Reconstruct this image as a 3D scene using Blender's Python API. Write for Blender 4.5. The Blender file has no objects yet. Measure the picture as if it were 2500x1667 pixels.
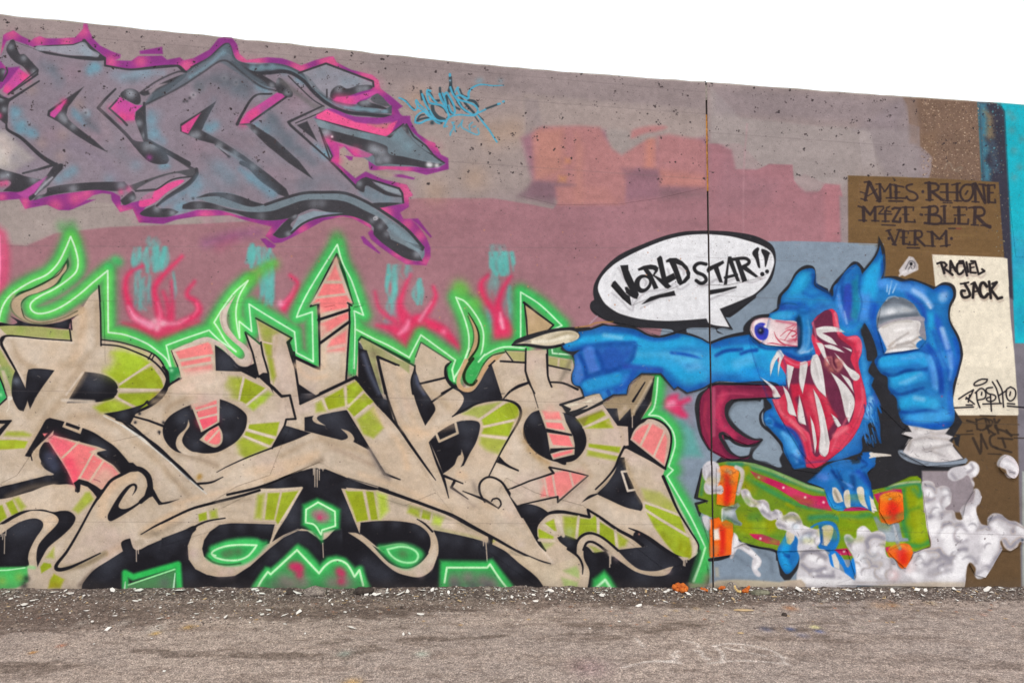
import bpy, bmesh, math, random
import numpy as np
from mathutils import Vector, noise as mnoise
from mathutils.geometry import tessellate_polygon

# ======================= camera, light, exposure =======================
sc = bpy.context.scene
col = sc.collection
PXM = 360.0            # survey units per metre on the wall
CAMH = 1.685           # eye height
DIST = 1667.0 / PXM    # camera to wall
cam_d = bpy.data.cameras.new('camera'); cam = bpy.data.objects.new('camera', cam_d); col.objects.link(cam)
cam_d.lens = 24.0; cam_d.sensor_width = 36.0; cam_d.clip_start = 0.05; cam_d.clip_end = 3000
cam.location = (0, -DIST, CAMH); cam.rotation_euler = (math.radians(90), 0, 0)
sc.camera = cam

SUN_EL, SUN_AZ = math.radians(52), math.radians(-28)
w = bpy.data.worlds.new('World'); sc.world = w; w.use_nodes = True
nt = w.node_tree; nt.nodes.clear()
sky = nt.nodes.new('ShaderNodeTexSky'); sky.sky_type = 'NISHITA'; sky.sun_disc = False
sky.sun_elevation = SUN_EL; sky.sun_rotation = math.radians(180) + SUN_AZ; sky.air_density = 1.0; sky.dust_density = 4.0
bg1 = nt.nodes.new('ShaderNodeBackground'); bg1.inputs[1].default_value = 0.05
nt.links.new(sky.outputs[0], bg1.inputs[0])
# closed white cloud deck over that sky, with faint cloud structure
tc = nt.nodes.new('ShaderNodeTexCoord'); nz = nt.nodes.new('ShaderNodeTexNoise'); nz.inputs['Scale'].default_value = 2.2; nz.inputs['Detail'].default_value = 5
cr = nt.nodes.new('ShaderNodeValToRGB'); cr.color_ramp.elements[0].position = .3; cr.color_ramp.elements[0].color = (.90, .925, .96, 1); cr.color_ramp.elements[1].position = .75; cr.color_ramp.elements[1].color = (1, 1, 1, 1)
bg2 = nt.nodes.new('ShaderNodeBackground'); bg2.inputs[1].default_value = 1.0
nt.links.new(tc.outputs['Generated'], nz.inputs['Vector']); nt.links.new(nz.outputs['Fac'], cr.inputs[0]); nt.links.new(cr.outputs[0], bg2.inputs[0])
add = nt.nodes.new('ShaderNodeAddShader'); wo = nt.nodes.new('ShaderNodeOutputWorld')
nt.links.new(bg1.outputs[0], add.inputs[0]); nt.links.new(bg2.outputs[0], add.inputs[1]); nt.links.new(add.outputs[0], wo.inputs[0])

sun_d = bpy.data.lights.new('sun', 'SUN'); sun_d.energy = 1.2; sun_d.angle = math.radians(14); sun_d.color = (1.0, .965, .92)
sun = bpy.data.objects.new('sun', sun_d); col.objects.link(sun)
sun.rotation_euler = (math.radians(90) - SUN_EL, 0, SUN_AZ)
sun.location = (-3, -6, 8)

sc.view_settings.view_transform = 'Standard'; sc.view_settings.look = 'None'
sc.view_settings.exposure = 0.17; sc.view_settings.gamma = 1.0; sc.view_settings.use_curve_mapping = False
sc.render.engine = 'CYCLES'
sc.cycles.max_bounces = 5
random.seed(11)

# ---------- small 2-D painter: every mark of spray or roller paint is a polygon, a stroke or a dab ----------
K = 1.0                                   # texels per survey unit (1 unit = 1/2500 of the surveyed wall width)
CW, CH = 2560, 1520                       # survey canvas
OX = 30                                   # canvas margin left of the survey origin
W, H = int(CW * K), int(CH * K)
IMG = np.zeros((H, W, 3), np.float32)
ORG = [0.0, 0.0, 1.0]
rng = np.random.default_rng(7)

def T(x0, y0, k=3.92):
    ORG[0], ORG[1], ORG[2] = x0, y0, 1.0 / k

def hexc(c):
    if isinstance(c, str):
        c = c.lstrip('#')
        return np.array([int(c[i:i + 2], 16) / 255 for i in (0, 2, 4)], np.float32)
    return np.array(c, np.float32)

def pts_of(s, smooth, closed):
    toks = s.replace(',', ' ').split() if isinstance(s, str) else s
    P = []; C = []
    for i in range(0, len(toks) - 1, 2):
        ty = toks[i + 1]
        c = isinstance(ty, str) and ty.endswith('*')
        y = float(ty[:-1] if c else ty); x = float(toks[i])
        P.append((ORG[0] + x * ORG[2], ORG[1] + y * ORG[2])); C.append(c or not smooth)
    P = np.array(P, np.float64)
    if not smooth or len(P) < 3:
        t = np.linspace(0, 1, len(P))
        return P, t
    n = len(P); out = []; tt = []
    segs = n if closed else n - 1
    for i in range(segs):
        a, b = P[i], P[(i + 1) % n]
        pa = P[(i - 1) % n] if (closed or i > 0) else a
        nb = P[(i + 2) % n] if (closed or i < n - 2) else b
        L = np.hypot(*(b - a))
        def tan(p, q, r):
            d = r - p; ln = np.hypot(*d)
            return d / ln if ln > 1e-6 else d * 0
        ma = (b - a) if C[i] else tan(pa, a, b) * L
        mb = (b - a) if C[(i + 1) % n] else tan(a, b, nb) * L
        k = max(2, min(12, int(L / 5) + 2))
        if C[i] and C[(i + 1) % n]: k = 1
        for j in range(k):
            t = j / k
            h = (2*t**3 - 3*t**2 + 1) * a + (t**3 - 2*t**2 + t) * ma + (-2*t**3 + 3*t**2) * b + (t**3 - t**2) * mb
            out.append(h); tt.append((i + t) / max(1, segs))
    if not closed:
        out.append(P[-1]); tt.append(1.0)
    return np.array(out), np.array(tt)

def box(x0, y0, x1, y1):
    return max(0, int(x0)), max(0, int(y0)), min(W, int(x1) + 2), min(H, int(y1) + 2)

def seg_d2(X, Y, a, b):
    dx, dy = b[0] - a[0], b[1] - a[1]
    l2 = dx * dx + dy * dy
    t = np.clip(((X - a[0]) * dx + (Y - a[1]) * dy) / max(l2, 1e-9), 0, 1)
    ex = X - a[0] - t * dx; ey = Y - a[1] - t * dy
    return np.sqrt(ex * ex + ey * ey), t

WOB = None
def comp(m, bx, col, a, clip, noise=0.0):
    x0, y0, x1, y1 = bx
    if clip is not None:
        cm, cb = clip
        full = np.zeros_like(m)
        ax0, ay0, ax1, ay1 = max(x0, cb[0]), max(y0, cb[1]), min(x1, cb[2]), min(y1, cb[3])
        if ax1 > ax0 and ay1 > ay0:
            full[ay0 - y0:ay1 - y0, ax0 - x0:ax1 - x0] = cm[ay0 - cb[1]:ay1 - cb[1], ax0 - cb[0]:ax1 - cb[0]]
        m = m * full
    if noise:
        m = np.clip(m * (1 + noise * (GR[y0:y1, x0:x1] - 0.5) * 2 * (1 - m)), 0, 1)
    mm = (m * a)[..., None]
    IMG[y0:y1, x0:x1] = IMG[y0:y1, x0:x1] * (1 - mm) + hexc(col) * mm

GR = None
def set_grain():
    global GR
    GR = rng.random((H, W), dtype=np.float32)
set_grain()

def P(col, s, f=1.2, a=1.0, sm=0, clip=None, draw=True, n=0.0):
    """filled shape; f = edge softness in survey units; returns its mask"""
    pp, _ = pts_of(s, sm, True)
    pp = (pp + (OX, 0)) * K; ff = max(0.7, f * K)
    x0, y0, x1, y1 = bx = box(pp[:, 0].min() - ff, pp[:, 1].min() - ff, pp[:, 0].max() + ff, pp[:, 1].max() + ff)
    if x1 <= x0 or y1 <= y0: return (np.zeros((1, 1), np.float32), (0, 0, 1, 1))
    Yc = np.arange(y0, y1) + 0.5; Xc = np.arange(x0, x1) + 0.5
    ins = np.zeros((y1 - y0, x1 - x0), bool); N = len(pp)
    for i in range(N):
        a_, b_ = pp[i], pp[(i + 1) % N]
        if a_[1] == b_[1]: continue
        lo, hi = (a_, b_) if a_[1] < b_[1] else (b_, a_)
        r0 = np.searchsorted(Yc, lo[1]); r1 = np.searchsorted(Yc, hi[1])
        if r1 <= r0: continue
        xs = lo[0] + (Yc[r0:r1] - lo[1]) * (hi[0] - lo[0]) / (hi[1] - lo[1])
        ins[r0:r1] ^= Xc[None, :] > xs[:, None]
    d = np.full(ins.shape, 1e3, np.float32)
    for i in range(N):
        a_, b_ = pp[i], pp[(i + 1) % N]
        cx0, cy0, cx1, cy1 = box(min(a_[0], b_[0]) - ff - 1, min(a_[1], b_[1]) - ff - 1, max(a_[0], b_[0]) + ff + 1, max(a_[1], b_[1]) + ff + 1)
        cx0, cy0, cx1, cy1 = max(cx0, x0), max(cy0, y0), min(cx1, x1), min(cy1, y1)
        if cx1 <= cx0 or cy1 <= cy0: continue
        X = np.arange(cx0, cx1)[None, :] + 0.5; Y = np.arange(cy0, cy1)[:, None] + 0.5
        dd, _ = seg_d2(X, Y, a_, b_)
        v = d[cy0 - y0:cy1 - y0, cx0 - x0:cx1 - x0]
        np.minimum(v, dd, out=v)
    sd = np.where(ins, d, -d)
    m = np.clip(0.5 + sd / (2 * ff), 0, 1).astype(np.float32)
    m = m * m * (3 - 2 * m)
    if draw: comp(m, bx, col, a, clip, n)
    return (m, bx)

def M(s, sm=0, f=1.0):
    return P('#000000', s, f=f, sm=sm, draw=False)

def S(col, s, w=6, f=1.2, a=1.0, sm=1, clip=None, closed=False, n=0.0):
    """stroke; w = width (or list of widths along it), f = edge softness"""
    pp, tt = pts_of(s, sm, closed)
    if closed:
        pp = np.vstack([pp, pp[:1]]); tt = np.append(tt, 1.0)
    pp = (pp + (OX, 0)) * K; ff = max(0.7, f * K)
    ws = np.atleast_1d(np.array(w, np.float64)) * K / 2
    r = np.interp(tt, np.linspace(0, 1, len(ws)), ws) if len(ws) > 1 else np.full(len(pp), ws[0])
    R = r.max() + ff + 1
    x0, y0, x1, y1 = bx = box(pp[:, 0].min() - R, pp[:, 1].min() - R, pp[:, 0].max() + R, pp[:, 1].max() + R)
    if x1 <= x0 or y1 <= y0: return (np.zeros((1, 1), np.float32), (0, 0, 1, 1))
    d = np.full((y1 - y0, x1 - x0), 1e3, np.float32)
    for i in range(len(pp) - 1):
        a_, b_ = pp[i], pp[i + 1]; q = max(r[i], r[i + 1]) + ff + 1
        cx0, cy0, cx1, cy1 = box(min(a_[0], b_[0]) - q, min(a_[1], b_[1]) - q, max(a_[0], b_[0]) + q, max(a_[1], b_[1]) + q)
        cx0, cy0, cx1, cy1 = max(cx0, x0), max(cy0, y0), min(cx1, x1), min(cy1, y1)
        if cx1 <= cx0 or cy1 <= cy0: continue
        X = np.arange(cx0, cx1)[None, :] + 0.5; Y = np.arange(cy0, cy1)[:, None] + 0.5
        dd, t = seg_d2(X, Y, a_, b_)
        dd = dd - (r[i] + (r[i + 1] - r[i]) * t)
        v = d[cy0 - y0:cy1 - y0, cx0 - x0:cx1 - x0]
        np.minimum(v, dd, out=v)
    m = np.clip(0.5 - d / (2 * ff), 0, 1).astype(np.float32)
    m = m * m * (3 - 2 * m)
    comp(m, bx, col, a, clip, n)
    return (m, bx)

def D(col, s, r=30, a=0.6, clip=None, n=0.3):
    """soft sprayed dabs at each point (gaussian), r = radius"""
    toks = s.replace(',', ' ').split(); v = [float(q) for q in toks]
    for i in range(0, len(v) - 1, 2):
        x = (ORG[0] + v[i] * ORG[2] + OX) * K; y = (ORG[1] + v[i + 1] * ORG[2]) * K; R = r * K
        x0, y0, x1, y1 = bx = box(x - 2.4 * R, y - 2.4 * R, x + 2.4 * R, y + 2.4 * R)
        if x1 <= x0 or y1 <= y0: continue
        X = np.arange(x0, x1)[None, :] + 0.5 - x; Y = np.arange(y0, y1)[:, None] + 0.5 - y
        m = np.exp(-(X * X + Y * Y) / (R * R)).astype(np.float32)
        comp(m, bx, col, a, clip, n)

def O(col, s, w=6, f=1.2, sm=0, a=1.0):
    return S(col, s, w=w, f=f, sm=sm, closed=True, a=a)

def noise2(w, h, cell, seed):
    g = np.random.default_rng(seed)
    nx, ny = int(w / cell) + 3, int(h / cell) + 3
    v = g.random((ny, nx)).astype(np.float32)
    x = np.arange(w) / cell; y = np.arange(h) / cell
    xi = x.astype(int); yi = y.astype(int)
    fx = (x - xi).astype(np.float32); fy = (y - yi).astype(np.float32)
    fx = fx * fx * (3 - 2 * fx); fy = fy * fy * (3 - 2 * fy)
    r = v[:, xi] * (1 - fx) + v[:, xi + 1] * fx
    return r[yi] * (1 - fy[:, None]) + r[yi + 1] * fy[:, None]

def fbm(cell, seed, sx=1.0, oct=4):
    r = 0; a = 0.5; t = 0
    for o in range(oct):
        c = cell / 2 ** o
        if sx != 1.0:
            q = noise2(int(W / sx) + 2, H, c, seed + o)
            xi = np.clip((np.arange(W) / sx), 0, q.shape[1] - 1).astype(int)
            q = q[:, xi]
        else: q = noise2(W, H, c, seed + o)
        r = r + a * q; t += a; a *= 0.55
    return r / t

def A(x0, y0, k, s):
    """points read in one survey tile, returned in canvas units (so outlines can run across tiles)"""
    o = []
    toks = s.replace(',', ' ').split()
    for i in range(0, len(toks) - 1, 2):
        c = toks[i + 1].endswith('*')
        o += [repr(x0 + float(toks[i]) / k), repr(y0 + float(toks[i + 1].rstrip('*')) / k) + ('*' if c else '')]
    return ' '.join(o) + ' '

# ================= roller-painted ground colours of the wall =================
IMG[:] = hexc('#9b8d8c')
q = fbm(90, 11); q2 = fbm(260, 21, oct=3)
IMG *= (1 + 0.09 * (q - 0.5) + 0.10 * (q2 - 0.5))[..., None]
T(0, 0, 0.9408)
# mauve band over the middle, light grey band between it and the top
P('#a0757d', '-40 545 60 560 120 535 250 520 500 512 640 505 800 480 960 455 1130 455 1220 470 1270 480 1290 455 1300 420 1340 410 1500 380 1620 330 1700 330 1790 420 1850 400 1930 440 1940 560 1720 560 1650 760 1400 800 1400 1500 -40 1500', f=3)
P('#a79a94', '1200 215 1620 250 1620 330 1480 300 1440 340 1390 350 1370 300 1200 300', f=6, a=0.6)
P('#a29690', '930 300 1210 250 1240 430 1100 455 930 450', f=14, a=0.3)
P('#a49994', '0 452 300 470 480 500 485 512 250 522 130 535 60 565 0 560', f=4, a=0.85)
P('#a79a94', '1000 200 1220 215 1190 300 1210 420 1120 440 960 440', f=30, a=0.35)
D('#b5967c', '1090 410 1000 440 985 360 1180 300 960 230 1130 310', r=34, a=.4)
# right half greys
P('#a39a98', '1632 200 1700 270 1880 290 2110 300 2110 420 1950 415 1930 440 1850 440 1800 400 1790 390 1690 390 1680 345 1632 320', f=6, a=0.8)
P('#8f8489', '2075 225 2110 240 2130 330 2150 360 2140 430 2040 430 1990 300 1960 300', f=12, a=0.55)
P('#8d8288', '1640 200 2080 232 2060 300 1960 280 1640 262', f=14, a=0.45)
P('#a99f9f', '1972 300 2000 303 2020 412 1984 410', f=2, a=0.8)
P('#8f8486', '1205 225 1235 228 1250 310 1225 340 1205 330', f=6, a=0.5)
P('#8d8284', '820 120 1620 190 1620 260 1260 225 840 165', f=16, a=0.4)
# old salmon roller patches
T(1250, 150, 2.6133)
P('#97707c', '60 490 200 420 600 440 620 560 700 640 900 560 1250 480 1240 800 940 870 520 900 100 860 130 760', f=11)
P('#ae7c7c', '125 470 180 425 420 410 560 420 600 500 640 560 700 600 760 560 870 480 925 500 935 690 800 680 730 740 720 910 290 915 270 780 150 760', f=8)
P('#c08a78', '150 440 320 430 330 700 150 755', f=16, a=.55)
P('#c48c78', '410 460 450 560 445 900 400 900', f=16, a=.4); P('#c98772', '860 490 905 490 900 680 850 680', f=13, a=.6)
P('#b5807a', '290 790 600 800 680 915 300 910', f=10, a=.5)
P('#7f6670', '150 760 330 775 400 790 270 800 275 920 40 860', f=10, a=.75)
P('#ab7a7c', '930 480 1000 465 1200 500 1240 540 1235 805 950 795 930 680', f=8)
P('#c58678', '940 690 1235 730 1235 800 950 795', f=13, a=.5)
P('#86656f', '700 680 935 690 940 760 720 750', f=10, a=.7)
P('#87696f', '940 810 1240 825 1250 870 940 880', f=13, a=.7)
P('#ae7c7c', '760 450 830 420 950 410 985 425 870 460 760 495', f=7, sm=1)
P('#c48a70', '340 620 375 620 370 650 340 650', f=8); P('#c9915f', '300 730 350 735 340 770 300 765', f=9, a=.6)
P('#9d9390', '600 440 640 530 700 575 760 550 850 500 900 470 830 470 760 495 750 450 620 430', f=8, sm=1)
# right of the joint 
P('#a4767e', '1275 530 1340 560 1395 590 1410 690 1560 695 1640 655 1790 660 1800 760 1850 840 1900 860 1960 830 2000 780 2090 790 2110 860 2090 1150 1280 1150', f=3)
P('#97737c', '1360 590 1395 590 1420 700 1700 780 1640 900 1300 980 1300 830', f=22, a=.5)
P('#b57b82', '1990 790 2090 790 2085 1140 2000 1140', f=10, a=.6)
P('#97898a', '2090 860 2140 870 2140 1160 2100 1160', f=5)
S('#b98f97', '1500 400 1480 700 1475 1200', w=3, f=3, a=.5)
# light blue-grey ground behind the monster
P('#8596a6', '1640 1155 1800 1146 2240 1160 2400 1165 2400 1600 1500 1600 1500 1300', f=2)
T(0, 0, 1)
# ground colours
P('#8494a4', '1700 600 1745 592 1820 588 2060 592 2200 640 2200 1450 1560 1450 1560 1040 1640 700', f=2.5)
P('#69533b', '2250 1010 2487 1010 2492 1300 2496 1460 2240 1460', f=2); P('#7b7780', '2455 634 2560 634 2560 1460 2494 1460 2484 1000 2462 700', f=3)
P('#a8b0ac', '2496 1150 2560 1150 2560 1460 2496 1460', f=3)
# board-mark lines of the concrete
T(0, 0, 0.9408)
for ya, yb in ((205, 262), (205 + 155, 262 + 150), (565, 570), (905, 908), (1185, 1180), (128, 212)):
    S('#6f6466', '0 %d 1620 %d' % (ya - 60 if ya < 400 else ya, yb), w=1.4, f=1.4, a=.35, sm=0)
S('#6f6466', '1630 305 2340 355', w=1.4, f=1.4, a=.35, sm=0)
# bare sandy concrete and turquoise at the right end
T(2000, 200, 4.704)
P('#7d6658', '960 170 1020 280 1035 480 1150 520 1160 740 1240 800 1300 870 1290 1000 1260 1110 1900 1150 1860 600 1820 210', f=3)
P('#8d7a72', '960 170 1110 190 1150 540 1140 730 1040 700 1030 400', f=8, a=.7)
P('#8a6f58', '1250 600 1350 560 1300 1000 1280 850 1170 730 1160 600', f=14, a=.4)
P('#20b4c8', '1820 210 2420 250 2420 3000 2250 3000 2200 1900 2000 1160 1870 1140', f=2)
P('#3e3d4a', '1820 210 1990 215 2070 260 2130 340 2150 800 2180 1300 2210 1900 2230 2500 1900 2300 1860 900', f=4)
P('#4a8aa0', '1835 240 1920 240 1960 600 1900 640 1960 780 1900 900 1970 1000 1960 1140 1890 1140 1860 700', f=9, a=.8)
P('#8a7a60', '1880 330 1930 340 1990 400 2010 640 1950 660 1920 620 1930 420', f=9, a=.85)
S('#4f6374', '1990 700 2010 850 2030 1000', w=16, f=8, a=.5)
P('#a89a88', '2330 250 2420 250 2420 290 2330 285', f=8, a=.3)
D('#6e8f92', '2230 420 2210 560 2330 660 2240 790 2300 980 2240 1100 2180 360', r=10, a=.45, n=.8)
S('#8f8476', '1440 1000 1490 930 1550 1010 1640 980 1590 1030 1560 1020', w=3, f=2, a=.6)
# chipped paint / exposed grit
g = np.random.default_rng(3)
def specks(n, x0, y0, x1, y1, cols, r0=.6, r1=1.8, poly=None, a=.85):
    for i in range(n):
        x = g.uniform(x0, x1); y = g.uniform(y0, y1)
        r = r0 + (r1 - r0) * g.random() ** 2.5
        c = cols[g.integers(len(cols))]
        xx = (x + OX) * K; yy = y * K; R = r * K
        b = box(xx - R - 1, yy - R - 1, xx + R + 1, yy + R + 1)
        X = np.arange(b[0], b[2])[None, :] + .5 - xx; Y = np.arange(b[1], b[3])[:, None] + .5 - yy
        th = g.uniform(0, 3.14); e = g.uniform(.55, 1)
        u = X * np.cos(th) + Y * np.sin(th); v = (-X * np.sin(th) + Y * np.cos(th)) / e
        m = np.clip(.5 + (R - np.sqrt(u * u + v * v)), 0, 1).astype(np.float32)
        comp(m, b, c, a, None)
specks(1250, 2250, 240, 2392, 440, ['#b39a84', '#c4ad95', '#5d493d', '#a38a70', '#6d5548'], .7, 2.0)
specks(240, 2395, 240, 2450, 440, ['#2e3140', '#59909c', '#6a6a66'], .8, 3)

# ================= turquoise roller dabs and flame-like pink sprays =================
def streaks(x0, y0, x1, y1, n, c='#62bab4', w0=5, w1=15, a=.5):
    T(0, 0, 1)
    for k in range(n):
        x = g.uniform(x0, x1); y = g.uniform(y0, y1); l = g.uniform(14, 60)
        ya, yb = max(y0, y - l), min(y1, y + l); dx = g.normal(0, 5)
        S(c, '%.1f %.1f %.1f %.1f %.1f %.1f' % (x, ya, x + dx, (ya + yb) / 2, x + g.normal(0, 4), yb), w=[g.uniform(w0, w1) * .6, g.uniform(w0, w1), g.uniform(w0, w1) * .5], f=5, a=a, n=.6)
streaks(322, 606, 412, 662, 26); streaks(328, 660, 372, 756, 14, a=.38); streaks(334, 580, 400, 610, 8, a=.3); streaks(416, 664, 428, 730, 4, a=.4, w0=4, w1=7)
streaks(606, 606, 664, 652, 16); streaks(632, 650, 664, 745, 16); streaks(604, 598, 620, 640, 6)
streaks(946, 648, 968, 770, 14); streaks(968, 648, 998, 680, 6, a=.3); streaks(1019, 682, 1029, 742, 9, w0=5, w1=9); streaks(940, 780, 952, 790, 3, a=.3)
streaks(1188, 618, 1252, 670, 26); streaks(1190, 600, 1250, 618, 6, a=.25); streaks(1238, 700, 1252, 800, 10, a=.3); streaks(1188, 750, 1206, 810, 8, a=.3); streaks(1196, 670, 1216, 730, 6, a=.25)

# ================= older grey and magenta piece, upper left =================
MG, PK, GY, BD, BL, LT = '#8c3c86', '#e2528b', '#434247', '#8a808b', '#6f9fb2', '#a9b0ba'
T(0, 0)
HALO = P(MG, '-60 560 0 560 15 480 30 340 60 320 130 295 200 345 300 390 325 368 380 350 440 370 600 370 720 360 760 320 795 280 800 225 835 225 845 280 890 370 960 440 1060 490 1155 525 1150 560 1100 580 1255 585 1320 540 1550 535 1600 575 1720 550 1760 580 1850 560 2000 480 2090 370 2140 355 2220 360 2270 430 2290 520 2360 580 2560 550 2700 560 2790 590 2880 630 3010 580 3150 545 3190 545 3220 600 3360 670 3560 720 3620 770 3640 850 3750 930 3855 1020 3810 1050 3840 1110 3925 1110 3930 1160 4000 1280 4100 1350 4160 1370 4220 1480 4290 1515 4295 1620 4080 1675 3950 1640 3700 1620 3560 1640 3530 1620 3525 1510 3390 1500 3290 1400 3240 1400 3250 1500 3240 1560 3400 1705 3495 1640 3660 1715 3890 1770 3950 1870 3910 1890 3915 1980 3830 2035 3860 2095 3930 2095 4000 2160 4080 2270 4120 2370 4120 2460 4080 2540 3890 2530 3760 2450 3640 2366 3550 2290 3520 2230 3560 2190 3380 2090 3280 2070 3100 2110 2900 2220 2700 2320 2620 2330 2540 2260 2600 2170 2350 2110 2200 2060 1890 2070 1700 2100 1560 2145 1330 2130 1270 2000 1150 2030 1070 1920 1060 1860 980 1850 890 1870 700 2000 560 2010 450 1960 240 2000 185 1905 0 1920 -60 1920', f=2.2)
# loose dashes of the halo
P(MG, '1335 490 1550 450 1560 520 1340 520', f=2.5); P(MG, '565 2010 640 1960 760 1920 915 1910 800 1960 660 2015', f=2)
P(MG, '1740 1670 1900 1670 1970 1700 1960 1710'.replace('1740','3700').replace('1900','3850').replace('1970 1700','3970 1705').replace('1960 1710','3960 1720 3780 1690'), f=2.5)
P(MG, '3930 2095 4000 2090 4060 2170 4135 2265 4120 2275 4000 2150', f=2); P(MG, '3450 2265 3480 2260 3640 2420 3630 2430 3480 2330', f=2)
P(MG, '2490 2285 2540 2280 2640 2350 2620 2375 2560 2370', f=2)
# pink heats
for s, r in (('110 320 790 300 370 370 640 400', 13), ('1060 595 1345 590 1770 660 1800 620', 11), ('2300 550 2350 580 2420 570 2480 600', 12), ('2830 640 2890 660 3100 590 3180 590', 11),
             ('3180 600 3560 740 3640 830 3490 720 3620 780', 12), ('4120 1360 4200 1400 3700 1110', 10), ('3680 1610 3760 1620 3880 1635', 12), ('3860 1770 3910 1840 3900 1870', 13),
             ('3640 2010 3700 2040 4020 2250 3900 2150', 10), ('2400 2180 2560 2220 2900 2190 3250 2110 3400 2060', 10), ('1960 2070 2200 2090 2000 2110', 13), ('1150 2010 1300 2110 1240 2030', 9),
             ('530 1970 720 1900 830 1860', 12), ('230 1990 240 1930', 8), ('20 480 90 640 20 1890', 8), ('3520 2150 3800 2440 3900 2500 4080 2500', 10), ('3130 1690 3250 1650', 8)):
    D(PK, s, r=r * 1.5, a=.75, clip=HALO)
    D('#c07f98', s, r=r * 1.1, a=.22)
# wall showing through between the arms
P('#a5938c', '3260 1410 3300 1440 3330 1500 3500 1520 3540 1630 3680 1640 3800 1680 3700 1700 3560 1650 3500 1640 3400 1700 3240 1570 3250 1480', f=3)
P(MG, '3300 1490 3380 1500 3370 1535 3340 1535', f=2)
# body fill
B0 = P(BD, '60 400 110 380 330 455 480 440 700 430 805 390 960 510 1010 560 1005 630 1250 668 1700 630 1780 690 2000 560 2140 440 2190 420 2250 560 2320 600 2560 605 2700 620 2880 690 3020 650 3120 610 3560 790 3580 830 3170 880 3180 960 3240 970 3440 1000 3600 900 3740 1010 3750 1110 3640 1130 3400 1120 3140 1050 3000 1130 3300 1230 3700 1310 3880 1190 3960 1280 4080 1390 4160 1500 4260 1570 4200 1600 4060 1600 3600 1580 3580 1500 3120 1330 3180 1500 3160 1550 3420 1800 3500 1720 3820 1800 3850 1880 3860 1950 3600 1990 3800 2100 4000 2300 4050 2380 4040 2480 3900 2470 3720 2360 3560 2200 3550 2150 3350 2040 3220 2020 3000 2080 2700 2280 2610 2250 2700 2140 2780 2090 2600 2110 2300 2070 2100 2010 1890 2010 1700 2060 1550 2080 1360 2060 1380 2000 1470 1890 1160 1965 1150 1880 1080 1840 940 1810 500 1870 290 1920 280 1870 330 1790 200 1830 0 1840 -60 1840 -60 1180 0 940 60 930 -60 900 20 840 70 690 60 650 -10 570', f=2)
P('#a39c9c', '-60 1240 60 1260 330 1520 270 1560 130 1640 -60 1640', f=10, clip=B0); D('#c9c6c6', '10 1350 60 1450 10 1500', r=22, a=.5, clip=B0)
for s, r, a in (('160 1080 210 1190 300 1270 190 1240', 14, .75), ('900 640 930 650 860 680', 12, .8), ('1450 1150 1480 1270 1440 1300', 13, .6), ('720 1090 760 1130 830 1090', 10, .6), ('640 1670 560 1720 700 1630', 13, .55),
                ('1550 1590 1600 1580', 10, .6), ('1980 1220 2010 1240 2060 1200', 12, .6), ('1750 1960 1850 1870 1700 1990 1900 1780', 15, .55), ('2140 500 2150 490', 10, .7), ('2480 830 2550 860 2450 1190 2550 1250', 14, .55),
                ('3100 1480 3130 1470 3030 1420', 12, .55), ('2530 1770 2480 1730 2600 1840 2400 1700', 15, .55), ('3760 1240 3820 1300', 14, .5), ('3600 1870 3700 1900 3500 1840', 14, .5), ('2850 760 2900 790 3380 1010 3600 1060', 10, .6),
                ('3760 2200 3800 2240 3980 2280', 9, .7), ('1100 700 1180 740 1300 720 1400 700', 16, .4), ('800 480 850 510', 11, .6), ('2720 680 2550 650 2400 640', 12, .45), ('1050 1720 1300 1580', 16, .3), ('2100 1600 2200 1700', 24, .35), ('3300 790 3400 780', 14, .4)):
    D(BL, s, r=r, a=a, clip=B0)
for s, r, a in (('2300 830 2150 800 2250 860 2350 900', 18, .5), ('830 1180 900 1220 500 660', 14, .4), ('2620 1150 2560 1210 2650 1280', 16, .5), ('2750 1370 2860 1450 2800 1300', 16, .4), ('1250 760 1300 740', 12, .3),
                ('1100 1400 1200 1480', 20, .25), ('3050 700 3100 690', 12, .4), ('2500 1400 2600 1500 2700 1550', 20, .25), ('1750 1850 1780 1990', 10, .5), ('2900 1750 3000 1800', 20, .2)):
    D('#63717c', s, r=r, a=a, clip=B0)
D('#9a7f8c', '500 1300 900 1300 1300 1400 1900 1400 2200 1450 2800 1000 2900 900 1100 650 700 700 2600 1700', r=28, a=.35, clip=B0)
D('#a38c84', '400 1370 600 1290 300 860 580 1500 750 1000', r=16, a=.4, clip=B0)
# --- dark shapes: (fill, highlight dabs) ---
def dk(s, hl='', r=9, sm=1, c=GY, a=.55):
    m = P(c, s, f=1.6, sm=sm)
    if hl: D(LT, hl, r=r, a=a, clip=m)
    return m
dk('100 390* 130 380 150 420 190 520 230 520 300 590 365 660* 355 720 310 740 220 640 150 600 90 540 60 470', '105 450 225 560 320 690', 8)
dk('-60 720 0 660 40 660 60 690 20 780 -60 830', '40 690', 7)
P('#c04f98', '70 700 180 650 270 730 180 830 80 900 30 880', f=2); D(PK, '230 730 70 860 250 750', r=11, a=.8); P(MG, '60 650 190 640 100 760 10 850 -60 900 -60 850 30 760', f=3)
O(GY, '80 900 360 710 365 670', w=3); S(GY, '360 715 280 770 80 905', w=4, sm=0); S(GY, '375 778 80 965', w=[4, 7], sm=0); dk('-60 900 80 945 130 935 90 980 75 1050 75 1160 60 1190 0 1150 -60 1130', '40 1050 10 950', 8)
D(PK, '-10 1110', r=7, a=.8)
dk('120 395* 330 470 480 500 640 530 830 540 1005 545 1005 580 800 575 600 545 430 515 300 460'); S(GY, '330 450 480 440 700 430* 805 395', w=3)
S(GY, '805 395* 870 460 960 530 1005 560', w=[10, 5]); S(GY, '1005 560* 1005 630* 1250 668 1500 650 1700 632', w=5)
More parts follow.
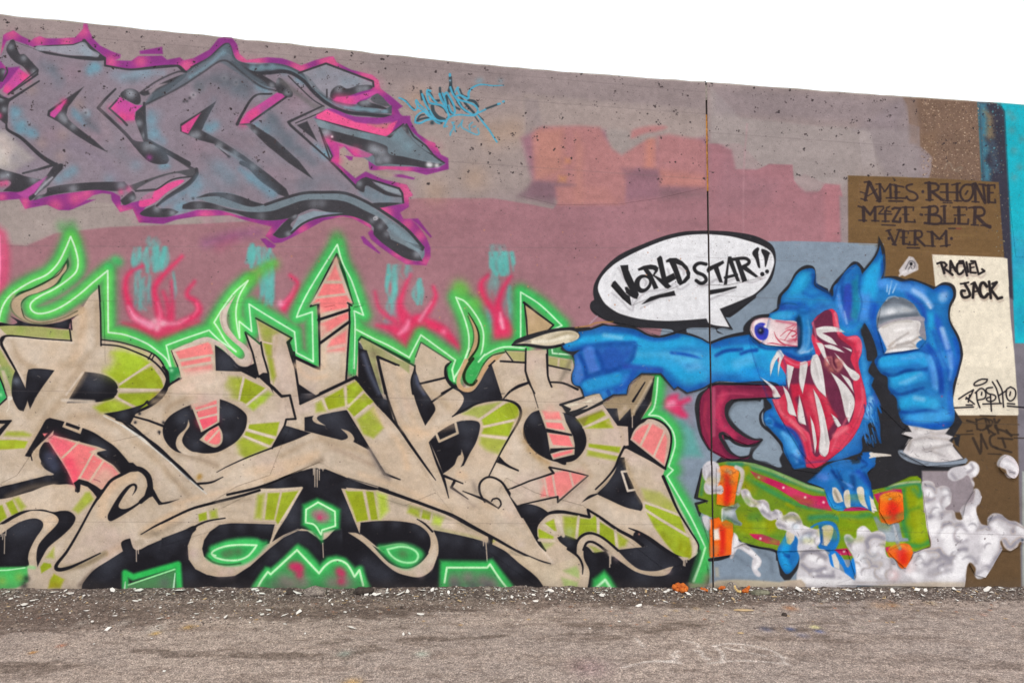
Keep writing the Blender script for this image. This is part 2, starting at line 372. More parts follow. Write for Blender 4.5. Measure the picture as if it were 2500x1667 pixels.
P('#9aa0ab', '340 462 480 445 700 435 805 405 860 470 950 535 830 535 640 525 480 490', f=2, sm=1, a=.7)
S(GY, '1700 632* 1780 690 1850 640 2000 560 2100 470 2150 430 2190 430 2240 560 2320 640 2420 700', w=6)
band = dk('1780 690* 2000 570 2100 500 2200 520 2300 650 2400 690 2560 700 2700 690 2830 720 2950 790 3050 900 3200 1000 3330 1050 3500 1080 3750 1090* 3750 1010* 3640 1060 3480 1010 3300 990 3180 950 3060 860 2960 740 2880 690 2750 630 2600 605 2450 620 2330 600 2240 560 2190 420 2140 440 2000 560', '', c='#51565e')
for s, r in (('2420 655 2500 650 2600 640', 9), ('2850 750 2890 780', 9), ('3420 1040 3560 1050 3680 1060', 8), ('2145 490', 10)): D('#7fa0b0', s, r=r, a=.8, clip=band)
S('#6e8792', '2400 670 2550 650 2700 650 2850 720 2980 840 3120 960 3300 1020 3600 1050', w=8, f=3, a=.8); S('#3f3f45', '2300 640 2420 700 2560 700 2750 690 2900 770 3000 880 3130 990 3300 1070 3550 1100 3750 1120', w=9, f=2)
dk('2480 700* 2640 800 2680 850* 2560 830 2440 770 2300 680 2200 590 2350 660', '2600 820', 8)
dk('2660 750 2700 760 2800 880 2790 930 2700 920 2640 850', '2750 890 2650 780', 9)
S('#6d6a6c', '2700 780 2850 900 3000 1010 3080 1040', w=12, f=5, a=.7); S(GY, '2760 730 2860 830 3000 960 3100 1020', w=3)
dk('1790 700* 1700 730 1560 790 1400 870 1340 890 1380 920 1460 910 1400 990 1560 910 1700 800 1780 730', '1400 950', 8)
P('#9b8f98', '1420 870 1500 810 1600 800 1500 850 1440 910', f=3, a=.9)
dk('1150 910 1200 860 1250 850 1310 870 1340 910 1340 990 1290 1000 1200 950', '1260 905 1240 890', 11)
P('#c04f98', '1150 930 1200 960 1300 1010 1365 1010 1290 1080 1290 1150 1180 1160 1045 1050 1060 1020', f=2, sm=0); D(PK, '1070 1040 1180 1130 1160 1120 1260 1120', r=11, a=.7)
S(GY, '1120 960* 1045 1040* 1170 1150 1215 1200', w=[4, 6], sm=0); S(GY, '1105 855 1000 960 940 1035* 1200 1280 1300 1400', w=[5, 8, 8])
dk('1300 1070 1370 1010 1390 1060 1400 1350 1380 1370 1330 1250 1290 1140', '1330 1180 1390 1300', 9, sm=0); S(GY, '1380 990 1385 1150 1400 1340* 1800 1570', w=[7, 6, 14], sm=0)
dk('1200 1290* 1300 1350 1420 1360* 1560 1440 1800 1580 1880 1620* 1880 1680 1800 1610 1600 1480 1620 1530 1590 1570 1450 1560 1350 1480', '1400 1400 1470 1400', 12); D('#a04a92', '1430 1510', r=7, a=.7)
P(BD, '1620 1510 1700 1545 1800 1600 1850 1620 1700 1610 1600 1570', f=4, a=.5)
# three inner arrow cuts
dk('805 830* 640 940 460 1060 450 1110 560 1170 720 1290 880 1390 1030 1460* 900 1340 740 1220 660 1150 635 1100 650 1030 720 940', '620 1150 590 1110 700 1210', 10, sm=0)
P('#c04f98', '640 950 480 1080 480 1110 520 1130 580 1060', f=2, sm=0); D(PK, '610 975 560 1030', r=8, a=.7)
dk('2070 970* 1890 1090 1725 1190 1725 1260 1900 1340 2050 1380 2250 1510 2380 1600* 2600 1800 2660 1860 2720 1880 2780 1900* 2740 1810 2600 1690 2440 1570 2350 1500 2150 1370 1930 1250 1960 1180', '1890 1290 1840 1300 2100 1390 2250 1470 2420 1600', 10, sm=0)
P('#d6508f', '1920 1085 1735 1210 1740 1260 1800 1280 1860 1180', f=2, sm=0); S(GY, '2060 1390 2190 1500', w=3, sm=0); D(GY, '2192 1500', r=4, a=.9); S('#8f959f', '2070 1400 2250 1500 2350 1570', w=6, f=3, a=.8)
dk('2290 1550 2400 1590 2600 1750 2660 1850* 2500 1740 2380 1620', '2420 1600', 8)
P('#c04f98', '2650 890 2700 900 2730 930 2500 1090 2400 1180 2290 1195 2360 1080', f=2, sm=0); D(PK, '2330 1170 2400 1110 2450 1080', r=12, a=.8)
dk('2270 1190* 2360 1200 2560 1400 2760 1560 3000 1720* 2860 1540 2620 1320 2400 1180*', '2370 1220 2430 1270', 9, sm=0); S(GY, '2270 1190* 2320 1090 2440 920 2600 900', w=[8, 4]); S(GY, '2740 930 2400 1170', w=5, sm=0); D(LT, '2480 930', r=10, a=.25)
S(GY, '3080 1020 2760 1170* 2780 1200 3160 1540', w=[4, 8, 4], sm=0); S(GY, '3140 1050 2830 1180', w=3, sm=0); dk('2840 1200* 2940 1160 3040 1360*', '', sm=0)
S(GY, '3160 1540 3300 1680 3420 1800', w=6, sm=0)
# upper right arms
P('#9aa1ab', '2900 700* 3120 610 3560 790 3580 830* 3180 880 3150 950 2980 830', f=2, a=.5); S(GY, '2860 700* 3120 610* 3570 780* 3575 830', w=5, sm=0)
dk('3180 860 3250 820 3320 850 3430 820 3560 820 3560 850 3450 880 3370 910 3300 930 3190 950 3160 930', '3240 860 3440 860 3500 850', 10); S(GY, '3128 860 3128 930', w=4, sm=0)
P('#c04f98', '3190 960 3220 930 3400 920 3600 860 3640 880 3560 920 3450 960 3400 1000 3300 990', f=2); D(PK, '3230 950 3350 970 3300 960', r=12, a=.7)
dk('3560 920* 3620 900 3740 1020* 3640 1010 3550 960', '', c='#5a5b61'); dk('3420 1000 3500 960 3540 980 3700 1040 3620 1040', '3470 985 3520 980', 9)
S('#7d9aa8', '3300 1030 3560 1060 3700 1070', w=6, f=3, a=.6)
P('#93428c', '3100 1060 3400 1120 3640 1130 3840 1100 3760 1170 3600 1185 3350 1160', f=2, sm=1); P('#e85b92', '3030 1100 3130 1050 3400 1170 3600 1200 3720 1190 3800 1160 3740 1290 3680 1310 3560 1290 3030 1140', f=3); P('#b8857f', '3520 1190 3620 1190 3740 1175 3700 1230 3600 1220', f=5, a=.8)
S(GY, '3020 1140 3500 1270 3700 1320 3860 1190', w=[3, 5, 4], sm=0)
arm = P('#6f7c85', '3060 1230* 3000 1130 3300 1230 3700 1310 3880 1190 3960 1280 4080 1390 4160 1500 4260 1570 4200 1600 3600 1590', f=2); D('#82a3b0', '3800 1300 3900 1400 3500 1290 3100 1180', r=16, a=.5, clip=arm); D('#8f97a0', '3060 1200 3300 1280', r=16, a=.5, clip=arm)
dk('3050 1220* 3400 1310 3700 1400 3720 1470 3860 1500 4080 1550 4240 1570* 4180 1600 4080 1610 3960 1590 3700 1570 3600 1580 3580 1500 3480 1440 3300 1380 3120 1320', '3120 1280 3560 1420 3600 1440 3620 1540 3700 1530 3660 1460 3120 1270', 12)
D('#e6e6ea', '4100 1575 4120 1580 4180 1585', r=6, a=.8); D('#ffffff', '3178 1310', r=3, a=.9)
dk('3840 1210* 3890 1190* 3950 1340 4120 1480 4190 1500* 4050 1430 3920 1310', '3860 1240 3920 1300', 8); S(GY, '3890 1190 3960 1310 4080 1400* 4160 1500* 4250 1560', w=4, sm=0)
dk('3700 1310* 3790 1260 3800 1230 3760 1300 3730 1320', '3770 1270', 8)
O(GY, '3055 1225 3180 1500 3160 1530', w=4)
P('#d84f92', '3120 1330 3200 1490 3160 1550 3240 1560 3250 1430 3300 1400 3400 1500 3520 1510 3570 1480 3300 1380', f=3, a=.6); D(PK, '3140 1340 3400 1450 3230 1540', r=12, a=.6)
# lower right arms
P('#6f7c85', '3500 1730* 3500 1820 3420 1830 3620 1980 3860 1950 3860 1880 3800 1800', f=2, a=.6); dk('3400 1800* 3420 1740 3510 1700 3600 1770 3700 1830 3850 1880* 3850 1890 3700 1870 3560 1800 3500 1780 3480 1840', '3440 1760', 8)
P('#9aa6ae', '3560 1720 3820 1810 3840 1860 3700 1830', f=2, a=.7); S(GY, '3500 1705 3820 1805 3850 1850* 3860 1940', w=5, sm=0)
dk('3540 1960 3700 1940 3860 1945* 3740 1970 3620 1990')
# long serpent along the bottom
serp = P('#74828b', '1870 1890* 2000 1850 2200 1850 2400 1920 2540 1960 2700 1910 2900 1860 3080 1840 3300 1860 3500 1940 3700 2080 3900 2220 4050 2360 4040 2480 3900 2470 3700 2200 3500 2060 3300 1990 3100 1940 2900 1970 2700 2030 2500 2060 2300 2010 2000 1940', f=2, sm=1)
dk('1880 1895* 2000 1850 2150 1848 2300 1880 2430 1930 2540 1960* 2400 1980 2200 1920 2080 1880', '2200 1880', 10, a=.25)
S(GY, '2540 1960 2700 1905 2900 1850 3080 1842 3300 1850 3500 1930 3700 2050 3900 2200 4050 2370', w=7)
dk('1750 1960* 1850 1930 2000 1940 2200 2000 2400 2030 2600 2020 2750 1970 2900 1920 3100 1910 3300 1930 3500 2020 3650 2100 3720 2180* 3700 2210 3860 2300 4040 2360 4050 2400 4000 2380 3880 2330 4000 2420 4045 2500* 3900 2480 3760 2400 3580 2250 3570 2170 3400 2080 3200 2050 3000 2000 2900 2030 2800 2080 2600 2110 2400 2090 2250 2040 2000 2000 1750 2000', '1900 1970 2100 1990 3080 1945 3000 1950 2500 2070', 12, a=.3)
D('#c9ced6', '3600 2085', r=5, a=.8); D(LT, '3560 2110 3680 2120 3640 2170 3700 2240 4000 2440 3980 2430', r=8, a=.45)
P('#7c8991', '3720 2230* 3850 2290 4010 2400 3960 2390 3740 2290', f=2, a=.9); S('#8da9b5', '3740 2170 3850 2250 4000 2380', w=14, f=5, a=.5)
dk('2610 2250* 2700 2150 2780 2080 2850 2060 2780 2150 2810 2200 2780 2250 2680 2280', '2760 2240 2820 2070', 8)
P('#8ba3ae', '2860 2070* 3000 2020 3280 2040* 3280 2060 3000 2090 2860 2180 2780 2220*', f=2, a=.75); S(GY, '2790 2230 2900 2140 3050 2080 3290 2050', w=5)
# lower left arms
S(GY, '60 1190* 70 1240 200 1320 400 1500 560 1600', w=[5, 8, 12]); S(GY, '0 930 70 950', w=5)
dk('520 1580* 600 1570 600 1620* 560 1660 460 1780* 380 1840 290 1920 280 1870 400 1740', '430 1750 390 1800', 8); S(GY, '540 1570 380 1620 220 1660', w=[7, 5], sm=0)
dk('-60 1620 60 1635 180 1665* 250 1690 400 1720* 300 1790 200 1835 30 1830* 100 1740 -60 1740', '70 1680 20 1690 320 1720', 11); D(LT, '75 1676', r=3, a=.9); D(PK, '10 1760 60 1755', r=8, a=.7)
P('#b3509b', '450 1690* 380 1730 220 1830 160 1850 240 1900 330 1850', f=3); S('#9a9aa4', '500 1700 400 1790 340 1860', w=5, f=2)
dk('450 1800* 600 1770 900 1745 1190 1740* 1230 1800 1150 1830* 1080 1830 900 1820 600 1850 450 1880 320 1920* 350 1880 440 1850', '1160 1775 380 1900 700 1810', 10)
dk('1230 1780* 1400 1720 1600 1660 1850 1615* 1890 1640* 1850 1700 1700 1660 1500 1710 1340 1790 1290 1830*', '', c='#55555a')
S(GY, '1880 1620 1880 1670 1800 1760 1600 1890 1500 1970', w=[8, 12, 6]); P('#e0508f', '1760 1725 1650 1740 1500 1810 1350 1900 1340 1980 1480 1940 1600 1840 1730 1760', f=2, sm=1, a=.9); S(GY, '1310 1830 1480 1820 1650 1720 1840 1690', w=4)
dk('1150 1920* 1230 1850 1270 1830 1310 1890* 1280 1920 1190 1965', '1270 1900', 8); D(PK, '1230 1810 1160 1840', r=8, a=.7); S(GY, '1300 1830 1480 1815', w=5, sm=0)
dk('1340 2040 1480 1960* 1500 1990 1640 2000 1710 2030* 1640 2070 1540 2080 1380 2070', '1650 2040 1500 2000', 9)
for x, y in ((2145, 750), (2260, 790), (1850, 910), (820, 1080)):
    D('#b9b4bc', '%d %d' % (x, y), r=8, a=.7); D('#55555c', '%d %d' % (x, y), r=3, a=.9)
D('#70727a', '1920 840 1900 830', r=13, a=.7); D(GY, '1815 940 1790 970 1760 972 1845 730 1848 1900', r=3.5, a=.8)
O('#b8b8be', '3575 2085 3590 2075 3605 2075 3615 2090 3600 2105 3580 2105', w=2)

T(0, 0, 3.92)
def ash(c, s, w=12, f=9, a=.5): S(c, s, w=w, f=f, a=a, sm=1, n=.3)
GD = '#5c636c'
m = P('#5f6b75', '1780 690 1900 620 2050 520 2140 440 2190 430 2250 560 2400 700 2560 820 2500 840 2300 720 2150 620 2080 600 1950 680 1800 800 1600 900 1420 1000 1390 1000 1450 900 1620 800', f=4, a=.75, sm=1)
ash('#7e9cab', '1820 740 2000 620 2140 500', 8, 6, .7); S(GY, '1400 1000 1700 850 1950 690 2100 590 2180 590 2320 700 2500 830 2640 870', w=4, f=2.5, a=.85); S(GY, '1340 890 1500 780 1700 690 1780 690', w=4, f=2, a=.9); ash('#88a0b0', '1200 730 1350 700 1560 700', 12, 10, .5)
ash(GD, '2050 760 2150 780 2300 800 2400 840', 14, 12, .5); ash(GD, '500 660 540 720 600 760', 10, 10, .4); ash('#6e95a8', '130 1050 140 1180 260 1260 340 1290', 14, 9, .6); ash(GD, '800 1100 860 1190 940 1260', 10, 9, .5); ash('#6f8da0', '700 1050 740 1110 800 1190', 9, 8, .6)
ash(GD, '1400 1230 1420 1320 1380 1380', 10, 9, .3); ash('#6e95a8', '1440 1080 1460 1250 1560 1350', 16, 11, .5); ash(GD, '2600 1120 2700 1260 2760 1380', 16, 10, .5); ash(GD, '2700 1380 2900 1460 3000 1560', 14, 12, .35); ash(GD, '1950 1500 2100 1650 2300 1800', 20, 14, .25)
ash('#6e95a8', '2300 1620 2500 1780 2620 1860', 12, 8, .6); ash('#6e8fa0', '1560 1960 1700 1880 1850 1780 1900 1700', 14, 9, .55); ash('#a38f98', '950 950 1000 1200 1100 1400', 16, 13, .35); ash('#a38f98', '2400 1350 2600 1500 2800 1700', 16, 13, .35); ash('#6a7078', '2000 1300 2250 1420 2500 1600', 9, 8, .4)
P(BD, '1290 1840 1480 1825 1450 1900 1350 1920 1300 1900', f=3, a=.7)
for q_ in ('60 650* 70 690 20 780', '1250 668 1700 630 1780 690'): S(GY, q_, w=4)

T(0, 0, 3.92)
for s, w_, c_, a_ in (('420 620 520 720 560 800', 22, '#6d7a88', .4), ('1900 800 2150 720 2350 780', 26, '#646c76', .45), ('2050 960 2000 1120 1960 1200', 14, '#70808e', .35), ('1500 1100 1450 1300 1600 1500', 24, '#7d93a3', .35), ('2550 1080 2650 1250 2850 1450 3000 1550', 26, '#667480', .38), ('2250 1500 2400 1620 2600 1850', 28, '#6f8798', .38), ('1950 1700 2100 1850 2250 1950', 26, '#6a7b88', .4), ('700 1380 1000 1560 1200 1800', 24, '#857a8c', .35), ('130 1500 400 1700 700 1800', 20, '#8f8a96', .3), ('3300 1800 3100 1700 2900 1800', 24, '#6e7b86', .3), ('1050 1050 1200 1250 1300 1350', 12, '#867c8a', .4), ('3000 750 3200 720 3400 800', 16, '#7c8490', .35)):
    S(c_, s, w=w_, f=16, a=a_, sm=1, clip=B0, n=.3)

# ================= main lettering: flames, neon halo, body =================
FR = '#de3b66'
def fl(s, w, a=.8, f=9, c=FR): S('#b8506e', s, w=[q * 1.6 for q in w], f=14, a=a * .5, n=.4); S(c, s, w=[q * 1.1 for q in w], f=f, a=min(1, a * 1.25), n=.4)
T(0, 560)
fl('1360 350 1230 430 1200 560 1230 700 1280 820 1400 920 1520 980', [4, 9, 14, 18, 30]); fl('1740 260 1560 440 1480 560 1500 700 1540 860', [4, 10, 12, 20]); fl('1860 500 1790 620 1880 700 1900 790 1780 880 1600 950', [3, 8, 12, 14, 18])
fl('1560 600 1600 700 1620 860 1560 980', [6, 14, 26], .6); fl('1640 500 1650 700 1640 840', [3, 8, 12], .6); fl('1180 900 1400 960 1530 1040 1700 960 1900 880', [4, 18, 24, 14, 4], .75)
S('#f2a0bc', '1230 740 1290 840 1440 920', w=[4, 12, 18], f=8, a=.9); S('#f07a9c', '1510 700 1530 800 1520 900 1500 960', w=[3, 8, 14, 8], f=7, a=.8); S('#f4a8c0', '1560 900 1700 900 1800 850', w=[10, 8, 2], f=7, a=.6); S('#f6688e', '1880 700 1890 770 1850 830', w=[3, 6, 3], f=5, a=.8); D('#f2b6c6', '1480 880 1500 940 1560 900', r=9, a=.7)
P('#f0508a', '-60 40 0 60 30 300 20 560 -60 640', f=22); S('#ff9fc4', '-10 60 -5 350 -15 560', w=6, f=3, sm=0); S('#d94a74', '-30 0 30 60 60 300 30 560 -20 640', w=14, f=16, a=.75)
S('#b05a78', '2100 160 2150 130 2230 90', w=20, f=20, a=.5)
T(400, 560)
fl('1210 440 1280 520 1230 640 1150 750', [3, 8, 16], .85); D('#f8a0c0', '1120 710', r=9, a=.8); S('#f0648c', '1150 700 1220 620 1250 540', w=[8, 6, 2], f=6, a=.7); S('#8a4a90', '400 130 650 60 900 30', w=20, f=18, a=.35)
T(900, 560)
fl('60 600 100 750 220 860 330 930', [3, 8, 20], .6); fl('400 430 330 600 300 750 380 900', [3, 12, 30], .7); fl('620 550 640 650 540 820 460 890', [3, 9, 18], .8); fl('80 920 240 960 350 1060', [4, 20, 30], .7); fl('500 880 700 960 800 1060 880 1140', [24, 20, 14, 5], .9); fl('350 1100 420 960 460 880', [20, 30, 26])
S('#f58fb0', '290 1000 360 940 380 880', w=[6, 14, 8], f=7, a=.8); S('#e79ab2', '490 870 540 790 600 700', w=[10, 7, 3], f=5, a=.6); D('#f58fb0', '720 980', r=8, a=.6)
fl('1140 440 1080 520 1100 640 1200 780 1250 860', [3, 12, 14, 20], .9); fl('1360 450 1290 560 1240 700 1240 800', [3, 10, 20], .8); fl('1250 860 1280 920 1290 980', [20, 36, 44], .9); P(FR, '1220 1040 1200 900 1260 850 1400 960 1400 990', f=6, a=.9)
S('#f8a6c0', '1260 800 1270 880 1285 940', w=[3, 11, 8], f=6, a=.9)
T(1250, 860, 4.704)
P('#5aaca0', '1950 740 2080 900 2180 1190 1900 1200 1880 800', f=12, a=.75); P('#8b7f90', '1720 320 2100 460 2120 700 2080 860 1940 760 1740 640', f=14, a=.6)
P('#d63e6c', '1750 540 1900 480 1920 540 2050 530 1960 620 2010 740 1880 720 1760 640', f=9, sm=1, n=.4); D('#f7a3c0', '1800 600 1850 580', r=9, a=.7)
# --- neon ---
n1 = A(0, 560, 3.92, '-20 900 20 750 80 650 180 570 300 500 450 430 550 330 620 200 675 70* 715 170 745 300 730 400 650 480 520 570 380 640 300 700 290 750 330 795 400 805 500 780 620 720 760 620 900 500 1030 395* 1035 985* 1200 1010 1400 1090 1500 1160 1590 1240 1640 1340*')
n2 = A(0, 560, 3.92, '1640 1340* 1590 1110* 1750 1050 2000 965* 2100 1060 2255 1165*')
n3 = A(400, 560, 3.92, '690 1170* 600 1080 520 950 480 890* 560 760 680 600 805 490* 720 640 690 780 700 920 725 1040* 720 880* 840 975* 815 715* 950 800 1250 980* 1270 1180* 1430 1265* 1420 790* 1270 840* 1300 760 1380 600 1500 400 1660 145* 1710 320 1800 500 1910 820* 1820 780* 1830 900 1820 1330*')
n4 = A(400, 560, 3.92, '1845 960* 2000 1040 2150 1110') + A(900, 560, 3.92, '390 1225* 500 1010* 830 1250* 800 1340 820 1450* 820 1420* 940 1200 960 1040 920 860 835 650* 920 690 1020 810 1080 920 1100 1020 1080 1180 1010 1340*')
n5 = A(900, 560, 3.92, '1010 1340* 1080 1230 1270 1130 1500 1135')
n6 = A(900, 560, 3.92, '1455 1050 1455 600* 1640 720 1850 920* 1760 960')
n8 = A(900, 560, 3.92, '1755 1150 1760 1185* 1940 1200')
n7 = A(1250, 860, 4.704, '1675 290 1660 480 1630 640 1570 720* 1700 740 1820 860 1865 960 1870 1080 1800 1310* 1850 1350* 1780 1420*') + A(1250, 1120, 4.704, '1900 400 2060 680 2220 1010* 2160 1180 2080 1420')
ALLN = [(n1, '#56cf66'), (n2, '#56cf66'), (n3, '#4cc86a'), (n4, '#5cc866'), (n5, '#52c666'), (n6, '#3fc062'), (n8, '#4a9a5e'), (n7, '#48c864')]
T(0, 0, 1)
for p, c in ALLN: S('#4a9a50', p, w=46, f=17, a=.5)
for p, c in ALLN: S('#3fae55', p, w=34, f=12, a=.8)
for p, c in ALLN: S(c, p, w=20, f=12, a=.97)
S('#7ed85e', n1.split()[0:60] and ' '.join(n1.split()[0:52]), w=13, f=11, a=.6); S('#7ede66', ' '.join(n3.split()[0:24]), w=20, f=9, a=.6)
D('#3fbf66', '265 650 280 635 290 640', r=12, a=.7); D('#62b04c', '640 665 655 650 670 645 618 680', r=15, a=.6); S('#5fb848', '605 685 640 655 670 640', w=[24, 14, 5], f=12, a=.7)
D('#4aa050', '822 575 824 590', r=16, a=.5); D('#66c04e', '1120 700 1130 710 1160 740', r=18, a=.7); D('#4a9a50', '150 552 175 550 170 565', r=14, a=.45); D('#5fbf50', '172 575 185 590', r=14, a=.6)
# --- body ---
body = (A(0, 560, 3.92, '-60 900 120 920 400 950 700 960* 690 870* 760 800 860 640 950 555* 965 800 970 1055* 1150 1080 1350 1140 1480 1200 1560 1290 1610 1400 1625 1470* 1730 1430 1690 1280 1640 1160* 1800 1090 1950 1050 2060 1080*')
        + A(400, 560, 3.92, '480 1090* 560 1190 800 1340 850 1250* 780 990* 920 1095* 885 855* 1225 1040* 1190 1085* 1240 1210* 1480 1330* 1500 1300* 1490 740* 1770 700* 1775 900* 1745 1440* 1840 1410* 1865 1060* 1890 1025 2100 1130')
        + A(900, 560, 3.92, '390 1270 440 1300* 455 1190 500 1080* 790 1260* 740 1300 730 1380 760 1470 800 1520* 880 1540 1100 1300 1180 1200 1300 1165* 1500 1160* 1710 1150* 1720 1210* 1950 1245*')
        + A(1250, 860, 4.704, '700 100* 750 300 1300 600 1500 250* 1620 270* 1600 600* 1480 770* 1580 755 1700 800 1800 890 1830 980 1800 1150 1760 1330*')
        + A(1250, 1120, 4.704, '1735 180* 1800 350 1900 580 2050 830 2140 960 2140 1060* 2050 1250 2010 1500 2000 1700* -6000 1700*'))
BODY = P('#cab9a5', body, f=1.5, sm=1)
# flame letter inner flourish
T(0, 560)
P('#2f5a38', '650 270* 660 350 600 450 560 520 400 600 280 640 215 700 205 760 240 840 330 880 450 880 600 840 720 780 760 800* 600 860 400 910 240 880 140 820 95 740 110 680 180 600 320 560 470 480 580 380*', f=2, sm=1)
P('#bba588', '635 320* 636 380 590 440 520 530 380 600 260 640 205 690 200 750 230 820 300 860 400 880 550 850 700 790 800 740 800 800 600 870 400 905 240 875 140 800 110 730 130 670 200 620 320 570 460 500 570 400', f=1.6, sm=1)
for q_ in ('640 310 560 430 460 490 320 560 200 610', '205 760 240 850 350 895 480 885 620 840 740 780'): S('#23301f', q_, w=[2, 4, 3], a=.8)
T(0, 0, 1)
for p, c in ALLN:
    S('#dcffdc', p, w=3.6, f=2.0, a=.95)
S('#cfead6', n1, w=3, f=1.5, a=.5)

# ================= main lettering: left third =================
BE, BS, PE, BK, BH, LI, LB = '#cab9a5', '#b09a80', '#dcbd9c', '#212025', '#42454f', '#9bab2e', '#b4d43c'
SA, SB = '#f07f80', '#ef6a7c'
def bk(s, hl='', r=14, sm=1, a=.75, f=1.3, rim=1):
    m = P(BK, s, f=f, sm=sm)
    if hl: D(BH, hl, r=r * 1.15, a=a * .75, clip=m, n=.2)
    return m
def shade(s, w=16, c=BS, a=.5, f=10, sm=1, clip=None): S(c, s, w=w, f=f * .9, a=min(1, a * 1.25), sm=sm, clip=clip, n=.3)
# --- top left letter, upper tile ---
T(0, 560)
shade('130 640 120 760 200 850 400 890 600 850 760 740', 8, a=.6, f=8); shade('800 800 780 1100 700 1250', 20, PE, .4); shade('930 700 930 1100 850 1200 640 1500', 12, a=.45)
shade('120 1080 200 1250 330 1330', 14, a=.5); shade('560 1300 760 1300', 16, a=.4); shade('700 1150 800 950', 14, a=.35)
P('#a5a868', '-40 915 200 920 400 930 560 955 670 965 685 1055 400 1035 100 1020 60 1010', f=3); D('#93ab50', '200 960 500 1000 640 1010', r=12, a=.5)
S('#c4b9a0', '0 955 60 1010', w=4, sm=0)
S('#dccfc0', '40 1070 80 1040 200 1035 420 1055 700 1085', w=6, f=3, a=.9); S('#dccfc0', '40 1080 120 1260 250 1480', w=6, f=3, a=.8)
bk('100 830* 160 900 0 890 -60 900 -60 925 100 920 400 930 660 955* 680 860* 750 815* 600 880 480 905 380 910 240 890', '150 880 250 900 560 905 620 900', 9)
S(BK, '670 955 685 1065', w=4, sm=0); S(BK, '690 1065 400 1045 150 1020 60 1020 15 1045 20 1100 60 1180 150 1340 250 1540', w=[3, 4, 6, 6, 4]); P(BK, '0 1100 20 1040 60 1020 30 1080 30 1150', f=2)
P('#a2a863', '-60 1150 10 1150 90 1290 150 1360 110 1568 50 1568 -60 1380', f=4); S('#c9b9a0', '0 1300 100 1560', w=6, f=2, a=.8)
S(BK, '0 1400 40 1568', w=3, sm=0)
bk('150 1350* 240 1510 260 1568 265 1640 230 1740* 180 1720 120 1600 115 1480 130 1400', '165 1440 200 1490', 12, a=.8); D('#7a8392', '160 1450', r=9, a=.6)
bk('275 1340* 330 1330 430 1335 525 1348* 370 1568 290 1720* 250 1560 260 1400', '330 1370 450 1370', 13)
bk('815 1362* 960 1380 1080 1430 1130 1500 1125 1560 1080 1620 940 1650 640 1660*', '850 1440 950 1460 900 1500', 18)
# rounded bowl wedges
P(LI, '1060 1165 1200 1180 1350 1230 1440 1275 1150 1475 1070 1410 980 1360 960 1250', f=6); D(LB, '1150 1230 1250 1270 1330 1280 1100 1330 1230 1360', r=24, a=.75); D(BE, '960 1200 950 1300 1020 1250', r=22, a=.85)
P(LI, '1450 1310 1530 1400 1570 1500 1540 1530 1140 1520 1150 1490', f=4); P(LI, '1140 1568 1550 1555 1500 1650 1340 1730 1330 1700 1130 1610', f=4); D('#8f9a20', '1300 1430 1450 1450', r=20, a=.5)
P(LI, '1010 1640 1100 1620 1300 1710 1180 1750 960 1760 900 1700', f=8, a=.85); D('#c0a040', '1480 1620 1540 1560', r=10, a=.6)
S('#d5c6b4', '1440 1285 1150 1480', w=5, f=1.6, sm=0); S('#d5c6b4', '1545 1535 1135 1530', w=6, f=1.6, sm=0); S('#d5c6b4', '1110 1600 1310 1715', w=5, f=1.6, sm=0)
S('#d5c6b4', '1500 1350 1560 1440 1575 1520 1530 1600 1440 1680', w=5, f=3, a=.7)
S(BK, '970 1100 1150 1120 1340 1190 1440 1240 1540 1330 1600 1430 1600 1510 1550 1600 1450 1680 1300 1750', w=[3.5, 4, 5, 7, 7])
S(BK, '1450 1190 1420 1240', w=3.5, sm=0); S(BK, '1475 1205 1455 1245', w=3.5, sm=0)
S(BK, '970 1055 1150 1080 1350 1140 1480 1200 1560 1290 1600 1400 1620 1470', w=[3, 3, 4, 5])
S(BK, '945 540 965 800 970 1110', w=4, sm=0); S(BK, '680 870 690 960', w=3, sm=0)
# inside second letter top: pink bars
P(SA, '1680 1170 1990 1080 2020 1100 2045 1190 1720 1240', f=3, a=.9); P(SA, '1730 1270 2020 1215 2025 1260 1740 1310', f=3, a=.9); P(SA, '1750 1340 2030 1290 2035 1340 1960 1380 1780 1410', f=7, a=.8)
S('#e3a79c', '1640 1160 1740 1440', w=8, f=3, a=.5)
S(BK, '1640 1160 1700 1300 1730 1430 1620 1470 1580 1540', w=[2, 4, 6], sm=0)
shade('1800 1400 2000 1440 1700 1520', 26, '#e0c7b4', .5)

# --- left, middle tile ---
T(0, 900, 5.2267)
shade('1060 60 960 230 640 580 500 800 400 1020', 18, a=.5); shade('700 180 400 560 -20 600', 20, '#b9a48a', .4); shade('900 620 1250 600 1450 700 1700 900 1900 1060 2100 1280 2400 1600', 16, a=.5)
shade('800 400 1200 420', 8, '#ddd0c0', .7, 4); S('#e0d4c6', '1060 50 850 330', w=4, f=3, a=.8)
P(LI, '90 800 300 800 400 840 380 860 200 860 60 850', f=7, a=.85); P('#9fa92f', '-60 910 200 905 360 925 320 1010 100 1025 -60 1030', f=3)
P('#7f9a5e', '-20 -20 110 -20 160 80 130 330 90 360 20 100', f=8, a=.8); P('#3bb565', '-20 100 30 160 90 370 0 450 -60 460 -60 100', f=3); S(BK, '-20 60 40 200 100 370 0 460', w=4, sm=0); D('#a7f7b5', '10 330', r=5, a=.8)
P(BE, '20 20 60 20 140 230 150 400 100 380', f=3, a=.8)
P('#e9e0cf', '100 370 120 345 150 350 165 375 150 400 110 400', f=2, sm=1); S('#e2d8c6', '120 390 118 500 90 550', w=3, sm=0)
bk('-60 655 150 650 160 660 0 860 -60 900 -60 820 70 700* -60 700', '', sm=0)
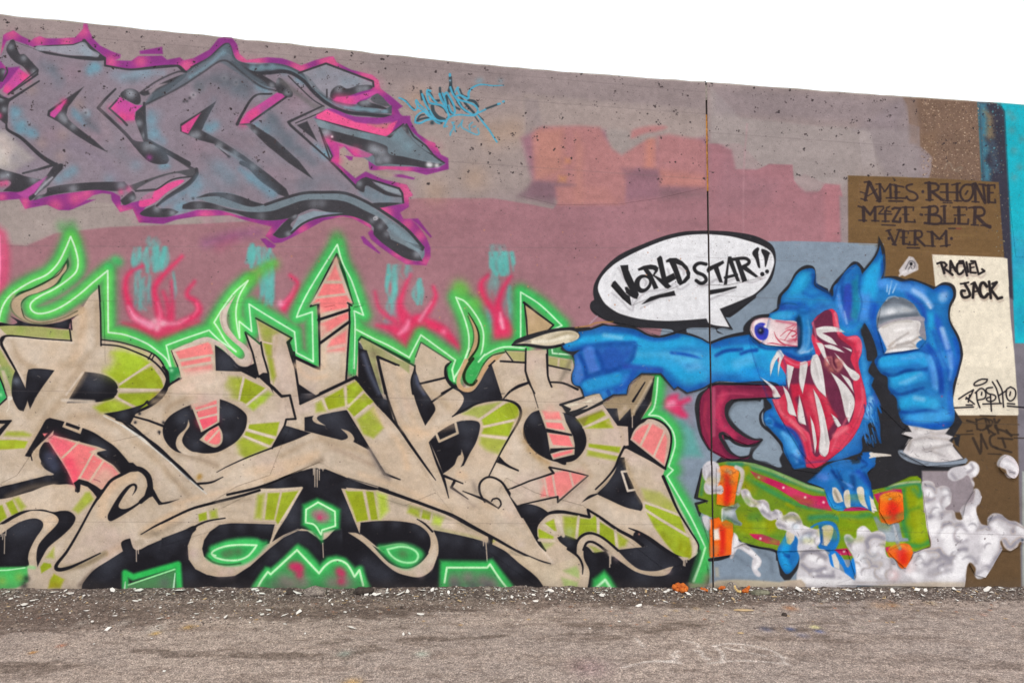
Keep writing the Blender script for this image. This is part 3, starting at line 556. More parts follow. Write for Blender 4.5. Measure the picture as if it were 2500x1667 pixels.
bk('1330 570* 1560 530 1830 450 1880 400 1900 420 1760 540 1680 680 1660 720*', '1600 570 1750 520 1560 600', 10); S(BK, '1900 440 2040 330 2120 220 2140 60 2080 -20', w=[8, 10, 9, 6])
S(BK, '2320 120 2210 170 2120 230', w=[3, 9]); P('#2f8f52', '2150 -20 2280 -20 2310 110 2170 190 2160 100', f=2.5); D('#b0f5c0', '2190 20', r=5, a=.8)
# open mouth of the first letter
bk('640 625* 800 665 1050 750 1200 810 1340 900 1470 990 1600 1130 1700 1250 1790 1290 1600 1320 1540 1340* 1450 1230 1320 1150 1240 1090* 1250 1060 1360 1035* 1200 990 900 900 690 855* 560 930 500 1030 500 1130 520 1190 590 1280 690 1340 600 1360 480 1390 200 1460 -60 1540 -60 1660 380 1568 560 1500 720 1465 830 1465 940 1480* 870 1290 790 1120 700 1000 625 935* 540 1010 440 1040 420 1080 390 1120 320 1110* 520 770 590 650', '', f=1.4)
mm = M('500 1130 520 960 625 935 700 1000 790 1120 870 1290 960 1500 1000 1568 700 1460 500 1300'); P(BK, '625 935* 560 940 500 1050 500 1150 560 1260 700 1345* 600 1400 700 1470 940 1480 960 1568* 1000 1568 870 1290 790 1120 700 1000', f=1.4, sm=1)
D('#424659', '620 1110 640 1180 680 1230 650 1140 700 1260', r=13, a=.75, clip=mm); D(BH, '1200 930 1290 990 1340 1060', r=14, a=.6, clip=M('1050 760 1470 990 1700 1250 1500 1250 1250 1050 1000 850')); D(BH, '200 1500 400 1430 600 1400', r=8, a=.4)
P(BE, '690 785* 620 860 520 950 430 1050 400 1110 410 1165 440 1180 520 1200 500 1110 510 1020 580 920 680 850*', f=1.6, sm=1); shade('470 1050 440 1140 520 1240', 9, a=.5)
P(SA, '550 825 610 822 570 865', f=2)
S(BK, '395 1100 410 1165', w=3, sm=0)
P(BE, '800 740* 830 672* 850 680 840 720* 1010 780* 1035 735* 1060 745 1030 830*', f=1.4)
# pink arrow
P(BE, '690 845 1250 990 1360 1035* 1225 1065 1240 1095 1450 1230 1555 1345 1330 1568 1250 1500 1010 1390 985 1560 950 1490 850 1280 620 925', f=1.5)
P(SA, '700 870 1240 1015 1150 1060 1220 1110 1440 1240 1530 1350 1320 1540 1250 1480 1000 1370 975 1520 830 1220 640 925', f=4)
D(SB, '680 900 800 960 860 1010 750 1020', r=14, a=.8); D('#f5566f', '900 1230 950 1320 960 1420 880 1180', r=13, a=.8); D('#dba99b', '1350 1330 1300 1450 1400 1400 1250 1430', r=20, a=.8)
for a_, b_ in (('1010 935', '800 1130'), ('1200 1060', '1010 1400'), ('1320 1180', '1150 1430')): S('#dab9a4', a_ + ' ' + b_, w=5, f=2, sm=0)
S('#7b3a48', '1200 1410 1240 1420 1280 1440', w=2, a=.6)
# rivets and thin black lines
S(BK, '1690 600 1900 660 2120 740', w=[4, 6], sm=0); S(BK, '1560 670 1700 780 2000 980 2200 1170 2420 1390', w=[4, 7, 7, 9])
S('#e6e9e4', '1330 600 1600 740 1760 840 2000 1010 2200 1200', w=3, f=2, a=.8)
for p in ('1785 570', '1730 682', '2090 685', '2035 805'): D(BK, p, r=4, a=.95)
S(BK, '2037 800 2037 835', w=2)
# --- left, bottom tile ---
T(0, 1140, 5.2267)
shade('700 230 400 260 100 380', 14, a=.3); shade('1700 120 1500 200 1350 350 1300 600', 24, PE, .45); shade('700 650 600 700 650 790', 16, PE, .7); shade('1850 850 2352 560', 30, PE, .55); shade('1400 1100 1560 1000', 20, PE, .8)
shade('1340 1100 1100 1230 850 1290', 14, '#8f7f64', .7); shade('1800 850 2000 840', 14, '#9b8d78', .6)
P(LI, '-60 500 30 480 90 640 -60 740', f=3); P(LI, '75 455 160 415 240 580 150 610', f=3); P(LI, '180 400 240 385 330 500 270 570', f=7, a=.8)
P('#9faa3c', '1090 320 1150 310 1200 410 1000 590 930 540 1050 380', f=6, a=.85); P('#9faa3c', '690 1020 690 1160 590 1150 640 1080', f=6, a=.8); P(LI, '560 1215 650 1230 660 1270 530 1350 515 1270', f=3); P('#a5a01f', '690 1360 820 1430 770 1540 620 1540 640 1440', f=5)
bk('1010 150* 1120 180 1230 240 1310 300 1250 400* 1180 310 1120 250 1030 220* 1020 310 990 330 960 240 940 200', '', sm=0)
# scroll
S(BK, '1250 400 1310 310 1420 170 1560 90 1700 20 1800 30 1890 110 1920 230 1910 330 1800 440', w=[6, 7, 8, 12, 14, 14, 10])
P(BK, '1560 90 1540 20 1500 -60 1700 -60 1780 10 1700 30 1630 50', f=1.5, sm=0)
bk('1880 250* 1940 250 2060 440 2120 440 2290 405* 2150 460 2030 480* 1950 370* 1880 400 1680 540 1440 680 1390 680 1375 620 1400 560 1480 420 1560 310 1640 230 1720 205 1755 240 1740 300 1690 360* 1720 290 1720 240 1680 245 1600 340 1520 470 1520 510 1560 530 1640 520 1760 450 1840 380*')
S(BK, '1310 300 1180 500 1000 830 850 1080 720 1250 730 1300 850 1290 1000 1230 1280 1095', w=[8, 5, 6, 7, 10, 9, 6, 3])
bk('-20 730* 150 620 280 560 440 540 560 540 680 570 780 555 880 560 950 610 965 660 920 750 800 870 620 1020 540 1150 480 1270* 465 1150 490 1000 580 880 700 760 750 680 720 620 640 580 500 555 380 560 200 640 60 720')
bk('-60 870 0 860 130 770 250 700 400 655 490 660 550 710 540 780 460 900 380 1060 360 1160 360 1260 150 1280 -60 1260', '300 760 200 820 430 720', 22)
for x, y0, y1 in ((40, 850, 920), (62, 850, 1100), (80, 780, 870), (20, 850, 880)): S('#cabbac', '%d %d %d %d' % (x, y0, x - 5, y1), w=2, sm=0)
P('#4fbf62', '-60 1275 350 1265 360 1450 300 1500 200 1540 -60 1560', f=4); S('#c0ffc4', '-60 1315 100 1310 320 1280', w=3); D('#a5b84e', '30 1450 250 1400', r=12, a=.5); D(BK, '340 1420 310 1510', r=9, a=.7); S('#8ed487', '370 1270 440 1280', w=8, f=4, a=.7)
shade('1030 1500 1200 1330', 10, '#5c4f48', .6)
bk('1040 1568* 1060 1480 1200 1310 1400 1180 1570 1070* 1545 970 1580 930 1660 905* 1730 1050 1900 990 2352 800 2500 760 2500 1568', '1400 1230 1500 1150 1350 1310 2100 960 2300 880 2200 920', 20)
S(BK, '1800 855 2000 740 2200 645', w=[2, 5, 5]); P('#9a8b78', '1850 900 2352 640 2352 720 1900 930', f=8, a=.5); P('#a89883', '1690 930 1830 900 1860 960 1740 1050', f=6, a=.8)
for x, y0, y1 in ((1740, 1030, 1200), (1765, 1010, 1100)): S('#cabbac', '%d %d %d %d' % (x, y0, x + 2, y1), w=2.2, sm=0)


# --- second letter, middle ---
T(300, 860)
shade('640 430 450 520 420 600', 16, a=.6); shade('560 260 900 240 640 350 900 380', 26, '#e0c8b6', .4); shade('300 470 430 440 350 400', 16, a=.5); shade('500 960 700 1010 900 1080', 12, '#a08d78', .6)
shade('1500 1000 1850 830 2000 870 2352 960', 12, a=.5); shade('1200 1150 1500 1080 1850 980', 22, PE, .4); shade('500 1450 700 1400 1400 1200 1800 1020', 14, PE, .5); shade('1700 1150 1900 1030', 8, '#8b7a66', .7); shade('2000 910 2200 990 2400 1080', 9, '#b09a86', .6)
P(LI, '1010 230 1155 245 1115 450 960 420 950 330', f=9, a=.85); D(BE, '940 350 960 250 1000 400', r=17, a=.8); P(LI, '1170 250 1370 345 1180 490 1120 460', f=3); P('#9cb83c', '1390 370 1430 400 1250 550 1200 510', f=7, a=.9); D(LB, '1330 450 1250 500', r=10, a=.7)
P(LI, '1210 690 1500 665 1470 800 1190 730', f=3); P(LI, '1180 755 1455 830 1410 885 1165 790', f=3); P(LI, '1160 810 1390 915 1180 1010 1080 950 1060 860', f=8, a=.9); D(BE, '1080 940 1060 880', r=12, a=.8)
for q_ in ('1155 240 1115 450', '1370 350 1190 500', '1190 735 1460 820', '1160 800 1400 900', '1200 680 1190 740'): S('#d8cbb8', q_, w=5, f=1.6, sm=0)
m = bk('655 500* 740 700 750 760* 840 690 915 650* 910 440* 1000 470 1100 520 1180 590 1190 650 1170 740 1100 840 1000 910 900 955 780 965 680 950 600 960 520 950 440 890 390 800 390 700 450 610 560 540')
D(BH, '980 540 1040 580 950 600 600 590 560 640 700 880 1000 800', r=17, a=.7, clip=m)
P(SA, '660 500 900 450 910 670 760 750', f=2); D('#dd9b96', '780 480', r=20, a=.5); D('#f05a72', '800 680 860 650 760 660', r=14, a=.7); P(BE, '655 500 680 500 770 740 905 660 910 440 930 445 925 680 755 765', f=1.5)
P('#dcb6a4', '650 500 690 490 910 430 910 450 660 540', f=5, a=.9)
for q_ in ('700 560 910 500', '720 635 910 590'): S('#dcb6a4', q_, w=5, f=1.6, sm=0)
P(BE, '735 835* 800 770 900 690 930 720 955 780 950 860 900 905 850 900', f=1.5, sm=1); P(SA, '780 820 900 710 935 780 930 860 890 880 800 850', f=2.5, sm=1)
S('#dcb6a4', '920 740 820 850', w=5, sm=0); S(BK, '755 775 925 680', w=6, sm=0)
P(BE, '630 645* 640 700 590 780 570 850 620 920 700 960 780 975 740 985 620 980 540 940 510 880 530 800 600 730 620 690', f=1.6, sm=1)
S(BK, '100 615 250 650 400 710', w=[3, 5], sm=0); S(BK, '-60 640 70 690 200 800 400 980 550 1100 700 1250 770 1310', w=[5, 6, 8, 7, 3]); S('#dfe4e2', '0 700 180 830 400 1000 600 1180 800 1350', w=3, f=2.5, a=.8)
S(BK, '720 1255 850 1240 960 1190', w=[6, 5, 2]); S(BK, '900 1145 1000 1090 1200 1000 1420 915', w=[1.5, 3, 4]); D('#b3893f', '740 1180 730 1200', r=6, a=.7)
S(BK, '540 250 440 310 430 300', w=5); S(BK, '1300 215 1380 290 1440 340 1520 420* 1600 410* 1655 635* 1565 640* 1550 700 1430 915*', w=[8, 8, 6, 5, 5], sm=0)
bk('1560 700* 1800 770* 1640 840 1420 920* 1480 820', '1560 760 1600 750', 12)
bk('1740 620* 2140 550* 2230 700 2400 980 2352 930 2200 850 2100 840 1900 790 1830 770* 1740 750*', '1900 640 2000 620 2100 740 2040 620', 20, sm=0)
P(BE, '1990 580* 1850 590 1815 630 1840 670 1940 700* 1870 650 1860 620 1920 590', f=1.4, sm=1); P(BE, '2090 730* 2170 760 2215 820 2200 855 2120 850 2080 845* 2150 820 2150 790', f=1.4, sm=1)
bk('1680 300* 1850 410 1700 490*', '1740 380', 12, sm=0); S(BK, '1640 0 1660 200 1700 490', w=5)
S(BK, '1700 490 1850 420 2220 240* 2350 390 2500 560', w=[6, 6, 7, 8], sm=0)
P(LI, '1930 440 2110 340 2130 510 1960 550', f=4); P(LI, '2145 320 2240 270 2300 360 2170 500 2150 480', f=4); P(LI, '2310 390 2400 470 2220 620 2150 540', f=3); P(LI, '1850 490 1900 460 1940 560 1850 570', f=7, a=.8); P(LI, '2240 640 2400 520 2500 720 2400 820 2300 780', f=6, a=.8)
for q_ in ('1910 445 1960 550', '2130 330 2140 520', '2300 380 2160 510', '2352 510 2220 620'): S('#d5c5ae', q_, w=5, f=1.6, sm=0)
D(LB, '2220 330 2180 450', r=10, a=.6); D(PE, '2240 290 2300 430', r=10, a=.3); S('#dccfc0', '1730 520 1900 440', w=3, f=2, a=.8)
S(BK, '1000 1360 1300 1290 1600 1180 1800 1110', w=[6, 7, 5])
bk('1320 1300* 1500 1230 1820 1105* 1900 1100 1980 1130 2150 1200 2352 1270 2500 1310 2352 1320 2090 1300* 2200 1568 1560 1568 1720 1300*', '1640 1500 1700 1440 2120 1450 1500 1260 2200 1260', 18, sm=0)
P(BE, '1720 1130* 1800 1080 1880 1060 1960 1100* 1920 1120 1880 1110 1830 1100', f=2)
for x, y0, y1 in ((1825, 1110, 1170), (1838, 1110, 1285), (1860, 1120, 1300), (1880, 1110, 1220), (1915, 1100, 1130)): S('#c5b7a8', '%d %d %d %d' % (x, y0, x, y1), w=[3, 2], sm=0)
# limes above the brow
P(LI, '1530 1340 1700 1320 1570 1568 1470 1568', f=4); P(LI, '1385 1350 1500 1345 1440 1568 1360 1568', f=4); P(LI, '1310 1360 1360 1355 1330 1568 1280 1568', f=7, a=.7)
P(LI, '2130 1320 2300 1325 2352 1500 2352 1568 2220 1568', f=4); S('#d5c8b2', '1710 1310 1400 1325', w=4, f=2)

# --- upper middle tile ---
T(400, 560)
bk('490 1100* 600 1180 720 1290 800 1310 870 1280* 905 1400 880 1430 740 1360 500 1350*', '600 1250 560 1230 640 1300 560 1330', 16, sm=0)
P('#cfc0b4', '480 1100* 540 1130 640 1220 720 1300 800 1310 840 1260 830 1180 780 1110 700 1050* 620 940 600 860 620 760 690 620* 580 750 540 800 535 870 570 970 650 1060 750 1150 775 1210 750 1240 700 1220 620 1150 560 1090 480 1050 420 1030 350 1040 280 1080 440 1070', f=1.5, sm=1)
S('#a89888', '560 780 550 860 590 980 700 1090', w=3, f=2, a=.6)
P(BE, '780 990* 920 1095* 940 1200 1000 1370* 900 1400* 870 1280 820 1150', f=1.5); bk('905 1400* 950 1370 1010 1375* 1020 1470 1050 1568* 1000 1480', '', sm=0)
S(BK, '930 1080 950 1200 1000 1370', w=5, sm=0); S(BK, '780 990 850 1180 905 1410', w=5, sm=0); S('#2d5a36', '780 980 920 1095', w=4, sm=0)
P('#a2a05e', '890 860 1220 1040 1190 1090 1080 1010 1040 1020 1040 1250 1080 1400 1050 1480 980 1200', f=6); P(LI, '960 1090 1030 1110 1030 1200 990 1200', f=6, a=.7); P(LI, '1000 1230 1050 1240 1070 1400 1030 1440', f=6, a=.7); S('#cdb9a0', '950 1075 1035 1095', w=4)
D('#95a640', '990 990', r=11, a=.7); S(BE, '1120 1060 1130 1250 1180 1500', w=34, f=6); shade('1080 1030 1060 1200 1100 1450', 8, '#b39a78', .5)
S(BK, '1190 1085* 1220 1200 1260 1330 1280 1450 1300 1568', w=[7, 5, 5], sm=0); S('#26352a', '1225 1040 1190 1080 1240 1210*', w=[4, 8, 8], sm=0); S(BK, '1240 1215 1480 1330 1500 1330* 1490 900 1480 730', w=[8, 7, 8, 8, 7], sm=0); S('#26352a', '880 850 1225 1040', w=4, sm=0)
S(BK, '1655 240* 1550 450 1400 740 1490 710*', w=[5, 8, 3, 3], sm=0); S('#1f4a2c', '1655 240* 1720 420 1810 710*', w=[6, 10, 4], sm=0)
P(BE, '1650 260* 1730 480 1810 710 1760 690* 1770 920 1740 1450 1500 1568 1500 1400 1500 1100 1500 710 1400 720 1540 470', f=2)
P(SA, '1640 330 1700 490 1560 490', f=5, a=.9); P(SA, '1530 520 1710 520 1740 610 1470 640', f=3); P(SA, '1460 665 1750 630 1800 700 1755 690 1760 750 1500 800 1490 690 1430 710', f=4); D('#dca493', '1650 300 1500 780', r=10, a=.7)
P(SA, '1500 900 1760 790 1775 850 1580 980 1510 1030', f=5, a=.95); P(SA, '1600 1050 1755 960 1750 1090 1560 1130', f=7, a=.9); P(SA, '1560 1150 1750 1110 1740 1170 1550 1180', f=8, a=.7); D('#d9b49f', '1520 940 1540 1000', r=11, a=.6)
S(BK, '1480 865 1775 770', w=7, sm=0); S(BK, '1500 1085 1775 885', w=7, sm=0); S(BK, '1760 705 1800 730', w=4, sm=0); S(BK, '1775 720 1780 900 1760 1200 1745 1450', w=[4, 5, 5], sm=0)
shade('1700 1200 1690 1400', 12, a=.5); shade('1260 1300 1400 1420 1560 1400', 10, PE, .6); shade('1460 1350 1540 1300 1530 1150', 10, PE, .5); D('#b3a5a0', '1620 1260 1400 1550', r=14, a=.5)
bk('1290 1480* 1420 1568 1300 1568*', '', sm=0); S(BK, '1500 1568 1840 1410* 1960 1550', w=7, sm=0)
bk('1860 1070* 1900 1120 1950 1250 2050 1500 2090 1700 1960 1568* 1860 1420*', '1900 1180 1930 1290 1960 1380', 12); S('#5e6478', '1880 1100 1920 1230 1990 1400', w=6, f=4, a=.6)
P('#9fa070', '1870 1050 1900 1030 2240 1240 2352 1280 2352 1380 2260 1310 2060 1230 2030 1260 2100 1568 2070 1568 1960 1250', f=3); D('#7a6f58', '2010 1200 2050 1330 2060 1450', r=12, a=.6); D('#b4ab8c', '1950 1200 2150 1200', r=10, a=.5)
S(BK, '2120 1568 2045 1220* 2250 1300', w=[6, 6, 4], sm=0); S('#1f4a2c', '1865 1060 1890 1025 2100 1130 2352 1260', w=5, sm=0)

# ================= main lettering: middle and right =================
T(900, 560)
P('#bd9d77', '955 810* 1010 900 1050 1000 1040 1120 1000 1200 930 1290 870 1400 875 1470 920 1520 970 1510 1020 1450 1080 1330 1200 1220 1300 1180* 1220 1260 1160 1290* 1080 1430 1000 1530 920 1560 850 1510 850 1420 880 1340 960 1200 1010 1050 990 930*', f=1.5, sm=1)
S('#23351f', '955 800 1030 930 1055 1020 1040 1130 960 1250', w=[2, 4, 5, 5]); S('#26331f', '1000 1230 930 1320 910 1400 940 1470 990 1480 1040 1420', w=[5, 8, 8, 7]); S('#2f4a2c', '1040 1420 1100 1290 1180 1210 1300 1175', w=[4, 3, 4]); S('#3a5a36', '950 830 1000 960 1000 1080 950 1210', w=3, a=.7)
bk('740 1300* 790 1270 830 1250 735 1300 735 1420 790 1490 860 1540 940 1568 1300 1568 1260 1568 1170 1300* 1080 1440 1000 1540 930 1550 860 1520 830 1470 780 1440 760 1380 780 1270*'); D(BH, '1120 1440 1080 1520', r=14, a=.6)
P('#41b85c', '745 1320 800 1260 825 1250 960 1200 880 1350 820 1480 770 1430', f=5, a=.9); S('#d2ffcf', '830 1250 800 1340 820 1450', w=4, sm=0, f=2); S('#d2ffcf', '820 1420 900 1290 960 1140', w=4.5, f=2)
S(BK, '790 1265 740 1320 735 1400 780 1480 820 1500', w=[3, 5, 6])
S('#2c4434', '450 1220* 500 1080* 790 1265', w=3, sm=0, a=.8); S(BK, '290 1300 90 1215* 110 1320 170 1568', w=[3, 5, 6], sm=0); S('#26452c', '0 1060 440 1305', w=4, sm=0)
S(BK, '505 1475 740 1418', w=4, sm=0); S(BK, '700 1568 800 1515', w=5, sm=0); S(BK, '445 1300 440 1350 415 1450 430 1568', w=[3, 7, 8])
P('#bca27c', '1495 720* 1770 925 1715 965 1710 980 1510 1030', f=2); S(BK, '1490 700 1510 870 1520 1030', w=[3, 5, 3], sm=0); S(BK, '1485 700 1600 790 1770 915 1720 965', w=[6, 4, 4], sm=0); D(PE, '1560 880 1560 800', r=10, a=.4)
P('#a6a367', '1310 1165 1500 1170 1505 1270 1385 1255', f=4, a=.85); P('#a8a568', '1720 1215 1940 1250 1930 1340 1715 1300', f=4, a=.85); S('#c9ba9c', '1820 1240 1815 1310', w=5); 
S(BK, '1300 1150 1500 1165', w=2.5, a=.6); S(BK, '1310 1165 1380 1260', w=3, sm=0); S(BK, '1265 1260 1500 1275', w=4, sm=0); S(BK, '1720 1300 1930 1345', w=4, sm=0); S('#d8c0a8', '1560 1150 1570 1500', w=12, f=8, a=.4)
S(BK, '1505 1140 1500 1350 1530 1460 1590 1568', w=[4, 5, 5, 3], sm=0); S(BK, '1710 1150 1715 1400 1745 1500', w=[4, 4, 3], sm=0); S(BK, '1740 1460 1860 1470 2000 1530', w=[4, 6]); S(BK, '1330 1568 1420 1500 1530 1465', w=[3, 6])
T(750, 860)
m = bk('1030 150* 1010 260 1020 400 1070 560 1130 700* 1200 600 1228 540 1190 460 1080 290 1040 180*', '1050 270 1030 230 1080 320 1150 440', 14)
S('#59607a', '1045 230 1060 300 1120 400', w=7, f=5, a=.7)
S(BK, '1190 475 1385 340', w=5, sm=0); S(BK, '1085 298 1330 240', w=5, sm=0)
m = bk('1320 130* 1340 220 1400 320 1500 380 1600 370 1700 200 1760 100* 1870 440* 1640 490 1520 560 1390 612* 1470 520 1500 440 1460 380 1380 330 1320 230', '1520 460 1640 340 1740 250 1500 500 1700 180', 20)
S('#c9a57e', '1520 80 1460 220 1450 290 1490 350 1560 355 1620 290 1700 150 1790 50', w=10, f=2) ; P('#3fae5a', '1510 250 1530 160 1600 60 1700 0 1700 60 1620 250 1580 310 1530 310', f=5); S('#26331f', '1590 60 1520 160 1500 230 1520 290 1580 310 1620 270', w=6); S('#d2ffcf', '1640 90 1700 20', w=4, f=2)
S(BK, '1795 80 1740 130', w=4); S(BK, '1880 440 1960 360 2120 290', w=[3, 6, 5]); S(BK, '1850 85 2090 98', w=4, sm=0)
P('#a3b24a', '1480 590 1600 520 1860 470 1660 640 1600 610', f=6, a=.8); P(LI, '1870 500 1960 470 2020 520 2030 600 1990 640 1690 710 1670 640', f=4); P(LI, '1690 720 1980 660 1930 800 1670 780', f=4); P(LI, '1660 800 1920 830 1830 980 1720 940 1650 870', f=9, a=.75); D('#9a9a20', '1840 600 1860 720', r=10, a=.4); D(BE, '1720 1000 1800 1020', r=14, a=.8)
for q_ in ('1650 640 1880 485', '1690 710 1990 645', '1650 790 1920 825'): S('#d5c7b2', q_, w=6, f=1.8, sm=0)
S(BK, '1390 612 1500 550 1640 485 1800 455 1920 460 2010 500 2045 570 2020 660 1940 800 1850 960 1740 1180', w=[3, 4, 5, 5, 7, 7, 5, 4, 3])
m = bk('1170 850* 1260 760 1420 670 1520 650 1630 660 1655 700 1620 850 1560 960 1500 1080* 1460 1090 1470 980 1400 1090 1300 1160* 1240 1000', '1480 690 1520 740 1530 880 1600 720', 16, f=1.4)
P(BE, '1480 940* 1500 1000 1490 1050 1460 1110* 1400 1160 1300 1165* 1370 1110 1450 1030', f=1.5, sm=1); S('#c8bba8', '1235 775 1265 850 1440 770 1420 680', w=6, f=1.5, sm=0)
m = bk('2215 555* 2140 600 2080 680 2070 800 2130 900 2220 980 2352 1030 2480 1060 2352 830*', '2180 640 2140 700 2230 700', 14)
D('#a08058', '2080 850 2120 930 2220 1000', r=6, a=.5)
S(BK, '1840 1000 1900 1070 2020 1130', w=[3, 7, 3]); P(BK, '1840 1000 1900 1065 2010 1125 1810 1050', f=1.5)
S('#2c2a2a', '2090 190 2150 340 2210 530', w=[4, 3, 1.5]); S(BK, '2290 20 2305 240 2340 330', w=4)
# long diagonals
P('#cab9a5', '480 260 700 450 1230 1230 1350 1400 900 1240 740 1160 380 550', f=2, a=0.0)
bk('480 270* 560 80* 620 240 720 450* 770 460 840 690 700 520 580 390*', '540 60 600 200 680 400 750 470', 14, sm=0); bk('490 -40* 570 -20* 720 440* 780 460 830 680 600 420 490 270*', '', sm=0); S('#585e72', '540 20 600 200 690 390', w=10, f=8, a=.85); D(BH, '740 470', r=12, a=.7)
S(BK, '680 40 850 120', w=4, sm=0); S(BK, '670 40 700 180 770 440 860 690', w=[5, 6, 5], sm=0)
S(BK, '460 240 660 480 860 700 1000 900 1150 1110 1230 1220', w=[6, 5, 7, 7, 5, 2]); S(BK, '380 560 500 760 620 960 740 1160* 890 1215', w=[3, 4, 5, 7, 3]); S(BK, '1170 860 1240 1050 1310 1220 1355 1390', w=[3, 6, 7, 2])
S(BK, '1310 1180 1490 1252', w=[7, 3], sm=0); S(BK, '1410 1230 1380 1290 1540 1400', w=[7, 6, 2], sm=0); S(BK, '1490 1325 1700 1410 1830 1490', w=[2, 7, 3])
S(BK, '1700 1430 1650 1330 1660 1240 1740 1190 1850 1230 1910 1310 2060 1568', w=[4, 6, 5, 5, 6, 8]); S(BK, '1830 1490 1855 1450 1830 1400 1780 1400 1765 1420', w=4)
S(BK, '1920 1310 2100 1250 2352 1150 2310 1100 2352 1120', w=[2.5, 4, 4, 3], sm=0); S(BK, '2030 1455 2352 1390', w=3, sm=0)
shade('800 300 850 560 1000 800', 16, '#d9bfa2', .4); shade('900 200 930 420 1080 800', 18, PE, .3); shade('930 720 1150 780', 16, PE, .5); shade('640 560 900 900 960 1100', 14, PE, .5); shade('600 930 690 1100 780 1210', 12, '#93867c', .7)
shade('2080 560 2000 700 2100 900 2300 1100', 14, '#b8a07c', .4); shade('1460 1160 1500 1180', 20, PE, .5); shade('1590 1250 1620 1330', 14, '#8f8378', .5); shade('1120 330 1260 430 1350 520', 16, '#b7a182', .4); shade('1390 700 1200 740', 14, PE, .3)
shade('500 1160 900 1300 1350 1500', 12, PE, .35); shade('1380 1300 1600 1470', 10, '#97877c', .5); shade('1700 1450 1950 1568', 14, PE, .3)
# --- bottom centre ---
T(400, 1140, 4.273)
bk('-20 740* 200 660 360 600* 300 700 250 830 270 960 340 1060 450 1110 560 1140 750 1120 900 1010 1100 830 1250 720 1440 640 1560 680 1650 760 1800 640 1850 640 2000 680 2200 850 2350 950 2400 1000 2400 1290 -20 1290', '80 740 180 700 1300 760 1430 690 1150 900 260 1130 1900 700 2100 820 2250 900', 18, f=1.4)
bk('1450 210* 1840 210* 2040 680* 2080 760 1850 640 1650 660 1540 660 1400 640 1240 710 1110 790*', '1360 400 1300 500 1900 420 1950 530 1350 560', 18, sm=0)
bk('560 590* 800 580 1160 595* 1110 790* 900 860 600 920 410 980 390 860 420 750 480 650', '620 620 800 620 1000 610 1100 620', 14)
P(BE, '640 530* 540 540 400 590 300 690 250 820 260 960 330 1060 450 1120 580 1140 740 1130 900 1030 1100 850 1250 730 1400 660 1500 665 1600 730* 1540 660 1440 640 1350 670 1200 750 1050 860 950 930 820 1010 660 1020 520 990 420 930 400 850 420 760 480 670 580 600 700 580 1160 592* 1110 795* 1200 640 1280 520 1440 230*  1440 212* 1040 240 700 360 500 420', f=1.5)
D('#d9b8bc', '600 1110 300 900 700 1100', r=12, a=.4)
P(LI, '980 290 1050 275 1020 540 950 530', f=8, a=.8); P(LI, '1085 270 1210 265 1150 548 1055 545', f=3); P(LI, '1235 265 1410 245 1200 610 1165 555', f=3); P(LI, '360 490 445 465 450 545 370 565', f=3); P(LI, '480 460 550 440 560 530 490 535', f=8, a=.85)
S('#dccdb8', '1440 215 1200 600 1115 785', w=5, f=2, sm=0); S('#dccdb8', '1000 245 1430 215', w=5, f=2, sm=0)
S(BK, '-20 580 120 510 300 430 520 370 760 310 1000 240', w=[5, 6, 7, 6]); S(BK, '260 660 340 610 460 560 640 530', w=[5, 5, 3]); shade('560 380 900 330', 9, '#a3937f', .5)
E1 = '480 900 520 850 620 810 800 790 1070 770 1080 800 960 920 840 990 700 1010 560 990 450 940'
P('#38a857', E1, f=9, sm=1); S('#46c868', '520 860 700 800 960 790 960 850 880 930 780 970 620 970 500 920', w=22, f=8); D('#5f7a55', '700 890 640 910 780 880', r=11, a=.7)
S('#cfffc9', '540 920 500 900 540 860 660 820 800 808 970 812* 930 870 870 930 780 965 650 968 540 940 510 915', w=4.6, f=2); S('#26552f', '440 930 520 990 660 1015 800 1000', w=4, f=3, a=.8)
P('#35a552', '1450 390 1600 325 1760 390 1840 440 1830 640 1660 680 1655 790 1600 720 1500 640 1440 600', f=7, sm=0); P('#46c463', '1480 430 1610 360 1790 450 1790 610 1650 660 1560 590 1480 580', f=8)
D('#a86a7c', '1580 490 1640 480 1640 530 1690 520', r=13, a=.75); D('#c63a68', '1625 525', r=7, a=.8)
S('#cfffc9', '1610 365* 1785 460* 1790 610* 1650 655* 1640 700* 1570 600 1480 575* 1485 440* 1610 365*', w=4.2, f=1.8)
S('#b8a79a', '1658 790 1665 940', w=2.4, sm=0)
T(0, 1140, 5.2267)
S('#35c05a', '1600 1568 1600 1350 1700 1400* 2270 1240 2290 1568', w=16, f=5, sm=0); P('#57a862', '1640 1500 2240 1300 2240 1568 1600 1568', f=6, a=.8); D('#66686a', '2100 1470', r=16, a=.6); S('#9df0a4', '1640 1500 2230 1300', w=4, sm=0); S('#c8f5cf', '1600 1460 1590 1560', w=[2, 5], sm=0); S('#c8f5cf', '2235 1350 2215 1550', w=[2, 5], sm=0)
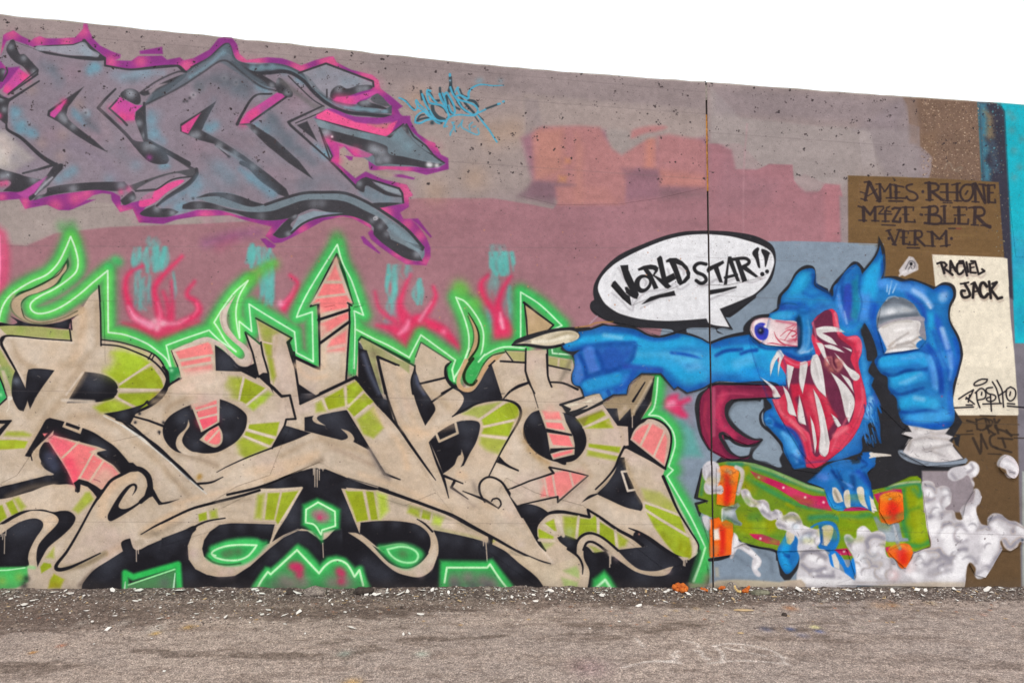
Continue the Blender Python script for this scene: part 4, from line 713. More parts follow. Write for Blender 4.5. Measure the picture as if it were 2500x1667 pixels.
# --- bottom, right of centre ---
T(850, 1140, 4.273)
bk('-60 640* 200 780 600 1000 900 900 1000 1290* 1000 1400 -60 1400*', '400 1130 200 1000 300 1080', 18)
T(400, 1140, 4.273)
P('#3aa555', '900 1290 1000 1120 1060 1040 1110 1060 1250 960 1400 800 1500 860 1630 1010 1700 940 1800 920 1900 950 1990 1040 2030 1040 2150 1240 2150 1290', f=8); S('#48c866', '960 1250 1090 1080 1110 1120 1390 850 1620 1100 1740 980 1860 980 2000 1140 2050 1060 2100 1240', w=14, f=8, sm=0)
D('#94787c', '1250 1180 1450 1200 1330 1220 1900 1200 1750 1200', r=20, a=.7); D('#c83262', '1340 1030 1400 1040 1420 1060 1415 1120 1830 1080 1860 1110 1850 1190 1380 1040', r=11, a=.8); D('#62605c', '1150 1230 1250 1250', r=16, a=.5)
S('#cfffc9', '970 1270 1020 1180 1085 1090* 1115 1115* 1390 862* 1620 1105* 1680 1030 1760 975 1840 970 1920 1020 1990 1140* 2040 1070* 2080 1230', w=5, f=2)
T(850, 1140, 4.273)
P(BE, '-20 212* 330 245 700 400 1460 710* 1440 780 1300 740 1050 690 890 655* 800 580 720 545* 300 555 135 570* 120 690* 90 600', f=1.5)
P(LI, '-20 250 150 250 210 548 90 570 50 440', f=3); P(LI, '185 250 265 255 310 545 240 550', f=3); P(LB, '300 260 400 290 420 450 330 545', f=9, a=.8); P(LI, '640 400 755 430 740 525 620 470', f=7, a=.9); P(LI, '780 440 865 470 850 550 765 530', f=3); P(LB, '890 485 1000 520 960 610 880 590', f=8, a=.8)
P('#a6a968', '860 590 1000 640 1400 730 1380 760 900 655', f=6, a=.5); shade('460 350 700 430 1100 560 1420 700', 8, '#8f8570', .5)
bk('130 575* 300 560 500 560 700 590 800 650 860 740 850 850 780 950 600 800 300 830* 180 730 120 690*', '300 590 500 590 700 620 780 690', 12)
P(BE, '720 545* 820 580 900 680 935 780 935 900 900 1020 840 1100 740 1145 620 1130 500 1090 380 1000 280 900 150 780 0 680* 100 690 220 780 330 900 420 990 520 1040 620 1055 720 1020 800 950 850 870 860 760 820 660 740 590 640 560', f=1.5, sm=1)
S(BK, '720 540 800 590 880 670', w=[2, 5, 5]); D('#d9b8bc', '760 1120 880 1050', r=10, a=.35)
P('#39a956', '310 830 400 810 560 795 700 830 790 900 740 980 640 1050 540 1040 420 960', f=9, sm=1); D('#5a7c50', '570 900', r=14, a=.7)
S('#cfffc9', '410 855* 540 828 640 840 710 880 730 930 700 980 620 995 520 970 440 910 410 855*', w=5, f=2); S('#5ed47a', '410 855* 540 828 640 840 710 880 730 930 700 980 620 995 520 970 440 910 410 855*', w=18, f=9, a=.35)
bk('890 655* 1050 685 1300 740 1410 770 1455 780 1460 715* 1510 740 1505 800* 1650 880 1800 1010 1950 1120 2030 1230 2070 1300 1700 1300 1000 1300 850 1250 900 1020 940 900 935 770', '1000 740 1150 760 1350 800 1500 860 1650 980 1750 1060', 17, f=1.4)
for x, y0, y1 in ((1412, 770, 815), (1437, 770, 990)): S('#cabbac', '%d %d %d %d' % (x, y0, x + (14 if y1 > 900 else 0), y1), w=2.4, sm=0)
D('#b8a999', '1420 760 1445 770', r=6, a=.7)
P('#3aa555', '950 1290 960 970 1440 980 1500 960 1760 1290', f=8); D('#8c7478', '1100 1180 1250 1150 1400 1180 1500 1220', r=19, a=.75); S('#3cbc5c', '1000 1250 1010 1030 1460 1030 1490 1000 1700 1280', w=15, f=8, sm=0)
D('#5c5560', '1120 1235 1300 1240 1450 1240', r=14, a=.7); D('#8da0a8', '1230 1265 1400 1262 1550 1270 1130 1260', r=6, a=.7); S('#cfffc9', '1005 1200 1030 1045* 1450 1045* 1480 1010* 1580 1160 1670 1275', w=5, f=2)
P(BE, '0 -20 300 -20 360 60 540 130 1060 320 1300 420 1600 60 2110 60 2180 300 2050 330 1770 400 2150 1010* 1940 960 1600 780 1300 600 1000 440 600 320 350 230 -20 100*', f=1.5, a=0.0)
S(BK, '0 110 270 190 420 235', w=3, a=.6); S(BK, '330 225 600 320 900 430 1080 500 1300 620 1560 760 1750 870 1950 960 2110 1005', w=[9, 8, 7, 10, 8, 8, 7, 3]); S('#dccdbd', '1960 780 2050 890 2130 990', w=6, f=3, a=.8); D('#d6c4c0', '1100 560 1800 800', r=10, a=.3)
P('#d0c0a8', '1515 750 1750 880 1950 980 2150 1020 2352 1000 2352 1300 2080 1300 2030 1220 1940 1110 1800 1000 1650 870 1505 800', f=1.6); shade('1700 880 1900 980 2120 1040', 7, '#8d8070', .7); D('#a8a840', '1518 770', r=4, a=.7)
S(BK, '1660 235 1780 420 1900 620 2000 800 2060 870', w=[5, 9, 8, 4])
bk('1770 400* 1900 390 2040 440 2100 480* 2000 540 1970 620 1960 720* 1900 600', '1860 420 1950 440', 12)
# --- right ---
T(1250, 1120, 4.704)
bk('70 530* 150 520 220 520 340 560 420 620* 330 680 290 760 280 880* 180 730', '200 560 260 570', 12)
P('#d0c0a8', '-20 1100 200 1120 450 1230 520 1200 800 1100 900 1250 880 1520 400 1520 360 1420 200 1280', f=2)
bk('980 390* 1100 270 1190 120 1215 -20* 1290 -20* 1320 150 1380 280 1430 400 1490 500 1500 560 1480 595* 1300 550 1100 460 980 405* 800 495* 880 420', '1180 230 1240 120 1100 330 1430 520 1400 480', 16)
S('#ded3c6', '1325 140 1260 145 1330 365 1420 350', w=5.5, f=1.5, sm=0)
P(LI, '1490 340 1700 380 1850 500 1910 640 1700 560 1510 470', f=9, a=.55); P(LI, '1530 510 1640 545 1930 665 2000 860 1800 740 1530 580', f=3); P(LI, '1540 600 1700 700 2030 900 2060 1020 2060 1120 2010 1150 1880 1100 1760 960 1640 790', f=4); P('#9c9c10', '1900 900 2040 940 2055 1120 2000 1140 1900 1060', f=12, a=.5); D('#a8b048', '1780 560', r=14, a=.5)
S('#d8ccb8', '1520 500 1700 560 1925 645', w=5, f=2, sm=0); S('#d8ccb8', '1530 580 1700 690 2020 880', w=6, f=2, sm=0)
S('#d9cdbb', '1780 300 1930 600 2080 900 2100 1040 2080 1130', w=9, f=3, a=.7)
bk('1230 1040* 1520 1005* 1400 900 1390 870 1420 830 1480 840 1600 930 1840 1090 1950 1140 2030 1160* 2130 1090* 2160 1040 2260 1280 2200 1500 900 1520 890 1300 870 1240 830 1160 820 1050 850 1000 930 1070* 1090 1060 1210 1110', '1600 1180 1500 1350 1800 1250 1600 1000 1400 1080', 24, f=1.4); S(BK, '1340 790 1440 830 1560 900 1700 1000 1860 1100 1960 1140', w=[2, 7, 10, 8, 6]); D('#c98a78', '1458 860', r=2.5, a=.8)
m = bk('520 900* 600 870 720 910 760 930* 730 1090* 640 1020 550 950', '600 900 660 960', 10)
# scroll at the bottom
S(BK, '270 870 380 1040', w=[5, 4]); S(BK, '280 880 285 770 350 680 430 620 560 605 700 625 890 665* 870 580* 1000 660 1200 800 1400 910 1500 990', w=[5, 5, 6, 9, 7, 7, 6, 7, 8, 8])
P(LI, '370 740 480 690 510 820 470 830', f=4); P(LI, '300 820 310 800 480 890 470 915 310 905', f=3); P(LI, '590 660 755 660 735 850 720 910 600 860', f=7, a=.9); P(LI, '780 680 900 690 950 650 975 690 980 850 920 830 840 840 760 900 760 800', f=4); P(LI, '1010 720 1170 820 1190 1010 1080 940 1000 880', f=3); P(LI, '1210 850 1330 930 1300 1000 1220 1015', f=7, a=.85); P('#a3b25c', '340 960 480 960 460 990 380 1040', f=6, a=.7); D('#b8c48c', '660 830', r=12, a=.7)
for q_ in ('510 650 590 880', '765 660 740 900', '985 680 990 850', '1185 820 1205 1010', '350 740 490 850', '310 930 490 940'): S('#d5c8b2', q_, w=8 if q_[0] == '5' or q_[:3] == '350' else 6, f=2, sm=0)
P('#a6bd70', '590 1280 740 1225 775 1290 770 1370 620 1300', f=6, a=.85); P('#a6bd70', '570 1360 760 1410 760 1490 600 1500', f=6, a=.85)
P(BE, '730 1080* 740 980 800 900 880 860 980 870 1100 950 1220 1060 1340 1180 1450 1260 1560 1285 1680 1280 1800 1240 1850 1230* 1800 1310 1720 1340 1580 1335 1420 1290 1280 1200 1160 1110 1080 1060 1000 1000 900 950 840 980 820 1040 820 1130 850 1200 880 1260 885 1350 860 1480 800 1520 780 1300 770 1180', f=1.5, sm=1)
S(BK, '735 1090 740 970 790 890 880 850 980 870 1080 930 1220 1050', w=[3, 6, 7, 6, 6, 6]); S(BK, '820 1040 860 960 920 950 1000 990 1090 1060', w=6); S(BK, '640 1030 760 1120 810 1220 810 1320', w=[6, 6, 5, 2]); P('#97a04a', '880 990 960 1010 1040 1060 950 1075', f=4, a=.8)
shade('1060 1040 1120 1080', 6, '#8a7c6c', .6); D('#d9b8bc', '1200 1140 1800 1290', r=8, a=.3)
for x, y0, y1 in ((1122, 1100, 1240), (1133, 1090, 1200), (1970, 1140, 1220), (1985, 1150, 1225), (2005, 1150, 1185)): S('#cabbac', '%d %d %d %d' % (x, y0, x, y1), w=2.4, sm=0)
P('#c8bbae', '1910 1115 2025 1130 2020 1150 1960 1165', f=2); P('#c0b0a0', '1085 1050 1180 1100 1160 1120 1110 1110', f=3, a=.8)
P('#35b455', '910 1520 930 1380 1000 1330 1060 1280 1130 1360 1220 1520', f=8); P('#62d070', '940 1500 1060 1330 1190 1500', f=8, a=.7); S('#d0ffd0', '950 1490 1070 1385 1140 1490', w=6, f=3, sm=0)
S(BK, '1735 200 1800 350 1900 580 2050 830 2140 980 2140 1060', w=[8, 7, 5, 4, 4])
P('#4cc862', '2010 1520 2060 1350 2150 1050 2230 1000 2262 1040 2262 1330 2200 1520', f=9, a=.9); D('#8f8a6c', '2240 1350 2230 1420', r=10, a=.6); S('#c4ffc4', '2220 1020 2170 1180 2085 1400', w=[4, 5, 7], f=2.5)
S(BK, '2155 1060 2100 1300 2020 1500', w=8, f=8, a=.5)
# pink arrow
P(BE, '430 95 880 190 530 490 520 430 300 480 60 530 -20 430 0 330 300 220 480 160', f=2); P(SA, '500 150 600 130 850 190 560 440 520 425 330 440 300 250', f=5, sm=0, a=.85); D('#e58a80', '780 210 600 350', r=16, a=.5); D(BE, '300 350 320 280', r=12, a=.9)
for q_ in ('370 220 410 430', '465 180 505 420', '660 140 700 300'): S('#d8b2a2', q_, w=5, f=2, sm=0)
S(BK, '0 335 200 250 480 160 430 92 650 135 875 190 700 340 525 495 525 430 300 480 100 525', w=[4, 4, 5, 4, 3, 4, 5, 4, 3], sm=0); shade('850 240 700 380 560 500', 8, '#9c8f7e', .6); shade('480 480 470 560', 8, '#a89a88', .6); S(BK, '-20 90 70 130', w=4)
shade('1300 20 1400 280 1500 480', 10, '#b19a78', .6); shade('820 60 900 200', 10, '#bda78a', .5)
T(1250, 860, 4.704)
shade('140 900 250 1150 420 1270', 8, '#b38f60', .55); shade('1240 860 1270 1000 1200 1200', 12, '#b9a382', .5)
m = bk('310 660* 220 700 140 820 140 920 190 1050 300 1160 450 1240 600 1260 720 1235 820 1130 855 1020 830 900 760 780 680 710 580 690*', '230 730 260 780 700 770 740 830 600 730', 13)
P(BE, '310 660* 360 650 530 660 590 700 620 800 700 960 720 1060 715 1170 470 1230* 440 1160 400 920 390 880', f=1.6); P(SA, '350 670 540 680 570 770 380 770', f=5, a=.9); P(SA, '385 800 570 810 610 890 500 880 400 860', f=2.5); P(SA, '420 930 650 955 700 1080 470 1060', f=2.5); P(SA, '460 1170 700 1110 690 1150 480 1210', f=2.5)
P(BK, '390 870 480 890 690 935 690 960 500 930 390 915', f=1.5); P(BK, '440 1100 720 1090 720 1105 560 1125 430 1165', f=1.5); D('#dcb0a0', '440 660', r=14, a=.6)
P('#7e7a32', '740 770 1030 660 1050 700 830 860', f=6, a=.9); P(LI, '880 740 1050 680 1075 720 820 850', f=4); P(LI, '850 870 1110 755 1165 865 1000 870', f=4); P(LI, '880 1045 1245 1085 1230 1150 880 1085', f=3); P(LI, '870 1115 1220 1190 1190 1240 860 1180', f=6, a=.8)
S('#d5c8b2', '820 860 1100 745', w=5, f=1.8, sm=0); S('#d5c8b2', '860 1100 1220 1175', w=5, f=1.8, sm=0); shade('1100 800 1200 860', 8, PE, .5)
bk('1040 590* 1080 640 1210 640 1230 780* 1360 640 1370 600* 1640 270* 1600 560 1480 770* 1560 760 1440 880 1360 1000* 1750 1310* 1750 1330 1290 1090* 1340 1080* 1330 850* 1210 840*', '1140 660 1150 740 1280 700 1500 600', 12, sm=0)
P('#6e7a4c', '1640 300 1600 540 1560 640 1480 740 1580 640 1620 560', f=6, a=.5)
P('#a18e72', '1490 250 1640 270 1600 340 1420 650 1410 720 1370 740 1360 640 1230 780* 1210 640 1090 640 1040 590 1180 510 1330 490 1370 380', f=2); D('#cbb9a0', '1240 700 1300 640', r=9, a=.6); S(BK, '1525 345 1390 560', w=[3, 6], sm=0); S('#c9b79c', '1600 330 1500 520 1400 680', w=8, f=3, a=.7)
S('#c9bbaa', '1382 720 1382 860', w=2.2, sm=0)
S(BK, '1290 1080 1230 1200 1180 1320 1080 1450 960 1568', w=[6, 6, 5, 4]); S(BK, '1290 1090 1360 1080 1760 1335', w=[7, 8, 6], sm=0)
m = P(BE, '1360 1000* 1400 900 1480 820 1580 790 1680 810 1770 880 1815 980 1800 1100 1760 1310*', f=1.5, sm=1); P(SA, '1375 990 1420 900 1500 840 1600 810 1740 890 1760 920 1790 1000 1750 1290', f=5, a=.9, sm=0)
S('#d9bda6', '1600 810 1480 1060', w=6, f=2, sm=0); S('#d9bda6', '1755 900 1630 1190', w=5, f=2, sm=0); S('#bd9a84', '1760 900 1800 980 1790 1100', w=9, f=5, a=.5)
S(BK, '1500 770 1600 755 1720 800 1800 880 1830 980 1810 1150 1760 1330', w=[3, 5, 6, 5, 5])
# thumb claw strokes over the letter
shade('700 30 620 200 560 320', 8, '#6f665c', .5); D('#8f8478', '640 220 640 400', r=8, a=.4)

# ================= right side: pointing monster, bubble, name boards, smoke =================
KB = '#2f2f33'
T(0, 0, 1)
D('#5b4833', '2330 1180 2400 1300 2460 1240 2450 1420', r=40, a=.3)
T(2050, 400, 5.227)
P('#755c3e', '105 150 1200 185 2030 235 2060 700 2100 1200 1180 1158 1225 1568 1180 1640 400 1568 560 1020 110 1005', f=2)
for i in range(60):
    y = g.uniform(160, 1150); x = g.uniform(120, 1500)
    S(['#8a7048', '#6a5338', '#87694a'][i % 3], '%d %d %d %d' % (x, y, x + g.uniform(150, 500), y + 12), w=2 + 2 * g.random(), f=2.5, a=.35, sm=0)
D('#8c6c4c', '800 650 400 350 1700 550 1300 600 1300 1120', r=36, a=.35)
specks(90, 2430, 470, 2470, 640, ['#8b8b80', '#a39a6a', '#59606a'], .5, 1.8)
P('#ebe3cf', '1180 1158 2080 1195 2140 1210 2160 1568 1220 1568', f=2)
T(2050, 700, 5.227)
P('#ebe3cf', '1250 60 1400 -60 2150 -100 2180 400 2230 850 2260 1300 2285 1620 2270 1640 1440 1640 1300 1300', f=2)
T(2050, 950, 5.227)
P('#ebe3cf', '1400 -10 2262 -10 2275 330 1480 318', f=1.6); 
T(2300, 900, 4.075)
for s, w in (('250 515 340 545', 6), ('340 500 350 600', 5), ('350 510 440 495 470 560 400 610 360 600', 5), ('430 500 470 640', 5), ('440 505 500 520 480 570 440 580 520 650', 5), ('520 500 560 640', 6), ('570 510 530 580 620 620 690 660', 6), ('250 620 300 615', 4), ('145 655 310 650', 3), ('700 655 760 655', 4), ('310 690 380 840', 7), ('390 650 390 820', 6), ('390 660 450 790', 6), ('530 650 480 680 490 760 550 790', 6), ('600 690 630 780', 6), ('560 690 700 700', 5), ('540 790 690 830', 5), ('460 845 590 850', 3), ('380 465 530 470', 3), ('640 610 690 670', 5), ('720 688 815 690', 3)):
    S('#362e29', s, w=w, f=1.8, a=.82)
T(2050, 950, 5.227)
S('#5a4a38', '1450 425 2290 450', w=2, f=1.5)
# --- lettering boards ---
T(2050, 400, 5.227)
LK = '#3d3133'
def L(s, w=6.0, sm=1, c=LK): S(c, s, w=w, f=1.3, a=.95, sm=sm)
T(2050, 400, 2.9867)
def N(s, w=4.4, sm=0): S('#3a3032', s, w=w * 1.2, f=1.2, a=.93, sm=sm)
for s, w in (
 ('180 135 215 132 230 142', 3.4), ('212 135 185 265', 6), ('215 135 288 272', 7), ('155 255 200 268', 3), ('150 205 190 218 205 235 235 218 272 185', 2.6), ('268 272 300 275', 3),
 ('265 150 292 148 300 150', 3), ('292 150 296 258', 5.5), ('300 160 330 205 365 150', 3), ('318 205 350 180', 2), ('368 150 372 250', 5), ('340 250 400 250', 3), ('365 155 400 152', 3),
 ('395 158 460 168 466 172', 3.4), ('410 160 412 252', 6), ('400 206 438 208', 2.6), ('412 250 480 252 486 240', 3.6), ('360 272 460 274', 3.4),
 ('528 150 500 156 485 170 500 195 545 212 568 240 555 262 520 268 495 255 492 242', 4.2),
 ('622 142 650 138 660 145', 4), ('652 142 656 262', 8), ('655 142 700 145 722 165 716 190 670 205', 5), ('672 205 745 262', 6), ('630 264 680 264', 3.2), ('735 264 765 260', 3),
 ('735 150 790 148', 3.2), ('782 150 785 268', 6), ('735 208 880 210', 3.4), ('818 155 878 142', 3.2), ('856 148 856 268', 6), ('755 272 812 272', 3), ('835 270 890 272', 3), ('755 286 820 286', 2.6),
 ('965 155 915 155 882 190 882 235 905 268 935 270 960 245 972 205 965 155', 4.6), ('932 200 918 222', 4),
 ('968 148 990 142 1002 160', 4), ('985 150 990 275', 6), ('990 150 1060 285', 6), ('1015 150 1060 152', 3), ('1045 155 1060 270', 5), ('965 276 1015 280', 3),
 ('1062 160 1130 155 1130 178', 3.6), ('1085 160 1085 280', 7), ('1085 212 1118 212', 3.4), ('1085 280 1135 285 1132 262', 3.8)):
    N(s, w, 1 if len(s.split()) > 10 else 0)
for s, w in (
 ('135 310 165 318 180 322', 3.6), ('172 318 176 415', 7), ('180 320 222 372 258 318', 5), ('250 318 285 312', 3.2), ('258 318 258 415', 6), ('140 412 195 415', 3.2), ('235 415 285 418', 3.2), ('195 350 222 372', 3),
 ('290 312 318 312 320 325 295 352 285 366 378 368', 3.4), ('355 318 340 322 342 345 372 350', 3), ('345 320 365 312', 2.6), ('332 345 332 420', 5), ('310 420 360 420', 3.2),
 ('385 330 400 322 442 325 388 418', 5), ('388 420 440 425 442 398', 5), ('455 318 538 318 536 340', 3.2), ('480 320 482 420', 7), ('460 370 502 370', 2.8), ('482 422 550 426 545 410', 3.4), ('308 446 405 450', 3),
 ('598 320 640 318', 3.4), ('655 315 650 430', 7), ('640 318 695 310 715 330 705 360 655 372', 4.6), ('660 372 720 380 742 405 735 432 690 440 620 432', 5), ('590 370 600 372', 5), ('622 372 650 370', 3),
 ('738 312 775 308', 3.2), ('762 310 765 430', 6), ('740 438 840 436 842 400', 4), ('828 318 925 318 925 335', 3.4), ('868 320 870 430', 7), ('835 376 915 374', 3), ('860 438 935 440 938 405', 4),
 ('940 322 975 318', 3.4), ('988 320 982 442', 7), ('975 320 1035 320 1055 345 1045 375 990 382', 5), ('1000 385 1060 445 1095 462', 7), ('960 445 1010 448', 3.2), ('1030 450 1100 452', 3), ('795 472 845 472', 3),
 ('338 490 372 482', 3.2), ('355 488 400 588', 5.5), ('435 482 400 585', 4), ('418 482 450 480', 3), ('385 588 410 592', 4),
 ('440 492 500 492 500 510', 3), ('465 492 465 582', 6.5), ('445 538 490 538', 2.8), ('465 585 510 585 510 570', 3.4),
 ('510 490 545 490', 3), ('550 490 548 590', 6), ('550 490 590 492 600 515 590 535 552 540', 4), ('560 540 620 598', 5), ('500 592 570 590', 3),
 ('638 495 665 498', 3), ('672 498 678 598', 6), ('675 500 728 550 775 492', 4.5), ('700 548 750 548', 2.4), ('775 492 778 598', 6), ('635 598 695 602', 3), ('735 602 805 592', 3), ('492 612 580 614', 3)):
    N(s, w, 1 if len(s.split()) > 8 and s.split()[0] in ('655', '640', '660', '975', '550') else 0)
S('#80463c', '850 472 885 473', w=2.6, f=1.5, sm=0)
for u, v in ((606, 204), (358, 545), (815, 545)): P('#3d3335', ' '.join('%.1f %.1f' % (u + 11 * math.cos(t * .785), v + 12 * math.sin(t * .785)) for t in range(8)), f=1.3, sm=1)
# RACHEL
SH = '#a99a94'
def LS(s, w=5, sm=1, dx=20, dy=45):
    pass
T(2270, 620, 7.053)
rach = [('130 165 190 145 250 150 290 190 240 250', 7), ('190 150 250 330', 8), ('245 250 330 310 390 360', 8), ('355 125 350 300', 8), ('360 125 430 270 450 300', 8), ('350 240 430 230', 5), ('560 160 490 165 465 220 470 310 510 350 570 310', 8), ('510 130 570 125 640 370', 8), ('630 145 660 310', 7), ('570 290 650 220', 5), ('690 175 700 320 790 325', 7), ('680 175 750 160', 6), ('700 240 760 230', 5), ('710 125 780 130 840 350 940 295 900 265', 7),
        ('530 515 590 510 665 490', 6), ('600 510 690 700 620 750 560 730 545 640 600 635', 9), ('710 520 775 490', 6), ('760 500 740 750', 9), ('770 500 880 730', 9), ('760 650 830 640', 6), ('980 560 920 495 870 540 870 680 930 750 1000 690', 10), ('1020 480 1050 760', 9), ('1080 515 1150 490 1050 620', 9), ('1050 610 1170 770 1240 750', 9)]
for s, w in rach: S(SH, ' '.join(str(float(v) + (48 if k % 2 else 14)) for k, v in enumerate(s.split())), w=w * .6, f=4, a=.5)
for s, w in rach: S('#2c2829', s, w=w * .78, f=1.1, sm=1 if len(s.split()) > 10 else 0)
# small signature
T(2300, 900, 4.075)
sg = ['165 300 240 250 310 210', '310 210 270 290 235 300', '240 285 320 350', '275 260 260 330', '340 230 350 320 375 385', '330 240 390 195 430 230 425 290 360 310', '395 235 390 260', '500 185 440 200 450 240 530 270 520 310 470 325 440 300 480 280', '500 130 540 200 575 340', '545 115 590 200 600 240', '560 270 640 215', '600 240 610 380', '680 180 640 210 645 290 680 320 725 280 725 210 680 180', '680 230 672 265', '450 105 390 105 325 140 320 165 380 160 440 130 450 105',
      '405 350 590 345', '480 260 490 420', '240 360 300 360', '115 388 310 380', '650 345 720 350', '650 370 815 385']
for s in sg: S(SH, ' '.join(str(float(v) + (18 if k % 2 else 8)) for k, v in enumerate(s.split())), w=3, f=4, a=.3)
for s in sg: S('#26252a', s, w=3.6, f=1.2)
# little white charm
T(2050, 400, 5.227)
P('#cdc8c8', '885 1180 940 1195 1000 1290 1000 1350 830 1435 800 1420 760 1440 750 1420 770 1400 755 1360', f=2); S('#56535a', '830 1330 880 1260 930 1250', w=5, f=3, a=.7); S('#45434a', '900 1300 820 1370', w=3, f=1.5); S('#5f5c64', '960 1300 930 1360 900 1330', w=3, f=2); D('#2a2a30', '908 1280 912 1282', r=4.5, a=.9); D('#f0eef0', '860 1360 960 1340 800 1390', r=5, a=.8)
MB = 1
# --- black drop shadow masses ---
T(0, 0, 1)
P(KB, '2060 860 2090 800 2110 770 2150 850 2170 930 2200 1040 2280 1050 2330 1000 2350 1030 2320 1080 2360 1130 2330 1150 2250 1150 2250 1185 2220 1180 2130 1190 1950 1220 1860 1100 1900 1060', f=2)
P(KB, '2000 960 2180 960 2240 1150 2260 1190 2150 1215 2040 1230 1900 1200', f=2)
P(KB, '2330 1085 2325 1068 2338 1065 2322 1058 2345 1062 2340 1090', f=1.5)
B1, B2, B3, B4, BV = '#2272ba', '#29a3dc', '#1a4c9e', '#7db0e2', '#3048ac'
# --- head ---
T(0, 0, 1)
headb = (A(1850, 560, 4.273, '-150 1060 -140 1000 -60 920 0 895 120 880* 200 820* 215 700 260 640 330 560 400 440 500 375 590 400 605 560* 730 620* 740 660* 790 560 900 440 990 340 1050 345 1110 410* 1230 240 1260 70* 1320 200 1330 350 1310 490* 1440 490 1540 520 1600 510 1850 600* 1950 550 2050 590 2065 700 2010 820 2010 950 2100 1120 2140 1300 2100 1480 2060 1640')
         + A(2050, 950, 5.227, '1440 200 1490 330 1480 420 1380 520 1350 560 800 500 500 200') + A(1680, 900, 4.704, '2230 520 2210 860 2140 900 2060 860 2000 960 1880 1100 1500 1200 1200 1150 1100 900 880 640 860 340'))
P(KB, headb, f=1.4, sm=1)
headi = (A(1850, 560, 4.273, '-100 1150 0 1230 120 880* 220 830 250 700 320 620 400 480 480 420 590 425 585 580 660 640 740 680 780 700 790 600 850 540 920 430 1010 370 1060 400 1085 470* 1180 360 1250 250 1275 170* 1300 300 1310 420 1280 520* 1380 510 1500 550 1620 540 1760 590 1830 630* 1900 590 2000 600 2035 680 1990 800 1990 950 2080 1150 2105 1320 2070 1480 2030 1640')
         + A(2050, 950, 5.227, '1440 100 1460 380 1380 490 1200 510 830 440 740 280 720 120 620 0') + A(2050, 700, 5.227, '600 1150 520 1100 440 950 480 880 440 700 380 560 320 460* 260 540* 330 800 350 940 410 950* 360 1080 420 1160 400 1240 520 1500')
         + A(1680, 900, 4.704, '2220 500* 2170 430 2200 640 2200 850* 2080 620 2130 900* 2030 740 2060 880* 2010 760 1990 940 1900 990 1700 1050 1350 1090 1200 1130* 1100 950 1080 850 950 700 870 600 880 500 960 440 900 340'))
HD = P(B1, headi, f=1.6, sm=1)
# --- monster: arm ---
T(0, 0, 1)
arm = (A(1250, 740, 4.704, '5 480* 60 430 300 350 550 300 890 290* 1040 230* 1120 250 1320 250 1450 290 1560 350 1680 380 1760 370 1900 330 2020 340 2180 400 2250 440*')
       + A(1650, 740, 4.704, '400 460* 560 390 830 340* 900 500 1100 520 1250 700 1270 940* 900 930 500 900 380 950*')
       + A(1250, 740, 4.704, '2180 990 2000 1040* 1900 970* 1860 1000* 1700 820* 1490 820* 1360 920 1320 1050* 1170 1060* 1030 1150* 720 1290* 620 1260* 560 1165* 820 1080* 780 980* 690 920 680 830 720 700 690 600* 560 530* 570 480* 400 510 170 480*'))
P(KB, arm, f=1.4, sm=1)
inner = (A(1250, 740, 4.704, '570 480* 620 540 700 550 790 530* 710 600* 720 720 690 830 710 930 780 950* 810 990* 830 1070* 1000 1040 1040 1110* 1160 1040* 1310 1040* 1340 930 1480 800* 1710 800* 1860 980* 1900 950* 2010 1020* 2180 970')
         + A(1650, 740, 4.704, '370 930* 500 890 900 930 1280 940* 1260 700 1150 520 900 460 840 360* 560 410 400 470*') + A(1250, 740, 4.704, '2240 460* 2150 410 1900 350 1760 390 1660 400 1540 370 1400 300 1050 260* 900 310* 760 330* 780 380 740 420'))
ARM = P(B1, inner, f=1.6, sm=1)
def bl(col, s, w=30, f=14, a=.6, clip=None): S(col, s, w=w * 1.25, f=f * .75, a=min(1, a * 1.5), sm=1, clip=clip, n=.25)
T(1250, 740, 4.704)
bl(B2, '640 460 800 420 1000 400 1300 400 1500 430', 14, 10, .8, ARM); bl('#4fb4e6', '1450 600 1700 620 2200 640', 26, 14, .75, ARM); bl(B2, '1500 500 1700 480 2000 430 2200 480', 26, 14, .8, ARM); bl('#5ab0e4', '1850 700 2000 780 2150 740', 20, 14, .6, ARM)
bl(B2, '1400 680 1800 700 2000 850 2200 830', 24, 14, .7, ARM); bl('#1f62b4', '1000 280 1300 300 1550 390 1680 410 1900 370', 10, 9, .7, ARM); bl('#6fc0ea', '1060 370 1250 400', 8, 8, .6, ARM)
P(BV, '960 500 1400 470 1420 560 1350 680 1240 760 1060 790 1010 680', f=9, a=.55, clip=ARM, sm=1); bl(B3, '960 540 1040 690 1060 770 1220 750 1360 650 1410 500', 8, 8, .7, ARM); bl(B3, '700 560 950 490 1400 460', 9, 8, .8, ARM)
bl('#4a74c8', '740 590 760 720 800 850', 12, 8, .5, ARM); bl('#4f7fd4', '880 560 900 680 940 770', 22, 9, .7, ARM); bl(B3, '780 600 840 730 870 840 1040 780', 8, 7, .8, ARM); bl('#4a80d0', '740 740 760 880', 18, 9, .6, ARM); bl(B3, '810 930 870 850 1060 800 1200 770', 9, 8, .7, ARM)
bl(B2, '860 950 1050 900 1200 860', 22, 10, .7, ARM); bl('#3a90dc', '1060 1060 1250 1000 1320 860', 14, 10, .6, ARM); bl('#2050ae', '1200 1000 1300 950 1400 800', 12, 10, .5, ARM); bl(BV, '1300 720 1450 740 1700 770', 12, 10, .5, ARM)
S('#1a55b4', '1830 570 2000 590 2200 640', w=[7, 8, 4], f=5, clip=ARM); S(B3, '1100 1010 1120 1050', w=9, f=1.5, clip=ARM, a=.7); bl('#1b5aae', '1760 900 2000 1000 2200 950', 10, 9, .8, ARM); S('#2b6cb8', '1380 460 1480 495', w=2)
